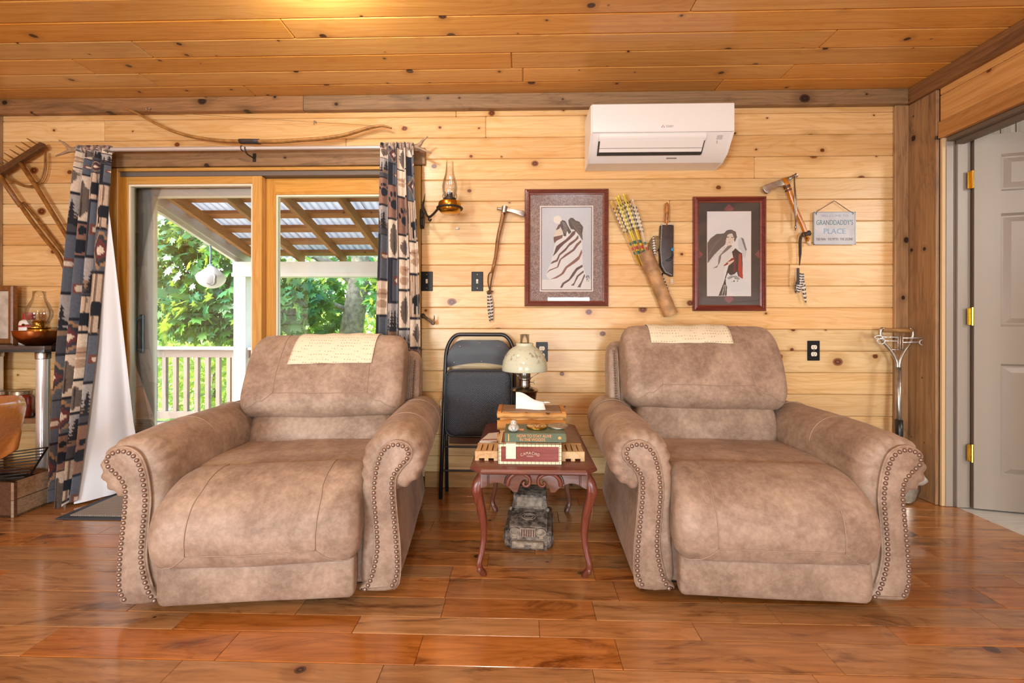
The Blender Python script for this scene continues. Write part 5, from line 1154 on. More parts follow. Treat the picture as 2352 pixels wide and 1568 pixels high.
bm = B(); tube(bm, [(1.615, -0.048, 1.888), (1.617, -0.05, 1.75), (1.622, -0.05, 1.59)], 0.0035, 6); tube(bm, [(1.612, -0.05, 1.886), (1.628, -0.05, 1.72), (1.620, -0.05, 1.565)], 0.0025, 6); ell(bm, (1.621, -0.05, 1.585), (0.008, 0.008, 0.008), 10, 8); obj('chain', bm, M['steel'], tk2, smooth=180)
bm = B(); box(bm, 1.640, 1.656, -0.036, -0.03, 1.245, 1.345, 0.002); obj('strap', bm, M['leather'], tk2, smooth=0)
feather((1.668, -0.035, 1.31), (1.652, -0.03, 1.19), 0.022, tk2, 8, '#d6d2cc', '#45413f'); feather((1.675, -0.03, 1.29), (1.705, -0.02, 1.125), 0.012, tk2, 7, '#e6dcc8', '#4d4038'); feather((1.645, -0.028, 1.26), (1.640, -0.02, 1.19), 0.009, tk2, 4, '#6b5f58', '#3c3532')

# ---- quiver and arrows
qv = thing('bark_quiver', (0.885, -0.05, 1.06), 'tan rawhide quiver tube leaning on the wall between the pictures', 'quiver')
M['hide'] = plain('tan_rawhide', '#b88f62', 0.6, var=0.3, vs=18, bump=0.4, bs=40)
qa, qb = Vector((0.728, -0.052, 1.440)), Vector((0.887, -0.052, 1.065)); qd = (qb - qa).normalized()
bm = B(); q2 = [qa + qd * t for t in np.linspace(0.09, (qb - qa).length, 14)]; tube(bm, q2, [0.047 + 0.0015 * math.sin(k * 2.1) for k in range(14)], 22, flat=0.85); obj('tube', bm, M['hide'], qv, smooth=60)
bm = B(); q2 = [qa + qd * t for t in np.linspace(0.0, 0.115, 8)]; tube(bm, q2, [0.050, 0.052, 0.0525, 0.053, 0.052, 0.0535, 0.053, 0.050], 22, flat=0.85); obj('collar', bm, plain('brown_rawhide', '#a67e5a', 0.7, var=0.25, vs=25, bump=0.5, bs=50), qv, smooth=60)
bm = B(); tube(bm, [qa - qd * 0.001, qa + qd * 0.0005], [0.047, 0.047], 22, flat=0.85); obj('mouth', bm, M['black'], qv)
bm = B(); ell(bm, (0.80, -0.02, 1.49), (0.035, 0.015, 0.055), 14, 10, Matrix.Rotation(R(20), 4, 'Y')); obj('fur_tuft', bm, plain('brown_fur', '#8d7450', 0.9, var=0.3, vs=60), qv, smooth=180)
feather((0.795, -0.045, 1.425), (0.783, -0.05, 1.545), 0.009, qv, 8, '#e2ded8', '#3a3636'); feather((0.842, -0.02, 1.30), (0.905, -0.015, 1.13), 0.014, qv, 9, '#d8d8d6', '#3c3c3e')
ycol = plain('yellow_shaft', '#e3cf3a', 0.4)
def arrow(dx, dz, top, label, shaft):
    ar = thing('arrow', (0.735 + dx * 0.3, -0.052, 1.40), label, 'arrow', 'arrows in the quiver')
    a0 = Vector((0.738 + dx * 0.35, -0.05 + dz, 1.36)); a1 = Vector(top)
    bm = B(); tube(bm, [a0, a1], 0.0048, 8); obj('shaft', bm, shaft, ar, smooth=180)
    d = (a1 - a0).normalized()
    for t, c in ((0.17, '#2f6a58'), (0.24, '#b83a34'), (0.32, '#2f6a58')):
        bm = B(); cyl(bm, a0.lerp(a1, t), a0.lerp(a1, t + 0.045), 0.0053, n=8); obj('band', bm, plain('arrow_band', c, 0.5), ar)
    for s in (-1, 1): feather(tuple(a0.lerp(a1, 0.52) + Vector((0.006 * s, -0.004, 0))), tuple(a0.lerp(a1, 0.95) + Vector((0.009 * s, -0.002, 0))), 0.006, ar, 7, '#d9cdb4', '#4a4038')
    bm = B(); cyl(bm, a1, a1 + d * 0.012, 0.0058, n=8); obj('nock', bm, shaft, ar)
    return ar
ysh = plain('amber_shaft', '#d5a83c', 0.4); ws = plain('pale_shaft', '#d8c9b0', 0.5)
arrow(-0.10, 0.004, (0.538, -0.055, 1.735), 'arrow at the left of the quiver, striped feathers and amber nock', ysh)
arrow(-0.06, -0.012, (0.560, -0.07, 1.752), 'yellow arrow second from the left in the quiver', ycol)
arrow(-0.02, 0.008, (0.578, -0.05, 1.768), 'yellow arrow standing in the middle of the quiver', ycol)
arrow(0.02, -0.012, (0.602, -0.072, 1.770), 'bright yellow arrow in front of the others in the quiver', ycol)
arrow(0.05, 0.01, (0.622, -0.05, 1.782), 'tallest arrow in the quiver with a yellow nock', ysh)
arrow(0.10, 0.0, (0.660, -0.06, 1.742), 'arrow at the right of the quiver with dark grey feathers', ws)

# ---- knife in a sheath
kn = thing('sheath', (0.865, -0.02, 1.34), 'dark leather knife sheath with white lacing, hung beside the quiver', 'sheath')
def KX(p): return [(0.825 + (x - 640) / 180 * 0.0952, 1.606 - (y - 410) / 590 * 0.305) for x, y in p]
bm = B(); prism(bm, KX([(655, 415), (805, 412), (800, 1010), (770, 1010), (700, 970), (655, 890), (640, 700), (645, 560)]), -0.034, -0.012, 'xz', 0.006); obj('body', bm, M['leather'], kn, smooth=40)
for p in evenly([Vector((x, 0, z)) for x, z in KX([(668, 418), (660, 560), (655, 700), (668, 880), (710, 958), (790, 1000)])], 0.009):
    bm = B(); ell(bm, (p.x, -0.0345, p.z), (0.0028, 0.002, 0.0022), 6, 5); obj('lace_stitch', bm, M['ivory'], kn, smooth=180)
bm = B(); tube(bm, cat([(0.862, -0.037, 1.39), (0.886, -0.04, 1.397), (0.903, -0.038, 1.42), (0.900, -0.038, 1.455)], 4), [0.002, 0.003, 0.005, 0.006, 0.007, 0.007, 0.007, 0.006, 0.006, 0.005, 0.004, 0.003, 0.003], 8); obj('claw', bm, plain('dark_claw', '#2b2b33', 0.3), kn, smooth=180)
bm = B(); ell(bm, (0.90, -0.04, 1.456), (0.009, 0.006, 0.012), 12, 8); obj('bead', bm, plain('turquoise_bead', '#2f7fb0', 0.3), kn, smooth=180)
bm = B()
for dx in (-0.006, 0.0, 0.006):
    for k in range(4): ell(bm, (0.901 + dx, -0.03, 1.278 - 0.008 * k), (0.0032, 0.003, 0.0036), 8, 6)
obj('bead_tassel', bm, M['ivory'], kn, smooth=180)
bm = B(); tube(bm, [(0.848, -0.025, 1.315), (0.84, -0.025, 1.30)], [0.006, 0.003], 6); obj('knot', bm, M['black'], kn)
kf = thing('hunting_knife', (0.871, -0.023, 1.606), 'hunting knife with a polished burl handle standing in the sheath', 'knife')
bm = B(); q2 = [(0.868, -0.023, 1.60), (0.869, -0.023, 1.64), (0.872, -0.023, 1.67), (0.872, -0.023, 1.70), (0.872, -0.023, 1.725), (0.872, -0.023, 1.738), (0.872, -0.023, 1.744)]; tube(bm, q2, [0.014, 0.0165, 0.0165, 0.018, 0.0185, 0.014, 0.004], 14, flat=0.7); obj('handle', bm, plain('burl_wood', '#a8682c', 0.25, var=0.45, vs=45, coat=0.5), kf, smooth=180)
bm = B(); box(bm, 0.842, 0.904, -0.036, -0.011, 1.606, 1.614, 0.001); obj('guard', bm, plain('laced_guard', '#c9c2b4', 0.5), kf, smooth=0)
bm = B(); prism(bm, [(0.858, 1.605), (0.884, 1.605), (0.882, 1.42), (0.872, 1.38), (0.862, 1.42)], -0.025, -0.021, 'xz'); obj('blade', bm, M['steel'], kf, smooth=0)

# ---- shovel in the corner, wire puzzle hooked in its grip
sh = thing('shovel', (2.18, -0.12, 0.0), 'D-handled steel shovel with a wooden grip leaning in the right corner', 'shovel')
bm = B(); cyl(bm, (2.102, -0.075, 0.976), (2.270, -0.075, 0.972), 0.013, n=14); obj('grip', bm, wood('grip_wood', '#a97f4c', '#7a552c', None, 'x', 'z', gb=120, rough=0.5, knots=0), sh)
bm = B()
for s in (-1, 1):
    tube(bm, cat([(2.187 + s * 0.006, -0.088, 0.72), (2.187 + s * 0.008, -0.086, 0.79), (2.187 + s * 0.035, -0.082, 0.850), (2.187 + s * 0.078, -0.077, 0.905), (2.187 + s * 0.093, -0.075, 0.945), (2.187 + s * 0.088, -0.075, 0.98), (2.187 + s * 0.075, -0.075, 0.985)], 5), 0.0085, 8)
tube(bm, [(2.152, -0.082, 0.862), (2.222, -0.082, 0.862)], 0.004, 6); obj('d_frame', bm, M['steel'], sh, smooth=180)
bm = B(); tube(bm, [(2.187, -0.088, 0.76), (2.176, -0.10, 0.56), (2.165, -0.115, 0.42)], 0.014, 12); obj('shaft', bm, plain('grey_steel_shaft', '#a9a49c', 0.35, 0.9, var=0.15, vs=30), sh, smooth=180)
bm = B(); tube(bm, [(2.167, -0.113, 0.46), (2.162, -0.12, 0.40), (2.158, -0.125, 0.30)], [0.019, 0.019, 0.017], 12); obj('socket', bm, M['blackmetal'], sh, smooth=180)
bm = B(); rows = []
for z, w, cv in ((0.31, 0.02, 0.01), (0.27, 0.07, 0.02), (0.22, 0.095, 0.025), (0.14, 0.10, 0.025), (0.07, 0.09, 0.02), (0.02, 0.05, 0.012), (0.003, 0.012, 0.0)):
    rows.append([(2.165 + w * k, -0.135 - (0.31 - z) * 0.16 + cv * (k * k), z) for k in np.linspace(-1, 1, 9)])
ring_loft(bm, rows, False, False); o = obj('blade', bm, M['steel'], sh, smooth=180); md = o.modifiers.new('thick', 'SOLIDIFY'); md.thickness = 0.003
wpz = thing('wire_hooks', (2.19, -0.10, 0.86), 'bright steel wire hooks with looped ends hung in the shovel grip', 'hooks')
for s, z, L in ((-1, 0.934, 0.09), (1, 0.930, 0.115), (-1, 0.912, 0.075), (1, 0.905, 0.095)):
    x0 = 2.187 + s * 0.012; x1 = x0 + s * L
    bm = B(); tube(bm, [(x0, -0.10, z + 0.0), (x1, -0.10, z + 0.002)], 0.0042, 6); tube(bm, [(x1 + s * (0.022 - 0.022 * math.cos(a)), -0.10, z + (0.016 if z < 0.92 else 0.010) * math.sin(a)) for a in np.linspace(0, 2 * math.pi, 18)[:-1]], 0.004, 6, closed=True); obj('hook', bm, M['chrome'], wpz, smooth=180)
bm = B()
for dx in (-0.012, 0.0, 0.014): tube(bm, [(2.187 + dx, -0.10, 0.94), (2.187 + dx, -0.098, 0.862)], 0.0018, 5)
obj('wire', bm, M['chrome'], wpz, smooth=180)
sl = thing('metal_scoop', (2.36, -0.33, 0.06), 'pale metal scoop blade poking out behind the right recliner', 'scoop')
bm = B(); rows = []
for k in range(9):
    t = k / 8; x = 2.02 + 0.115 * t; w = 0.028 + 0.012 * math.sin(math.pi * t); rows.append([(x, -0.30 - 0.02 * math.cos(a) , 0.205 - 0.02 * t + w * math.sin(a) * (1 if t < 0.95 else 0.5)) for a in np.linspace(-1.4, 1.4, 8)])
sl.location = (2.08, -0.31, 0.0)
ring_loft(bm, rows, False, False); o = obj('blade', bm, plain('pale_metal', '#c4c0b6', 0.5, 0.5), sl, smooth=180); md = o.modifiers.new('thick', 'SOLIDIFY'); md.thickness = 0.003
bm = B(); tube(bm, [(2.03, -0.30, 0.205), (1.96, -0.26, 0.10), (1.93, -0.24, 0.004)], 0.011, 8); obj('handle', bm, M['oldwood'], sl, smooth=180)
# ================================================================== LEFT CORNER: HIGH TABLE, CRATE, CHAIR
tb = thing('steel_table', (-2.9, -0.22, 0.0), 'high table with a dark top and chrome pole legs in the left corner', 'table')
bm = B(); pr = [(-3.30, -0.035), (-3.30, -0.27), (-2.76, -0.27), (-2.73, -0.255), (-2.72, -0.23), (-2.78, -0.035)]; prism(bm, pr, 0.848, 0.876, 'xy', 0.004); obj('tabletop', bm, plain('dark_table_top', '#4a3b34', 0.3, var=0.2, vs=12), tb, smooth=30)
bm = B(); prism(bm, [(-3.302, -0.033), (-3.302, -0.273), (-2.76, -0.273), (-2.728, -0.257), (-2.717, -0.23), (-2.777, -0.033)], 0.842, 0.856, 'xy'); obj('edge_band', bm, M['blackmetal'], tb, smooth=30)
for x, y in ((-2.785, -0.215), (-2.825, -0.075), (-3.25, -0.215), (-3.25, -0.075)):
    bm = B(); cyl(bm, (x, y, 0.0), (x, y, 0.842), 0.029, n=24); leg = obj('leg', bm, M['chrome'], tb, smooth=60)
    bm = B(); lathe(bm, [(0.031, 0.80), (0.033, 0.803), (0.033, 0.835), (0.031, 0.84)], (x, y, 0), 24); obj('collar', bm, M['steel'], leg, smooth=30)
bm = B()
for y in (-0.215, -0.075): box(bm, -3.25, -2.80, y - 0.008, y + 0.008, 0.425, 0.455, 0.002)
obj('shelf_bar', bm, M['steel'], tb, smooth=0)
bm = B(); box(bm, -2.81, -2.795, -0.215, -0.075, 0.425, 0.455, 0.002); box(bm, -3.24, -2.815, -0.207, -0.083, 0.437, 0.443); obj('shelf', bm, M['steel'], tb, smooth=0)

pfm = thing('photo_frame', (-3.22, -0.07, 0.876), 'brown wooden photo frame standing on the high table', 'frame')
bm = B(); prof = [(0.0, -0.06), (0.0, -0.082), (0.008, -0.088), (0.028, -0.084), (0.034, -0.076), (0.034, -0.06)]
fx0, fx1, fz0, fz1 = -3.30, -3.135, 0.877, 1.238
ring_loft(bm, [[(fx0 + i, y, fz0 + i), (fx1 - i, y, fz0 + i), (fx1 - i, y, fz1 - i), (fx0 + i, y, fz1 - i)] for i, y in prof], True, False, True); obj('moulding', bm, plain('brown_frame_wood', '#7d4f28', 0.4, var=0.2, vs=60), pfm, smooth=0)
bm = B(); box(bm, fx0 + 0.03, fx1 - 0.03, -0.068, -0.06, fz0 + 0.03, fz1 - 0.03); obj('photo', bm, plain('faded_photo', '#bfb3a4', 0.5, var=0.25, vs=14), pfm, smooth=0)
bm = B(); box(bm, -3.23, -3.21, -0.06, -0.04, 0.876, 0.884); obj('easel', bm, M['black'], pfm, smooth=0)

bt = thing('lamp_oil_bottle', (-3.03, -0.085, 0.876), 'white plastic bottle with a red cap behind the copper bowl', 'bottle')
bm = B(); lathe(bm, [(0.002, 0.0), (0.040, 0.0), (0.043, 0.006), (0.043, 0.125), (0.038, 0.142), (0.024, 0.152)], (-3.03, -0.085, 0.877), 28); body = obj('body', bm, plain('bottle_white', '#ece6df', 0.35), bt, smooth=40)
bm = B(); lathe(bm, [(0.024, 0.15), (0.027, 0.153), (0.026, 0.19), (0.022, 0.194), (0.002, 0.195)], (-3.03, -0.085, 0.877), 24); obj('cap', bm, plain('red_cap', '#b0202c', 0.4), bt, smooth=40)
for z0, z1, c in ((0.035, 0.06, '#d9a63c'), (0.02, 0.035, '#2c3f7a'), (0.105, 0.117, '#b23a3a')):
    bm = B(); lathe(bm, [(0.0432, z0), (0.0434, z0 + 0.001), (0.0434, z1 - 0.001), (0.0432, z1)], (-3.03, -0.085, 0.877), 28, cap=False); obj('label_band', bm, plain('bottle_label', c, 0.5), body, smooth=30)

bw = thing('copper_bowl', (-2.888, -0.150, 0.876), 'round copper bowl on the high table', 'bowl')
bm = B(); lathe(bm, [(0.002, 0.006), (0.05, 0.006), (0.08, 0.025), (0.098, 0.055), (0.104, 0.083), (0.108, 0.085), (0.102, 0.055), (0.084, 0.022), (0.055, 0.001), (0.002, 0.001)], (-2.888, -0.150, 0.876), 40); obj('bowl_wall', bm, plain('copper', '#b9723f', 0.28, 1.0), bw, smooth=40)
bm = B(); tube(bm, [(-2.888 + 0.106 * math.cos(a), -0.150 + 0.106 * math.sin(a), 0.960) for a in np.linspace(0, 2 * math.pi, 41)[:-1]], 0.0028, 6, closed=True); obj('rim', bm, plain('copper_rim', '#a8683a', 0.25, 1.0), bw, smooth=180)
ol = thing('oil_lamp', (-2.888, -0.150, 0.884), 'oil lamp burner with a clear glass chimney standing in the copper bowl', 'oil lamp')
bm = B(); lathe(bm, [(0.002, 0.884), (0.045, 0.884), (0.055, 0.92), (0.05, 0.965), (0.045, 0.975)], (-2.888, -0.150, 0), 28); obj('font', bm, M['brass'], ol, smooth=40)
bm = B(); lathe(bm, [(0.046, 0.972), (0.048, 0.976), (0.048, 0.984), (0.030, 0.988), (0.026, 1.0), (0.03, 1.012), (0.024, 1.024), (0.002, 1.028)], (-2.888, -0.150, 0), 28); tube(bm, [(-2.91, -0.16, 0.998), (-2.96, -0.17, 0.996)], 0.003, 6); lathe(bm, [(0.002, 0), (0.008, 0.0), (0.008, 0.004), (0.002, 0.004)], n=12, mat=Matrix.Translation((-2.963, -0.17, 0.996)) @ Matrix.Rotation(R(90), 4, 'Y')); obj('burner', bm, M['brass'], ol, smooth=40)
bm = B(); lathe(bm, [(0.034, 0.99), (0.045, 1.01), (0.058, 1.045), (0.060, 1.075), (0.048, 1.115), (0.033, 1.145), (0.028, 1.165), (0.028, 1.198)], (-2.888, -0.150, 0), 32, cap=False); c = obj('chimney', bm, M['chimney'], ol, smooth=180); md = c.modifiers.new('thick', 'SOLIDIFY'); md.thickness = 0.0015

for x, lab in ((-3.005, 'glass jar of red preserves with a silver lid, nearer the chrome leg'), (-3.128, 'glass jar of red preserves with a silver lid, at the picture edge')):
    j = thing('preserve_jar', (x, -0.145, 0.443), lab, 'jar', 'jars on the lower shelf')
    bm = B(); lathe(bm, [(0.002, 0.001), (0.050, 0.001), (0.054, 0.008), (0.054, 0.115), (0.046, 0.132), (0.042, 0.138)], (x, -0.145, 0.443), 28); obj('preserves', bm, plain('red_preserves', '#8f2b16', 0.12, var=0.35, vs=40, coat=0.6), j, smooth=40)
    bm = B(); lathe(bm, [(0.044, 0.136), (0.046, 0.138), (0.046, 0.157), (0.043, 0.160), (0.002, 0.160)], (x, -0.145, 0.443), 28); obj('lid', bm, plain('jar_lid', '#a89a84', 0.3, 0.9), j, smooth=40)

M['crate'] = wood('grey_crate_wood', '#b79a78', '#8a6c4c', '#4a3520', 'x', 'z', ga=3, gb=70, rough=0.8, knots=0.2, tint=0.25, stain=0.5, stainc='#6a5644')
M['crate_y'] = wood('brown_crate_wood', '#6e482c', '#4f301c', None, 'y', 'z', ga=3, gb=70, rough=0.8, knots=0, tint=0.2)
crt = thing('wooden_crate', (-2.85, -0.36, 0.0), 'weathered wooden crate on the floor under the high table', 'crate')
crt.rotation_euler = (0, 0, 0)
A0, A1, A2, A3 = Vector((-2.63, -0.475, 0)), Vector((-2.645, -0.285, 0)), Vector((-3.22, -0.262, 0)), Vector((-3.25, -0.45, 0))
def wall_between(p, q2, name, mat, n=1):
    d = (q2 - p).normalized(); nn = Vector((-d.y, d.x, 0)) * 0.014
    for k in range(n):
        z0, z1 = 0.001 + 0.185 * k / n, 0.185 * (k + 1) / n - 0.003
        bm = B(); a, b = p, q2
        vs = [bm.verts.new((v.x, v.y, z)) for v in (a, b, b + nn, a + nn) for z in (z0, z1)]
        for f2 in ((0, 2, 3, 1), (2, 4, 5, 3), (4, 6, 7, 5), (6, 0, 1, 7), (0, 6, 4, 2), (1, 3, 5, 7)): bm.faces.new([vs[i] for i in f2])
        obj(name, bm, mat, crt, smooth=0)
wall_between(A3, A0, 'end_board', M['crate_y']); wall_between(A0, A1, 'side_board', M['crate'], 2); wall_between(A1, A2, 'end_board', M['crate_y']); wall_between(A2, A3, 'side_board', M['crate_y'])
bm = B(); prism(bm, [(v.x, v.y) for v in (A0, A1, A2, A3)], 0.001, 0.012, 'xy'); obj('bottom_board', bm, M['crate_y'], crt, smooth=0)
gr = thing('wire_rack', (-2.78, -0.33, 0.012), 'black wire rack lying in the wooden crate', 'rack')
bm = B()
for k in range(10): tube(bm, [(-2.95, -0.42 + 0.004 * k, 0.16 + 0.014 * k), (-2.665, -0.40 + 0.012 * k, 0.185 + 0.014 * k)], 0.0035, 5)
obj('bars', bm, M['blackmetal'], gr, smooth=180)
bm = B(); box(bm, -3.1, -2.66, -0.40, -0.28, 0.014, 0.16, 0.01); tube(bm, [(-2.665, -0.40, 0.15), (-2.668, -0.29, 0.31)], 0.005, 6); obj('tray', bm, M['black'], gr, smooth=30)

wc = thing('wooden_chair', (-2.25, -1.0, 0.0), 'glossy orange-brown wooden chair cut off by the left picture edge', 'chair')
M['chairwood'] = wood('glossy_chair_wood', '#c5782e', '#a35a1c', None, 'z', 'x', ga=4, gb=80, rough=0.15, knots=0, tint=0, coat=0.6)
bm = B(); prof = cat([(-2.17, 0.38, 0), (-2.10, 0.50, 0), (-2.035, 0.60, 0), (-1.975, 0.67, 0), (-1.955, 0.705, 0), (-1.935, 0.695, 0), (-1.925, 0.66, 0), (-1.945, 0.60, 0), (-1.99, 0.53, 0), (-2.05, 0.44, 0), (-2.11, 0.375, 0)], 4, True)
def sec(y, k):
    c = Vector((-1.985, 0.55, 0)); return [(c.x + (p.x - c.x) * k, y, c.y + (p.y - c.y) * (0.5 + 0.5 * k)) for p in prof]
ring_loft(bm, [sec(-1.24, 0.3), sec(-1.235, 0.7), sec(-1.22, 0.95), sec(-1.18, 1), sec(-0.9, 1), sec(-0.82, 0.93), sec(-0.785, 0.78), sec(-0.768, 0.5), sec(-0.76, 0.15)]); obj('backrest', bm, M['chairwood'], wc, smooth=180)
bm = B(); box(bm, -2.60, -2.14, -1.24, -0.76, 0.38, 0.425, 0.015, 3); obj('seat', bm, M['chairwood'], wc, smooth=40)
for x, y in ((-2.56, -1.2), (-2.56, -0.8), (-2.27, -1.2), (-2.27, -0.84)):
    bm = B(); tube(bm, [(x, y, 0.0), (x + 0.01, y, 0.2), (x + 0.02, y, 0.385)], [0.016, 0.021, 0.024], 12); obj('leg', bm, M['chairwood'], wc, smooth=60)

wc.location.x -= 0.245
t = NT('woven_mat'); pos = t.obco(); sp = t.n('SeparateXYZ', {0: pos})
w1 = t.math('SINE', t.math('MULTIPLY', t.math('ADD', sp.outputs[0], sp.outputs[1]), 330.0)); w2 = t.math('SINE', t.math('MULTIPLY', t.math('SUBTRACT', sp.outputs[0], sp.outputs[1]), 330.0))
wv = t.rng(t.math('MULTIPLY', w1, w2), -0.6, 0.6)
M['weave'] = t.bsdf(Base_Color=t.mix(wv, lin('#7d7468'), lin('#c4bbae')), Roughness=0.95, Normal=t.bump(wv, 0.8, 0.004))
mt = thing('door_mat', (-1.95, -0.27, 0.0), 'grey woven door mat with a dark rubber edge in front of the glass door', 'mat')
bm = B(); box(bm, -2.40, -1.45, -0.485, -0.05, 0.0, 0.006, 0.002); obj('backing', bm, plain('mat_rubber', '#3c4248', 0.7), mt, smooth=0)
bm = B(); box(bm, -2.355, -1.49, -0.455, -0.075, 0.004, 0.011, 0.002); obj('woven_top', bm, M['weave'], mt, smooth=0)

# ================================================================== FOLDING CHAIR
fc = thing('folding_chair', (-0.255, -0.13, 0.0), 'black metal folding chair with a padded seat, folded against the wall', 'chair')
def fy(z, base=-0.175, top=-0.045): return base + (top - base) * z / 0.95
bm = B(); pts = [(-0.470, fy(0.0), 0.0), (-0.467, fy(0.4), 0.4), (-0.462, fy(0.80), 0.80)] + [(-0.38 - 0.082 * math.cos(a), fy(0.80 + 0.145 * math.sin(a)), 0.80 + 0.143 * math.sin(a)) for a in np.linspace(0.25, 1.57, 8)]
pts = pts + [(-0.51 - p[0], p[1], p[2]) for p in pts[::-1]]
tube(bm, pts, 0.0115, 12); obj('front_frame', bm, M['blackmetal'], fc, smooth=180)
bm = B(); ang = np.linspace(0, math.pi, 17); zz = [0.785 + 0.125 * min(1.0, 1.12 * math.sin(a)) for a in ang]; xx = [-0.255 + 0.198 * math.copysign(abs(math.cos(a)) ** 0.6, math.cos(a)) for a in ang]
top = list(zip(xx, zz)); bot = [(-0.255 - 0.198 + 0.396 * k / 12, 0.745 + 0.028 * math.sin(math.pi * k / 12)) for k in range(13)]
prism(bm, [(x, z) for x, z in top] + bot, 0.0, 0.008, 'xz', 0.002); bmesh.ops.transform(bm, matrix=Matrix.Translation((0, fy(0.83) - 0.012, 0)), verts=bm.verts[:]); bk = obj('backrest', bm, plain('black_vinyl', '#26272a', 0.42, bump=0.15, bs=300), fc, smooth=40)
for x, z in ((-0.255, 0.893), (-0.375, 0.872), (-0.14, 0.872), (-0.41, 0.775), (-0.245, 0.782)):
    bm = B(); ell(bm, (x, fy(0.83) - 0.0135, z), (0.0045, 0.003, 0.0045), 8, 6); obj('rivet', bm, M['steel'], bk, smooth=180)
t = NT('black_woven_vinyl'); pos = t.n('NewGeometry').outputs['Position']; sp = t.n('SeparateXYZ', {0: pos}); wv = t.math('MULTIPLY', t.math('SINE', t.math('MULTIPLY', sp.outputs[0], 520.0)), t.math('SINE', t.math('MULTIPLY', sp.outputs[2], 520.0)))
M['vinylweave'] = t.bsdf(Base_Color=t.mix(t.rng(wv, -0.5, 0.5), lin('#2a2d33'), lin('#454a52')), Roughness=0.5, Normal=t.bump(wv, 0.5, 0.002))
def rrect(x0, x1, z0, z1, r, n=6):
    out = []
    for cx, cz, a0 in ((x1 - r, z1 - r, 0), (x0 + r, z1 - r, 90), (x0 + r, z0 + r, 180), (x1 - r, z0 + r, 270)):
        out += [(cx + r * math.cos(R(a0 + 90 * k / n)), cz + r * math.sin(R(a0 + 90 * k / n))) for k in range(n + 1)]
    return out
ys = fy(0.5) - 0.028
bm = B(); rings = []
for y, i in ((0.02, 0.0), (0.0, 0.0), (-0.010, 0.004), (-0.017, 0.015), (-0.019, 0.04)): rings.append([(x, ys + y, z) for x, z in rrect(-0.447 + i, -0.066 - i, 0.352 + i, 0.733 - i, 0.045)])
ring_loft(bm, rings); st = obj('seat_pad', bm, M['vinylweave'], fc, smooth=60)
bm = B(); tube(bm, [(x, ys + 0.004, z) for x, z in rrect(-0.451, -0.062, 0.348, 0.737, 0.049)], 0.006, 8, closed=True); obj('seat_rim', bm, M['blackmetal'], fc, smooth=180)
bm = B(); box(bm, -0.43, -0.09, ys + 0.014, ys + 0.022, 0.30, 0.36, 0.004); obj('seat_pan', bm, plain('brown_board', '#5a3a26', 0.7), fc, smooth=0)
for z, r2 in ((0.288, 0.006), (0.155, 0.006)):
    bm = B(); cyl(bm, (-0.462, fy(z), z), (-0.048, fy(z), z), r2, n=10); obj('crossbar', bm, M['blackmetal'], fc)
bm = B()
for x in (-0.452, -0.058): tube(bm, [(x, -0.075, 0.003), (x, -0.085, 0.30), (x, -0.105, 0.62)], 0.0105, 10)
obj('rear_leg', bm, M['blackmetal'], fc, smooth=180)
for x in (-0.478, -0.032):
    bm = B(); tube(bm, cat([(x, fy(0.54) - 0.01, 0.56), (x - 0.006, fy(0.5) - 0.012, 0.53), (x - 0.004, fy(0.5) - 0.012, 0.49)], 4), 0.0035, 6); obj('hinge_link', bm, M['steel'], fc, smooth=180)

# ================================================================== END TABLE
M['cherry'] = wood('cherry_table', '#74483a', '#523026', None, 'x', 'y', ga=3, gb=60, rough=0.32, knots=0, tint=0, coat=0.1)
M['cherry_leg'] = wood('cherry_leg', '#7c4a38', '#5c3024', None, 'z', 'x', ga=4, gb=80, rough=0.3, knots=0, tint=0)
M['groove'] = plain('carved_groove', '#32150c', 0.6)
et = thing('end_table', (0.045, -0.60, 0.0), 'carved cherry end table with cabriole legs between the recliners', 'table')
TX0, TX1, TY0, TY1 = -0.205, 0.292, -0.975, -0.225
def oct_(i, cut=0.045): return [(TX0 + i + cut, TY0 + i), (TX1 - i - cut, TY0 + i), (TX1 - i, TY0 + i + cut), (TX1 - i, TY1 - i - cut), (TX1 - i - cut, TY1 - i), (TX0 + i + cut, TY1 - i), (TX0 + i, TY1 - i - cut), (TX0 + i, TY0 + i + cut)]
bm = B(); ring_loft(bm, [[(x, y, z) for x, y in oct_(i)] for i, z in ((0.022, 0.432), (0.006, 0.434), (0.0, 0.440), (0.0, 0.446), (0.005, 0.454), (0.013, 0.4575), (0.02, 0.460))]); obj('tabletop', bm, M['cherry'], et, smooth=30)
AX0, AX1, AZ1 = -0.165, 0.258, 0.433
def apron_profile(n=40):
    out = []
    for k in range(n + 1):
        t2 = k / n; x = AX0 + (AX1 - AX0) * t2; m = abs(2 * t2 - 1)
        z = 0.375 + 0.014 * math.cos(m * 9.0) - (0.012 if 0.3 < m < 0.42 else 0)
        if m < 0.30: z = 0.388 + 0.02 * (1 - (m / 0.3) ** 2) if m > 0.1 else 0.385
        out.append((x, z))
    return out
bm = B(); prism(bm, apron_profile() + [(AX1, AZ1), (AX0, AZ1)], -0.925, -0.908, 'xz', 0.002); ap = obj('front_apron', bm, M['cherry'], et, smooth=30)
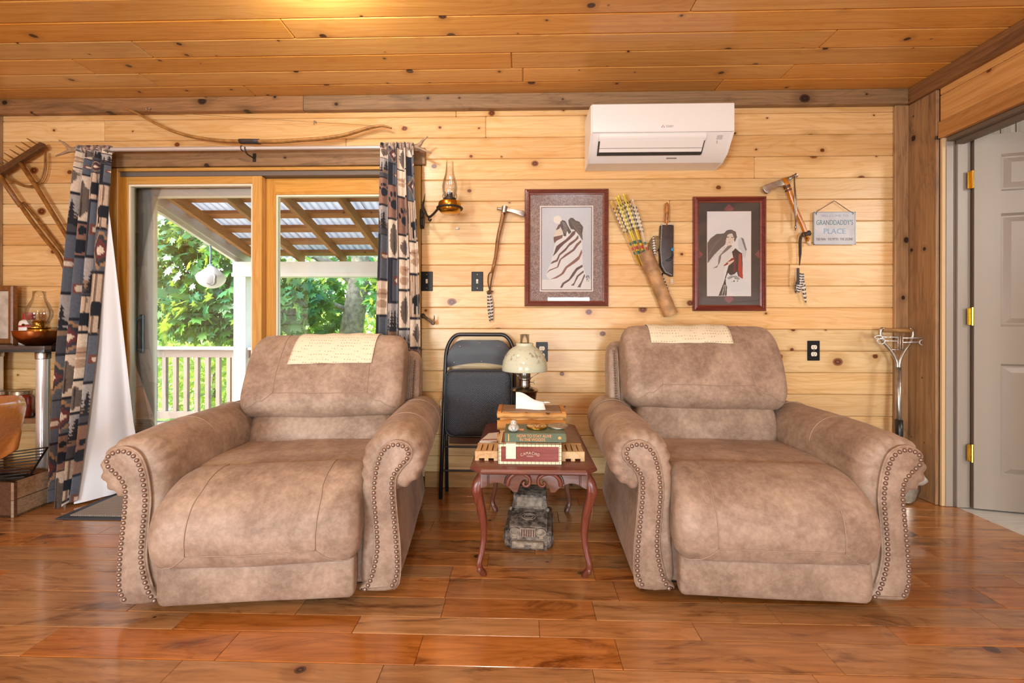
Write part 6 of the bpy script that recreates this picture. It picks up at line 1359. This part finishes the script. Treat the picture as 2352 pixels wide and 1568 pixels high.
for s in (-1, 1):
    cx = 0.0465
    arc = cat([(cx + s * 0.105, -0.928, 0.378), (cx + s * 0.098, -0.93, 0.405), (cx + s * 0.075, -0.931, 0.424), (cx + s * 0.045, -0.931, 0.425), (cx + s * 0.020, -0.931, 0.410), (cx + s * 0.018, -0.931, 0.386), (cx + s * 0.032, -0.931, 0.376), (cx + s * 0.043, -0.931, 0.385), (cx + s * 0.036, -0.931, 0.394)], 5)
    bm = B(); tube(bm, arc, list(np.linspace(0.011, 0.006, len(arc))), 8, flat=0.8); obj('scroll_carving', bm, M['cherry_leg'], ap, smooth=180)
    bm = B(); tube(bm, [p + Vector((s * 0.012, -0.001, 0.006)) for p in arc[:22]], 0.0016, 5); obj('carved_line', bm, M['groove'], ap, smooth=180)
    for dx in (0.008, 0.014):
        xx = AX0 + 0.02 + dx if s < 0 else AX1 - 0.02 - dx
        bm = B(); cyl(bm, (xx, -0.9255, 0.378), (xx, -0.9255, 0.432), 0.0013, n=6); obj('carved_line', bm, M['groove'], ap)
for name, bxx in (('side_apron', (AX0 - 0.006, AX0 + 0.01, -0.90, -0.30, 0.38, AZ1)), ('side_apron', (AX1 - 0.01, AX1 + 0.006, -0.90, -0.30, 0.38, AZ1)), ('back_apron', (AX0, AX1, -0.29, -0.275, 0.38, AZ1))):
    bm = B(); box(bm, *bxx, 0.002); obj(name, bm, M['cherry'], et, smooth=0)
for sx_, sy_, fx, fy_ in ((-1, -1, -0.166, -0.894), (1, -1, 0.262, -0.892), (-1, 1, -0.155, -0.312), (1, 1, 0.250, -0.310)):
    path = [(-0.010, 0.0), (-0.006, 0.015), (0.003, 0.035), (0.004, 0.06), (-0.004, 0.10), (-0.010, 0.16), (-0.006, 0.24), (0.006, 0.31), (0.012, 0.35), (0.006, 0.385), (-0.006, 0.41), (-0.010, 0.433)]
    rad = [0.012, 0.013, 0.012, 0.0115, 0.0115, 0.013, 0.0155, 0.019, 0.021, 0.021, 0.020, 0.019]
    sm = cat([(a, z, r2) for (a, z), r2 in zip(path, rad)], 4); rings = []
    for p in sm:
        ox, oy = fx + sx_ * p.x * 1.2, fy_ + sy_ * p.x * 0.9; r2 = p.z
        rings.append([(ox + r2 * math.copysign(abs(math.cos(a)) ** 0.6, math.cos(a)), oy + r2 * math.copysign(abs(math.sin(a)) ** 0.6, math.sin(a)), p.y) for a in np.linspace(0, 2 * math.pi, 17)[:-1]])
    bm = B(); ring_loft(bm, rings); leg = obj('leg', bm, M['cherry_leg'], et, smooth=180)
    if sy_ < 0:
        bm = B()
        for k in range(4): a = k * 0.35 - 0.55; tube(bm, [(fx + sx_ * 0.012, fy_ - 0.0225, 0.335), (fx + sx_ * 0.012 + 0.016 * math.sin(a), fy_ - 0.0205, 0.395)], [0.0035, 0.0018], 6)
        obj('acanthus_carving', bm, M['cherry'], leg, smooth=180)
        bm = B(); q2 = cat([(fx + sx_ * 0.014, fy_ - 0.014, 0.33), (fx + sx_ * 0.012, fy_ - 0.014, 0.30), (fx + sx_ * 0.016, fy_ - 0.012, 0.27), (fx + sx_ * 0.010, fy_ - 0.012, 0.23)], 4); tube(bm, q2, list(np.linspace(0.006, 0.002, len(q2))), 6)
        ell(bm, (fx + sx_ * 0.004, fy_ - 0.010, 0.03), (0.010, 0.008, 0.013), 10, 8); obj('foot_carving', bm, M['cherry_leg'], leg, smooth=180)

TZ = 0.460
# ---- cigar box
cb = thing('cigar_box', (0.03, -0.84, TZ), 'reddish cigar box with a checked paper border at the front of the end table', 'box')
M['boxred'] = wood('cigar_cedar', '#8c4238', '#6d2d28', None, 'x', 'z', ga=5, gb=110, rough=0.35, knots=0, tint=0)
t = NT('checked_border'); pos = t.obco(); sp = t.n('SeparateXYZ', {0: pos}); ck = t.math('MAXIMUM', t.math('SINE', t.math('MULTIPLY', sp.outputs[0], 400.0)), t.math('SINE', t.math('MULTIPLY', t.math('ADD', sp.outputs[2], sp.outputs[1]), 400.0)))
M['border'] = t.bsdf(Base_Color=t.mix(t.rng(ck, 0.955, 0.975), lin('#ece0bc'), lin('#4a3a2a')), Roughness=0.5)
x0, x1, y0, y1, z0, z1 = -0.094, 0.154, -0.928, -0.745, TZ, 0.541
bm = B(); box(bm, x0 + 0.001, x1 - 0.001, y0 + 0.001, y1 - 0.001, z0, z1 - 0.001, 0.001); obj('body', bm, M['boxred'], cb, smooth=0)
for bx_ in ((x0, x1, y0, y0 + 0.002, z0, z0 + 0.011), (x0, x1, y0, y0 + 0.002, z1 - 0.011, z1), (x0, x0 + 0.011, y0, y0 + 0.002, z0 + 0.011, z1 - 0.011), (x1 - 0.011, x1, y0, y0 + 0.002, z0 + 0.011, z1 - 0.011),
            (x0, x0 + 0.011, y0 + 0.002, y1, z1 - 0.002, z1), (x1 - 0.011, x1, y0 + 0.002, y1, z1 - 0.002, z1), (x0 + 0.011, x1 - 0.011, y0 + 0.002, y0 + 0.013, z1 - 0.002, z1)):
    bm = B(); box(bm, *bx_); obj('paper_border', bm, M['border'], cb, smooth=0)
for bx_ in ((x0 - 0.0006, x1 + 0.0006, y0 - 0.0006, y0 + 0.001, z1 - 0.0008, z1 + 0.0004), (x0 - 0.0006, x1 + 0.0006, y0 - 0.0006, y0 + 0.001, z0, z0 + 0.0012), (x0 - 0.0006, x0 + 0.0006, y0 - 0.0006, y0 + 0.001, z0, z1), (x1 - 0.0006, x1 + 0.0006, y0 - 0.0006, y0 + 0.001, z0, z1)):
    bm = B(); box(bm, *bx_); obj('edge_line', bm, plain('box_edge_line', '#3a2418', 0.6), cb, smooth=0)
bm = B(); box(bm, -0.064, -0.025, y0 - 0.0012, y0 + 0.0005, z0 + 0.022, z1 + 0.0002); box(bm, -0.064, -0.025, y0, y0 + 0.02, z1, z1 + 0.0008); obj('paper_seal', bm, plain('paper_seal', '#ebe3cf', 0.7), cb, smooth=0)
lt = plain('box_lettering', '#d8c8b0', 0.5)
for i, ch in enumerate('CAMACHO'):
    a = R(24 - 8 * i); text(ch, 0.0155, (0.030 - 0.075 * math.sin(a), y0 - 0.0004, 0.425 + 0.075 * math.cos(a)), lt, cb, 0.0004, rot=(R(90), -a, 0), sx=0.85)
text('COROJO', 0.0065, (0.030, y0 - 0.0004, 0.4905), lt, cb, 0.0003)

# ---- paperback
bk = thing('paperback_book', (0.055, -0.83, 0.542), 'green paperback lying on the cigar box, spine lettered in orange', 'book')
bx0, bx1, by0, by1, bz0, bz1 = -0.070, 0.172, -0.912, -0.762, 0.5425, 0.578
gm = plain('green_cover', '#5c6b54', 0.5, var=0.06, vs=30)
bm = B(); box(bm, bx0, bx1, by0 + 0.002, by1, bz1 - 0.0016, bz1, 0.0005); obj('front_cover', bm, gm, bk, smooth=0)
bm = B(); box(bm, bx0, bx1, by0 + 0.002, by1, bz0, bz0 + 0.0016, 0.0005); obj('back_cover', bm, gm, bk, smooth=0)
bm = B(); box(bm, bx0, bx1, by0, by0 + 0.002, bz0, bz1, 0.0005); obj('spine', bm, gm, bk, smooth=0)
bm = B(); box(bm, bx0 + 0.001, bx1 - 0.001, by0 + 0.002, by1 - 0.001, bz0 + 0.0016, bz1 - 0.0016); obj('pages', bm, plain('book_pages', '#ded2b8', 0.9), bk, smooth=0)
orr = plain('orange_print', '#e8a05c', 0.5); text('HOW TO STAY ALIVE', 0.0165, (0.047, by0 - 0.0004, bz0 + 0.0195), orr, bk, 0.0003, sx=0.86); text('IN THE WOODS', 0.0165, (0.040, by0 - 0.0004, bz0 + 0.005), orr, bk, 0.0003, sx=0.84)
bm = B(); box(bm, -0.056, -0.052, by0 - 0.0006, by0, bz0 + 0.004, bz1 - 0.004); ell(bm, (0.148, by0 - 0.0004, bz0 + 0.018), (0.007, 0.0006, 0.006), 10, 6); obj('spine_mark', bm, plain('spine_mark', '#d8a850', 0.5), bk, smooth=0)
bm = B(); box(bm, -0.015, 0.006, -0.868, -0.842, bz1, bz1 + 0.0004); obj('cover_print', bm, orr, bk, smooth=0)

# ---- duck figurine and two coins on the book
dk = thing('duck_figurine', (-0.035, -0.88, bz1), 'tiny white duck figurine sitting on the green paperback', 'figurine')
M['duck'] = plain('duck_white', '#d9d6d0', 0.35)
bm = B(); vs = ell(bm, (-0.035, -0.88, bz1 + 0.0125), (0.0225, 0.024, 0.0135), 20, 14)
for v in vs:
    if v.co.y > -0.875: v.co.z += (v.co.y + 0.875) * 0.5
ell(bm, (-0.035, -0.886, bz1 + 0.034), (0.0125, 0.0125, 0.0125), 18, 12); obj('body', bm, M['duck'], dk, smooth=180)
bm = B(); ell(bm, (-0.037, -0.899, bz1 + 0.031), (0.006, 0.005, 0.0025), 10, 8); obj('bill', bm, plain('duck_bill', '#c9b8a4', 0.4), dk, smooth=180)
for dx in (-0.0055, 0.0055):
    bm = B(); ell(bm, (-0.035 + dx, -0.8975, bz1 + 0.0375), (0.0016, 0.0012, 0.0018), 8, 6); obj('eye', bm, M['black'], dk, smooth=180)
bm = B(); tube(bm, [(-0.044, -0.9025, bz1 + 0.022), (-0.038, -0.9055, bz1 + 0.011), (-0.034, -0.9055, bz1 + 0.008), (-0.030, -0.9055, bz1 + 0.011), (-0.025, -0.9025, bz1 + 0.022)], 0.0013, 5); obj('bib_line', bm, plain('bib_blue', '#7d9aa6', 0.5), dk, smooth=180)
def coin(x, y, z, m, label, tilt=0.0):
    o = thing('large_coin', (x, y, z), label, 'coin', 'large coins on the book')
    T2 = Matrix.Translation((x, y, z)) @ Matrix.Rotation(tilt, 4, 'Y')
    bm = B(); lathe(bm, [(0.002, 0.0), (0.040, 0.0), (0.0425, 0.002), (0.0425, 0.007), (0.040, 0.009), (0.036, 0.0085), (0.035, 0.0075), (0.002, 0.0075)], n=40, mat=T2); obj('disc', bm, m, o, smooth=40)
    bm = B(); lathe(bm, [(0.030, 0.0075), (0.029, 0.0085), (0.027, 0.0085), (0.026, 0.0075)], n=32, mat=T2, cap=False)
    for k in range(5): a = k * 1.3 + 0.3; ell(bm, tuple(T2 @ Vector((0.014 * math.cos(a), 0.014 * math.sin(a), 0.0078))), (0.007, 0.004, 0.0014), 8, 6, Matrix.Rotation(a, 4, 'Z'))
    obj('relief', bm, m, o, smooth=60); return o
coin(0.060, -0.825, bz1 + 0.0004, plain('gold_coin', '#c8a24a', 0.25, 1.0), 'gold-coloured souvenir coin lying on the green paperback')
coin(0.150, -0.812, bz1 + 0.0004, plain('silver_coin', '#b8b2a4', 0.35, 0.9), 'silver-coloured souvenir coin beside the gold one', R(-2))

# ---- slatted pine coasters, tissue box, folded napkin
M['palepine'] = wood('pale_coaster_pine', '#ddb988', '#c09258', None, 'y', 'x', ga=4, gb=90, rough=0.6, knots=0, tint=0.08)
def coaster(x0, x1, y0, y1, label, n):
    o = thing('slatted_coaster', ((x0 + x1) / 2, (y0 + y1) / 2, TZ), label, 'coaster', 'slatted pine coasters')
    w = (x1 - x0) / n
    for k in range(n):
        bm = B(); box(bm, x0 + k * w + 0.0025, x0 + (k + 1) * w - 0.0025, y0 + 0.0125, y1 - 0.0125, TZ + 0.024, TZ + 0.038, 0.001); obj('slat', bm, M['palepine'], o, smooth=0)
    for y in (y0 + 0.006, (y0 + y1) / 2, y1 - 0.006):
        bm = B(); box(bm, x0, x1, y - 0.006, y + 0.006, TZ + 0.010, TZ + (0.0235 if abs(y - (y0 + y1) / 2) < 0.01 else 0.038)); run = obj('runner', bm, M['palepine'], o, smooth=0)
        for xx in (x0 + 0.008, (x0 + x1) / 2, x1 - 0.008):
            bm = B(); box(bm, xx - 0.008, xx + 0.008, y - 0.006, y + 0.006, TZ + 0.0002, TZ + 0.0099); obj('foot', bm, M['palepine'], run, smooth=0)
    return o
coaster(-0.190, -0.098, -0.888, -0.770, 'slatted pine coaster on the left side of the cigar box', 4)
coaster(0.158, 0.250, -0.885, -0.765, 'slatted pine coaster on the right side of the cigar box', 4)
tbx = thing('tissue_box', (0.04, -0.62, TZ), 'rustic log-edged wooden tissue box on the end table', 'box')
M['log'] = wood('peeled_log', '#d9a45c', '#b57a36', '#6a4420', 'x', 'z', ga=3, gb=60, rough=0.6, knots=0.35, cell=0.09, row=0.05, kr=0.008, tint=0.1)
X_0, X_1, Y_0, Y_1, ZT = -0.113, 0.196, -0.705, -0.54, 0.617
bm = B(); box(bm, X_0 + 0.012, X_1 - 0.012, Y_0 + 0.01, Y_1 - 0.01, TZ, ZT - 0.012, 0.002); obj('body', bm, M['log'], tbx, smooth=0)
for z, r2 in ((TZ + 0.033, 0.032), (TZ + 0.098, 0.033), (TZ + 0.140, 0.018)):
    bm = B(); q2 = [(X_0 + (X_1 - X_0) * k / 10 + 0.0, Y_0 + 0.012 + 0.002 * math.sin(k * 1.7), z + 0.002 * math.sin(k * 2.3 + z * 40)) for k in range(11)]; tube(bm, q2, [r2 * (0.93 + 0.07 * math.sin(k * 1.9 + z * 30)) for k in range(11)], 12, flat=0.75); obj('log_slab', bm, M['log'], tbx, smooth=60)
bm = B(); box(bm, X_0 + 0.02, X_1 - 0.02, Y_0 + 0.018, Y_1, ZT - 0.011, ZT, 0.002); obj('lid', bm, wood('grey_box_lid', '#9a7a5c', '#7a5c44', None, 'x', 'y', ga=4, gb=70, rough=0.7, knots=0, tint=0), tbx, smooth=0)
for xx in (X_0, X_1 - 0.02):
    bm = B(); box(bm, xx, xx + 0.02, Y_0 + 0.004, Y_1, ZT - 0.02, ZT + 0.002, 0.003); obj('end_block', bm, plain('amber_block', '#c07f3a', 0.5, var=0.2, vs=30), tbx, smooth=0)
tis = thing('tissue', (0.04, -0.64, ZT), 'white paper tissue pulled up out of the wooden tissue box', 'tissue')
P = np.zeros((14, 24, 3))
for i in range(14):
    for j in range(24):
        s2, t2 = j / 23, i / 13; topz = 0.075 - 0.045 * s2 ** 1.3
        P[i, j] = (-0.030 + 0.138 * s2 - 0.01 * (1 - t2) * s2, -0.640 + 0.012 * math.sin(s2 * 5 + 1) + 0.010 * math.sin(t2 * 4), ZT + 0.0005 + topz * (1 - t2) + 0.004 * math.sin(s2 * 7) * (1 - t2))
o = grid_mesh('sheet', P, None, plain('tissue_paper', '#f3f0ec', 0.9), tis); md = o.modifiers.new('thick', 'SOLIDIFY'); md.thickness = 0.0008
P2 = P.copy(); P2[:, :, 1] += 0.016 + 0.008 * np.sin(np.linspace(0, 6, 24))[None, :]; P2[:, :, 2] = ZT + 0.0005 + (P2[:, :, 2] - ZT) * 0.86
o = grid_mesh('fold', P2, None, plain('tissue_paper_fold', '#eeebe6', 0.9), tis); md = o.modifiers.new('thick', 'SOLIDIFY'); md.thickness = 0.0008
bm = B(); tube(bm, [(0.10, -0.64, ZT + 0.031), (0.118, -0.641, ZT + 0.032), (0.128, -0.642, ZT + 0.030)], [0.004, 0.003, 0.0015], 6); obj('twist', bm, plain('tissue_twist', '#f3f0ec', 0.9), tis, smooth=180)
nk = thing('folded_napkin', (-0.15, -0.60, TZ), 'folded white napkin with a red stripe at the edge of the end table', 'napkin')
bm = B(); prism(bm, [(-0.196, -0.66), (-0.112, -0.655), (-0.116, -0.50), (-0.165, -0.52)], TZ + 0.0003, TZ + 0.012, 'xy', 0.003); obj('cloth', bm, plain('napkin_cloth', '#eae4dc', 0.9), nk, smooth=30)
bm = B(); prism(bm, [(-0.187, -0.637), (-0.113, -0.630), (-0.1135, -0.618), (-0.183, -0.626)], TZ + 0.012, TZ + 0.0125, 'xy'); obj('stripe', bm, plain('napkin_stripe', '#8a3a3a', 0.9), nk, smooth=0)

# ---- table lamp with a milk-glass shade
tl_ = thing('table_oil_lamp', (0.012, -0.38, TZ), 'nickel oil lamp with a painted milk-glass dome shade on the end table', 'oil lamp')
lx, ly = 0.012, -0.38
M['nickel'] = plain('nickel', '#b8aa98', 0.18, 1.0)
bm = B(); lathe(bm, [(0.002, TZ), (0.062, TZ), (0.065, TZ + 0.006), (0.058, TZ + 0.016), (0.050, TZ + 0.10), (0.056, TZ + 0.13), (0.063, 0.640), (0.0665, 0.652), (0.072, 0.658), (0.073, 0.664), (0.066, 0.671), (0.04, 0.678), (0.032, 0.682)], (lx, ly, 0), 44); obj('font', bm, M['nickel'], tl_, smooth=40)
bm = B(); lathe(bm, [(0.03, 0.680), (0.031, 0.686), (0.0295, 0.695), (0.0295, 0.716), (0.034, 0.721), (0.034, 0.727), (0.031, 0.731), (0.031, 0.765), (0.002, 0.766)], (lx, ly, 0), 32); tube(bm, [(lx + 0.03, ly, 0.704), (lx + 0.048, ly - 0.005, 0.704)], 0.0022, 6); lathe(bm, [(0.002, 0), (0.0095, 0.0), (0.0095, 0.003), (0.002, 0.003)], n=12, mat=Matrix.Translation((lx + 0.048, ly - 0.005, 0.704)) @ Matrix.Rotation(R(90), 4, 'Y')); obj('burner', bm, plain('burner_steel', '#8f8a84', 0.25, 1.0), tl_, smooth=40)
bm = B()
for a in (0.3, 2.4, 4.5): tube(bm, [(lx + 0.033 * math.cos(a), ly + 0.033 * math.sin(a), 0.724), (lx + 0.105 * math.cos(a), ly + 0.105 * math.sin(a), 0.764)], 0.0018, 6)
tube(bm, [(lx + 0.108 * math.cos(a), ly + 0.108 * math.sin(a), 0.764) for a in np.linspace(0, 2 * math.pi, 33)[:-1]], 0.002, 6, closed=True); obj('shade_holder', bm, M['steel'], tl_, smooth=180)
t = NT('milk_glass'); pos = t.n('NewGeometry').outputs['Position']; sp = t.n('SeparateXYZ', {0: pos})
nf1 = t.n('TexNoise', {'Vector': pos, 'Scale': 55.0, 'Detail': 4.0}).outputs[0]; nf2 = t.n('TexNoise', {'Vector': pos, 'Scale': 24.0, 'Detail': 2.0}).outputs[0]; nf3 = t.n('TexNoise', {'Vector': pos, 'Scale': 90.0}).outputs[0]
band = t.math('MULTIPLY', t.rng(sp.outputs[2], 0.795, 0.83), t.rng(sp.outputs[2], 0.86, 0.885, 1.0, 0.0)); msk = t.math('MULTIPLY', t.math('MULTIPLY', t.rng(nf1, 0.5, 0.58), t.rng(nf2, 0.40, 0.52)), band)
colr = t.mix(t.math('MULTIPLY', msk, 0.75), lin('#eaeed6'), t.mix(t.rng(nf3, 0.4, 0.6), lin('#9aa0a4'), lin('#b9a264')))
pb = t.n('BsdfPrincipled', {'Base Color': colr, 'Roughness': 0.15}); tr = t.n('BsdfTranslucent', {0: colr}); t.nt.links.new(t.n('MixShader', {0: 0.3, 1: pb.outputs[0], 2: tr.outputs[0]}).outputs[0], t.out.inputs[0])
bm = B(); lathe(bm, [(0.1185, 0.764), (0.1195, 0.768), (0.119, 0.785), (0.114, 0.815), (0.103, 0.843), (0.086, 0.867), (0.064, 0.885), (0.048, 0.893), (0.044, 0.896), (0.046, 0.902), (0.0455, 0.908), (0.043, 0.909)], (lx, ly, 0), 48, cap=False); o = obj('shade', bm, t.m, tl_, smooth=180); md = o.modifiers.new('thick', 'SOLIDIFY'); md.thickness = 0.003
bm = B(); lathe(bm, [(0.027, 0.766), (0.026, 0.80), (0.0245, 0.86), (0.0245, 0.955)], (lx, ly, 0), 28, cap=False); o = obj('chimney', bm, M['chimney'], tl_, smooth=180); md = o.modifiers.new('thick', 'SOLIDIFY'); md.thickness = 0.0015

# ================================================================== CAST VEHICLE STATUE UNDER THE TABLE
t = NT('weathered_concrete'); pos = t.obco(); n1 = t.n('TexNoise', {'Vector': pos, 'Scale': 35.0, 'Detail': 6.0, 'Roughness': 0.7}).outputs[0]; ao = t.n('NewGeometry').outputs['Pointiness']
colr = t.mix(t.rng(n1, 0.35, 0.65), lin('#3a302c'), lin('#968777')); M['statue'] = t.bsdf(Base_Color=colr, Roughness=0.7, Normal=t.bump(n1, 0.6, 0.004))
M['stone_hi'] = plain('pale_concrete', '#968774', 0.7, var=0.35, vs=50, bump=0.4, bs=90); M['stone_lo'] = plain('dark_concrete', '#463c38', 0.7, var=0.3, vs=50, bump=0.4, bs=90)
jp = thing('vehicle_statue', (0.035, -0.56, 0.0), 'weathered stone off-road vehicle statue on the floor under the end table', 'statue', rz=R(-4))
def jpart(name, bm, mat, parent=None, smooth=40): return obj(name, bm, mat, parent or jp, world=False, smooth=smooth)
bm = B(); prism(bm, [(-0.135, 0.0), (-0.14, 0.02), (-0.138, 0.075), (-0.128, 0.118), (-0.10, 0.128), (-0.02, 0.142), (-0.005, 0.150), (0.012, 0.215), (0.03, 0.226), (0.13, 0.224), (0.142, 0.20), (0.145, 0.02), (0.14, 0.0)], -0.086, 0.086, 'yz', 0.012)
for v in bm.verts:
    v.co += noise.noise_vector(v.co * 25) * 0.003
    if v.co.z > 0.15: v.co.x *= 0.93
body = jpart('body', bm, M['statue'])
for s in (-1, 1):
    bm = B(); box(bm, s * 0.088 - 0.020, s * 0.088 + 0.020, -0.132, 0.135, 0.0, 0.098, 0.016, 3); jpart('fender', bm, M['statue'])
    for y in (-0.085, 0.085):
        bm = B(); cyl(bm, (s * 0.104, y, 0.038), (s * 0.112, y, 0.038), 0.036, n=18); w_ = jpart('wheel', bm, M['stone_lo'])
        bm = B(); cyl(bm, (s * 0.112, y, 0.038), (s * 0.115, y, 0.038), 0.016, n=12); jpart('hub', bm, M['stone_hi'], w_)
    bm = B(); lathe(bm, [(0.022, 0), (0.0235, 0.006), (0.019, 0.007), (0.016, 0.004), (0.013, 0.005), (0.006, 0.011), (0.001, 0.012)], n=20, mat=Matrix.Translation((s * 0.058, -0.136, 0.094)) @ Matrix.Rotation(R(90), 4, 'X')); jpart('headlight', bm, M['stone_hi'], smooth=60)
    bm = B(); ell(bm, (s * 0.060, -0.139, 0.064), (0.013, 0.005, 0.007), 12, 8); jpart('marker_lamp', bm, M['stone_hi'], smooth=180)
    bm = B(); ell(bm, (s * 0.088, -0.01, 0.148), (0.008, 0.007, 0.012), 12, 8); jpart('mirror', bm, M['stone_hi'], smooth=180)
bm = B(); box(bm, -0.037, 0.037, -0.146, -0.136, 0.068, 0.118, 0.004); gr_ = jpart('grille', bm, M['stone_hi'])
for k in range(6):
    bm = B(); box(bm, -0.029 + k * 0.0104, -0.0235 + k * 0.0104, -0.1475, -0.1445, 0.074, 0.112, 0.001); jpart('grille_slot', bm, plain('grille_rust', '#6b463e', 0.8), gr_, smooth=0)
bm = B(); box(bm, -0.072, 0.072, -0.160, -0.135, 0.018, 0.052, 0.008, 2); bp = jpart('bumper', bm, M['stone_hi'])
text('JEEP', 0.017, (0.0, -0.1602, 0.027), M['stone_lo'], bp, 0.0012, name='bumper_lettering', world=False)
for pts_, w2 in (([(-0.058, 0.0, 0.162), (0.058, 0.0, 0.162)], 0.003),):
    bm = B(); tube(bm, [(-0.068, -0.003, 0.160), (0.068, -0.003, 0.160), (0.064, 0.009, 0.205), (-0.064, 0.009, 0.205)], 0.0035, 6, closed=True); jpart('windshield_frame', bm, M['stone_hi'], smooth=180)
bm = B(); prism(bm, [(-0.006, 0.164), (-0.002, 0.164), (0.009, 0.202), (0.005, 0.203)], -0.060, 0.060, 'yz'); jpart('windshield', bm, M['stone_hi'], smooth=0)
bm = B(); tube(bm, [(0.032 * math.cos(a), -0.065 + 0.022 * math.sin(a), 0.1375 + 0.0045 * math.sin(a)) for a in np.linspace(0, 2 * math.pi, 25)[:-1]], 0.0025, 6, closed=True); em = jpart('hood_emblem', bm, M['stone_hi'], smooth=180)
bm = B(); tube(bm, [(0.021 * math.cos(a), -0.065 + 0.013 * math.sin(a), 0.138 + 0.003 * math.sin(a)) for a in np.linspace(0, 2 * math.pi, 21)[:-1]], 0.002, 6, closed=True); jpart('emblem_ring', bm, M['stone_hi'], em, smooth=180)

jp.scale = (1.0, 1.0, 0.84)
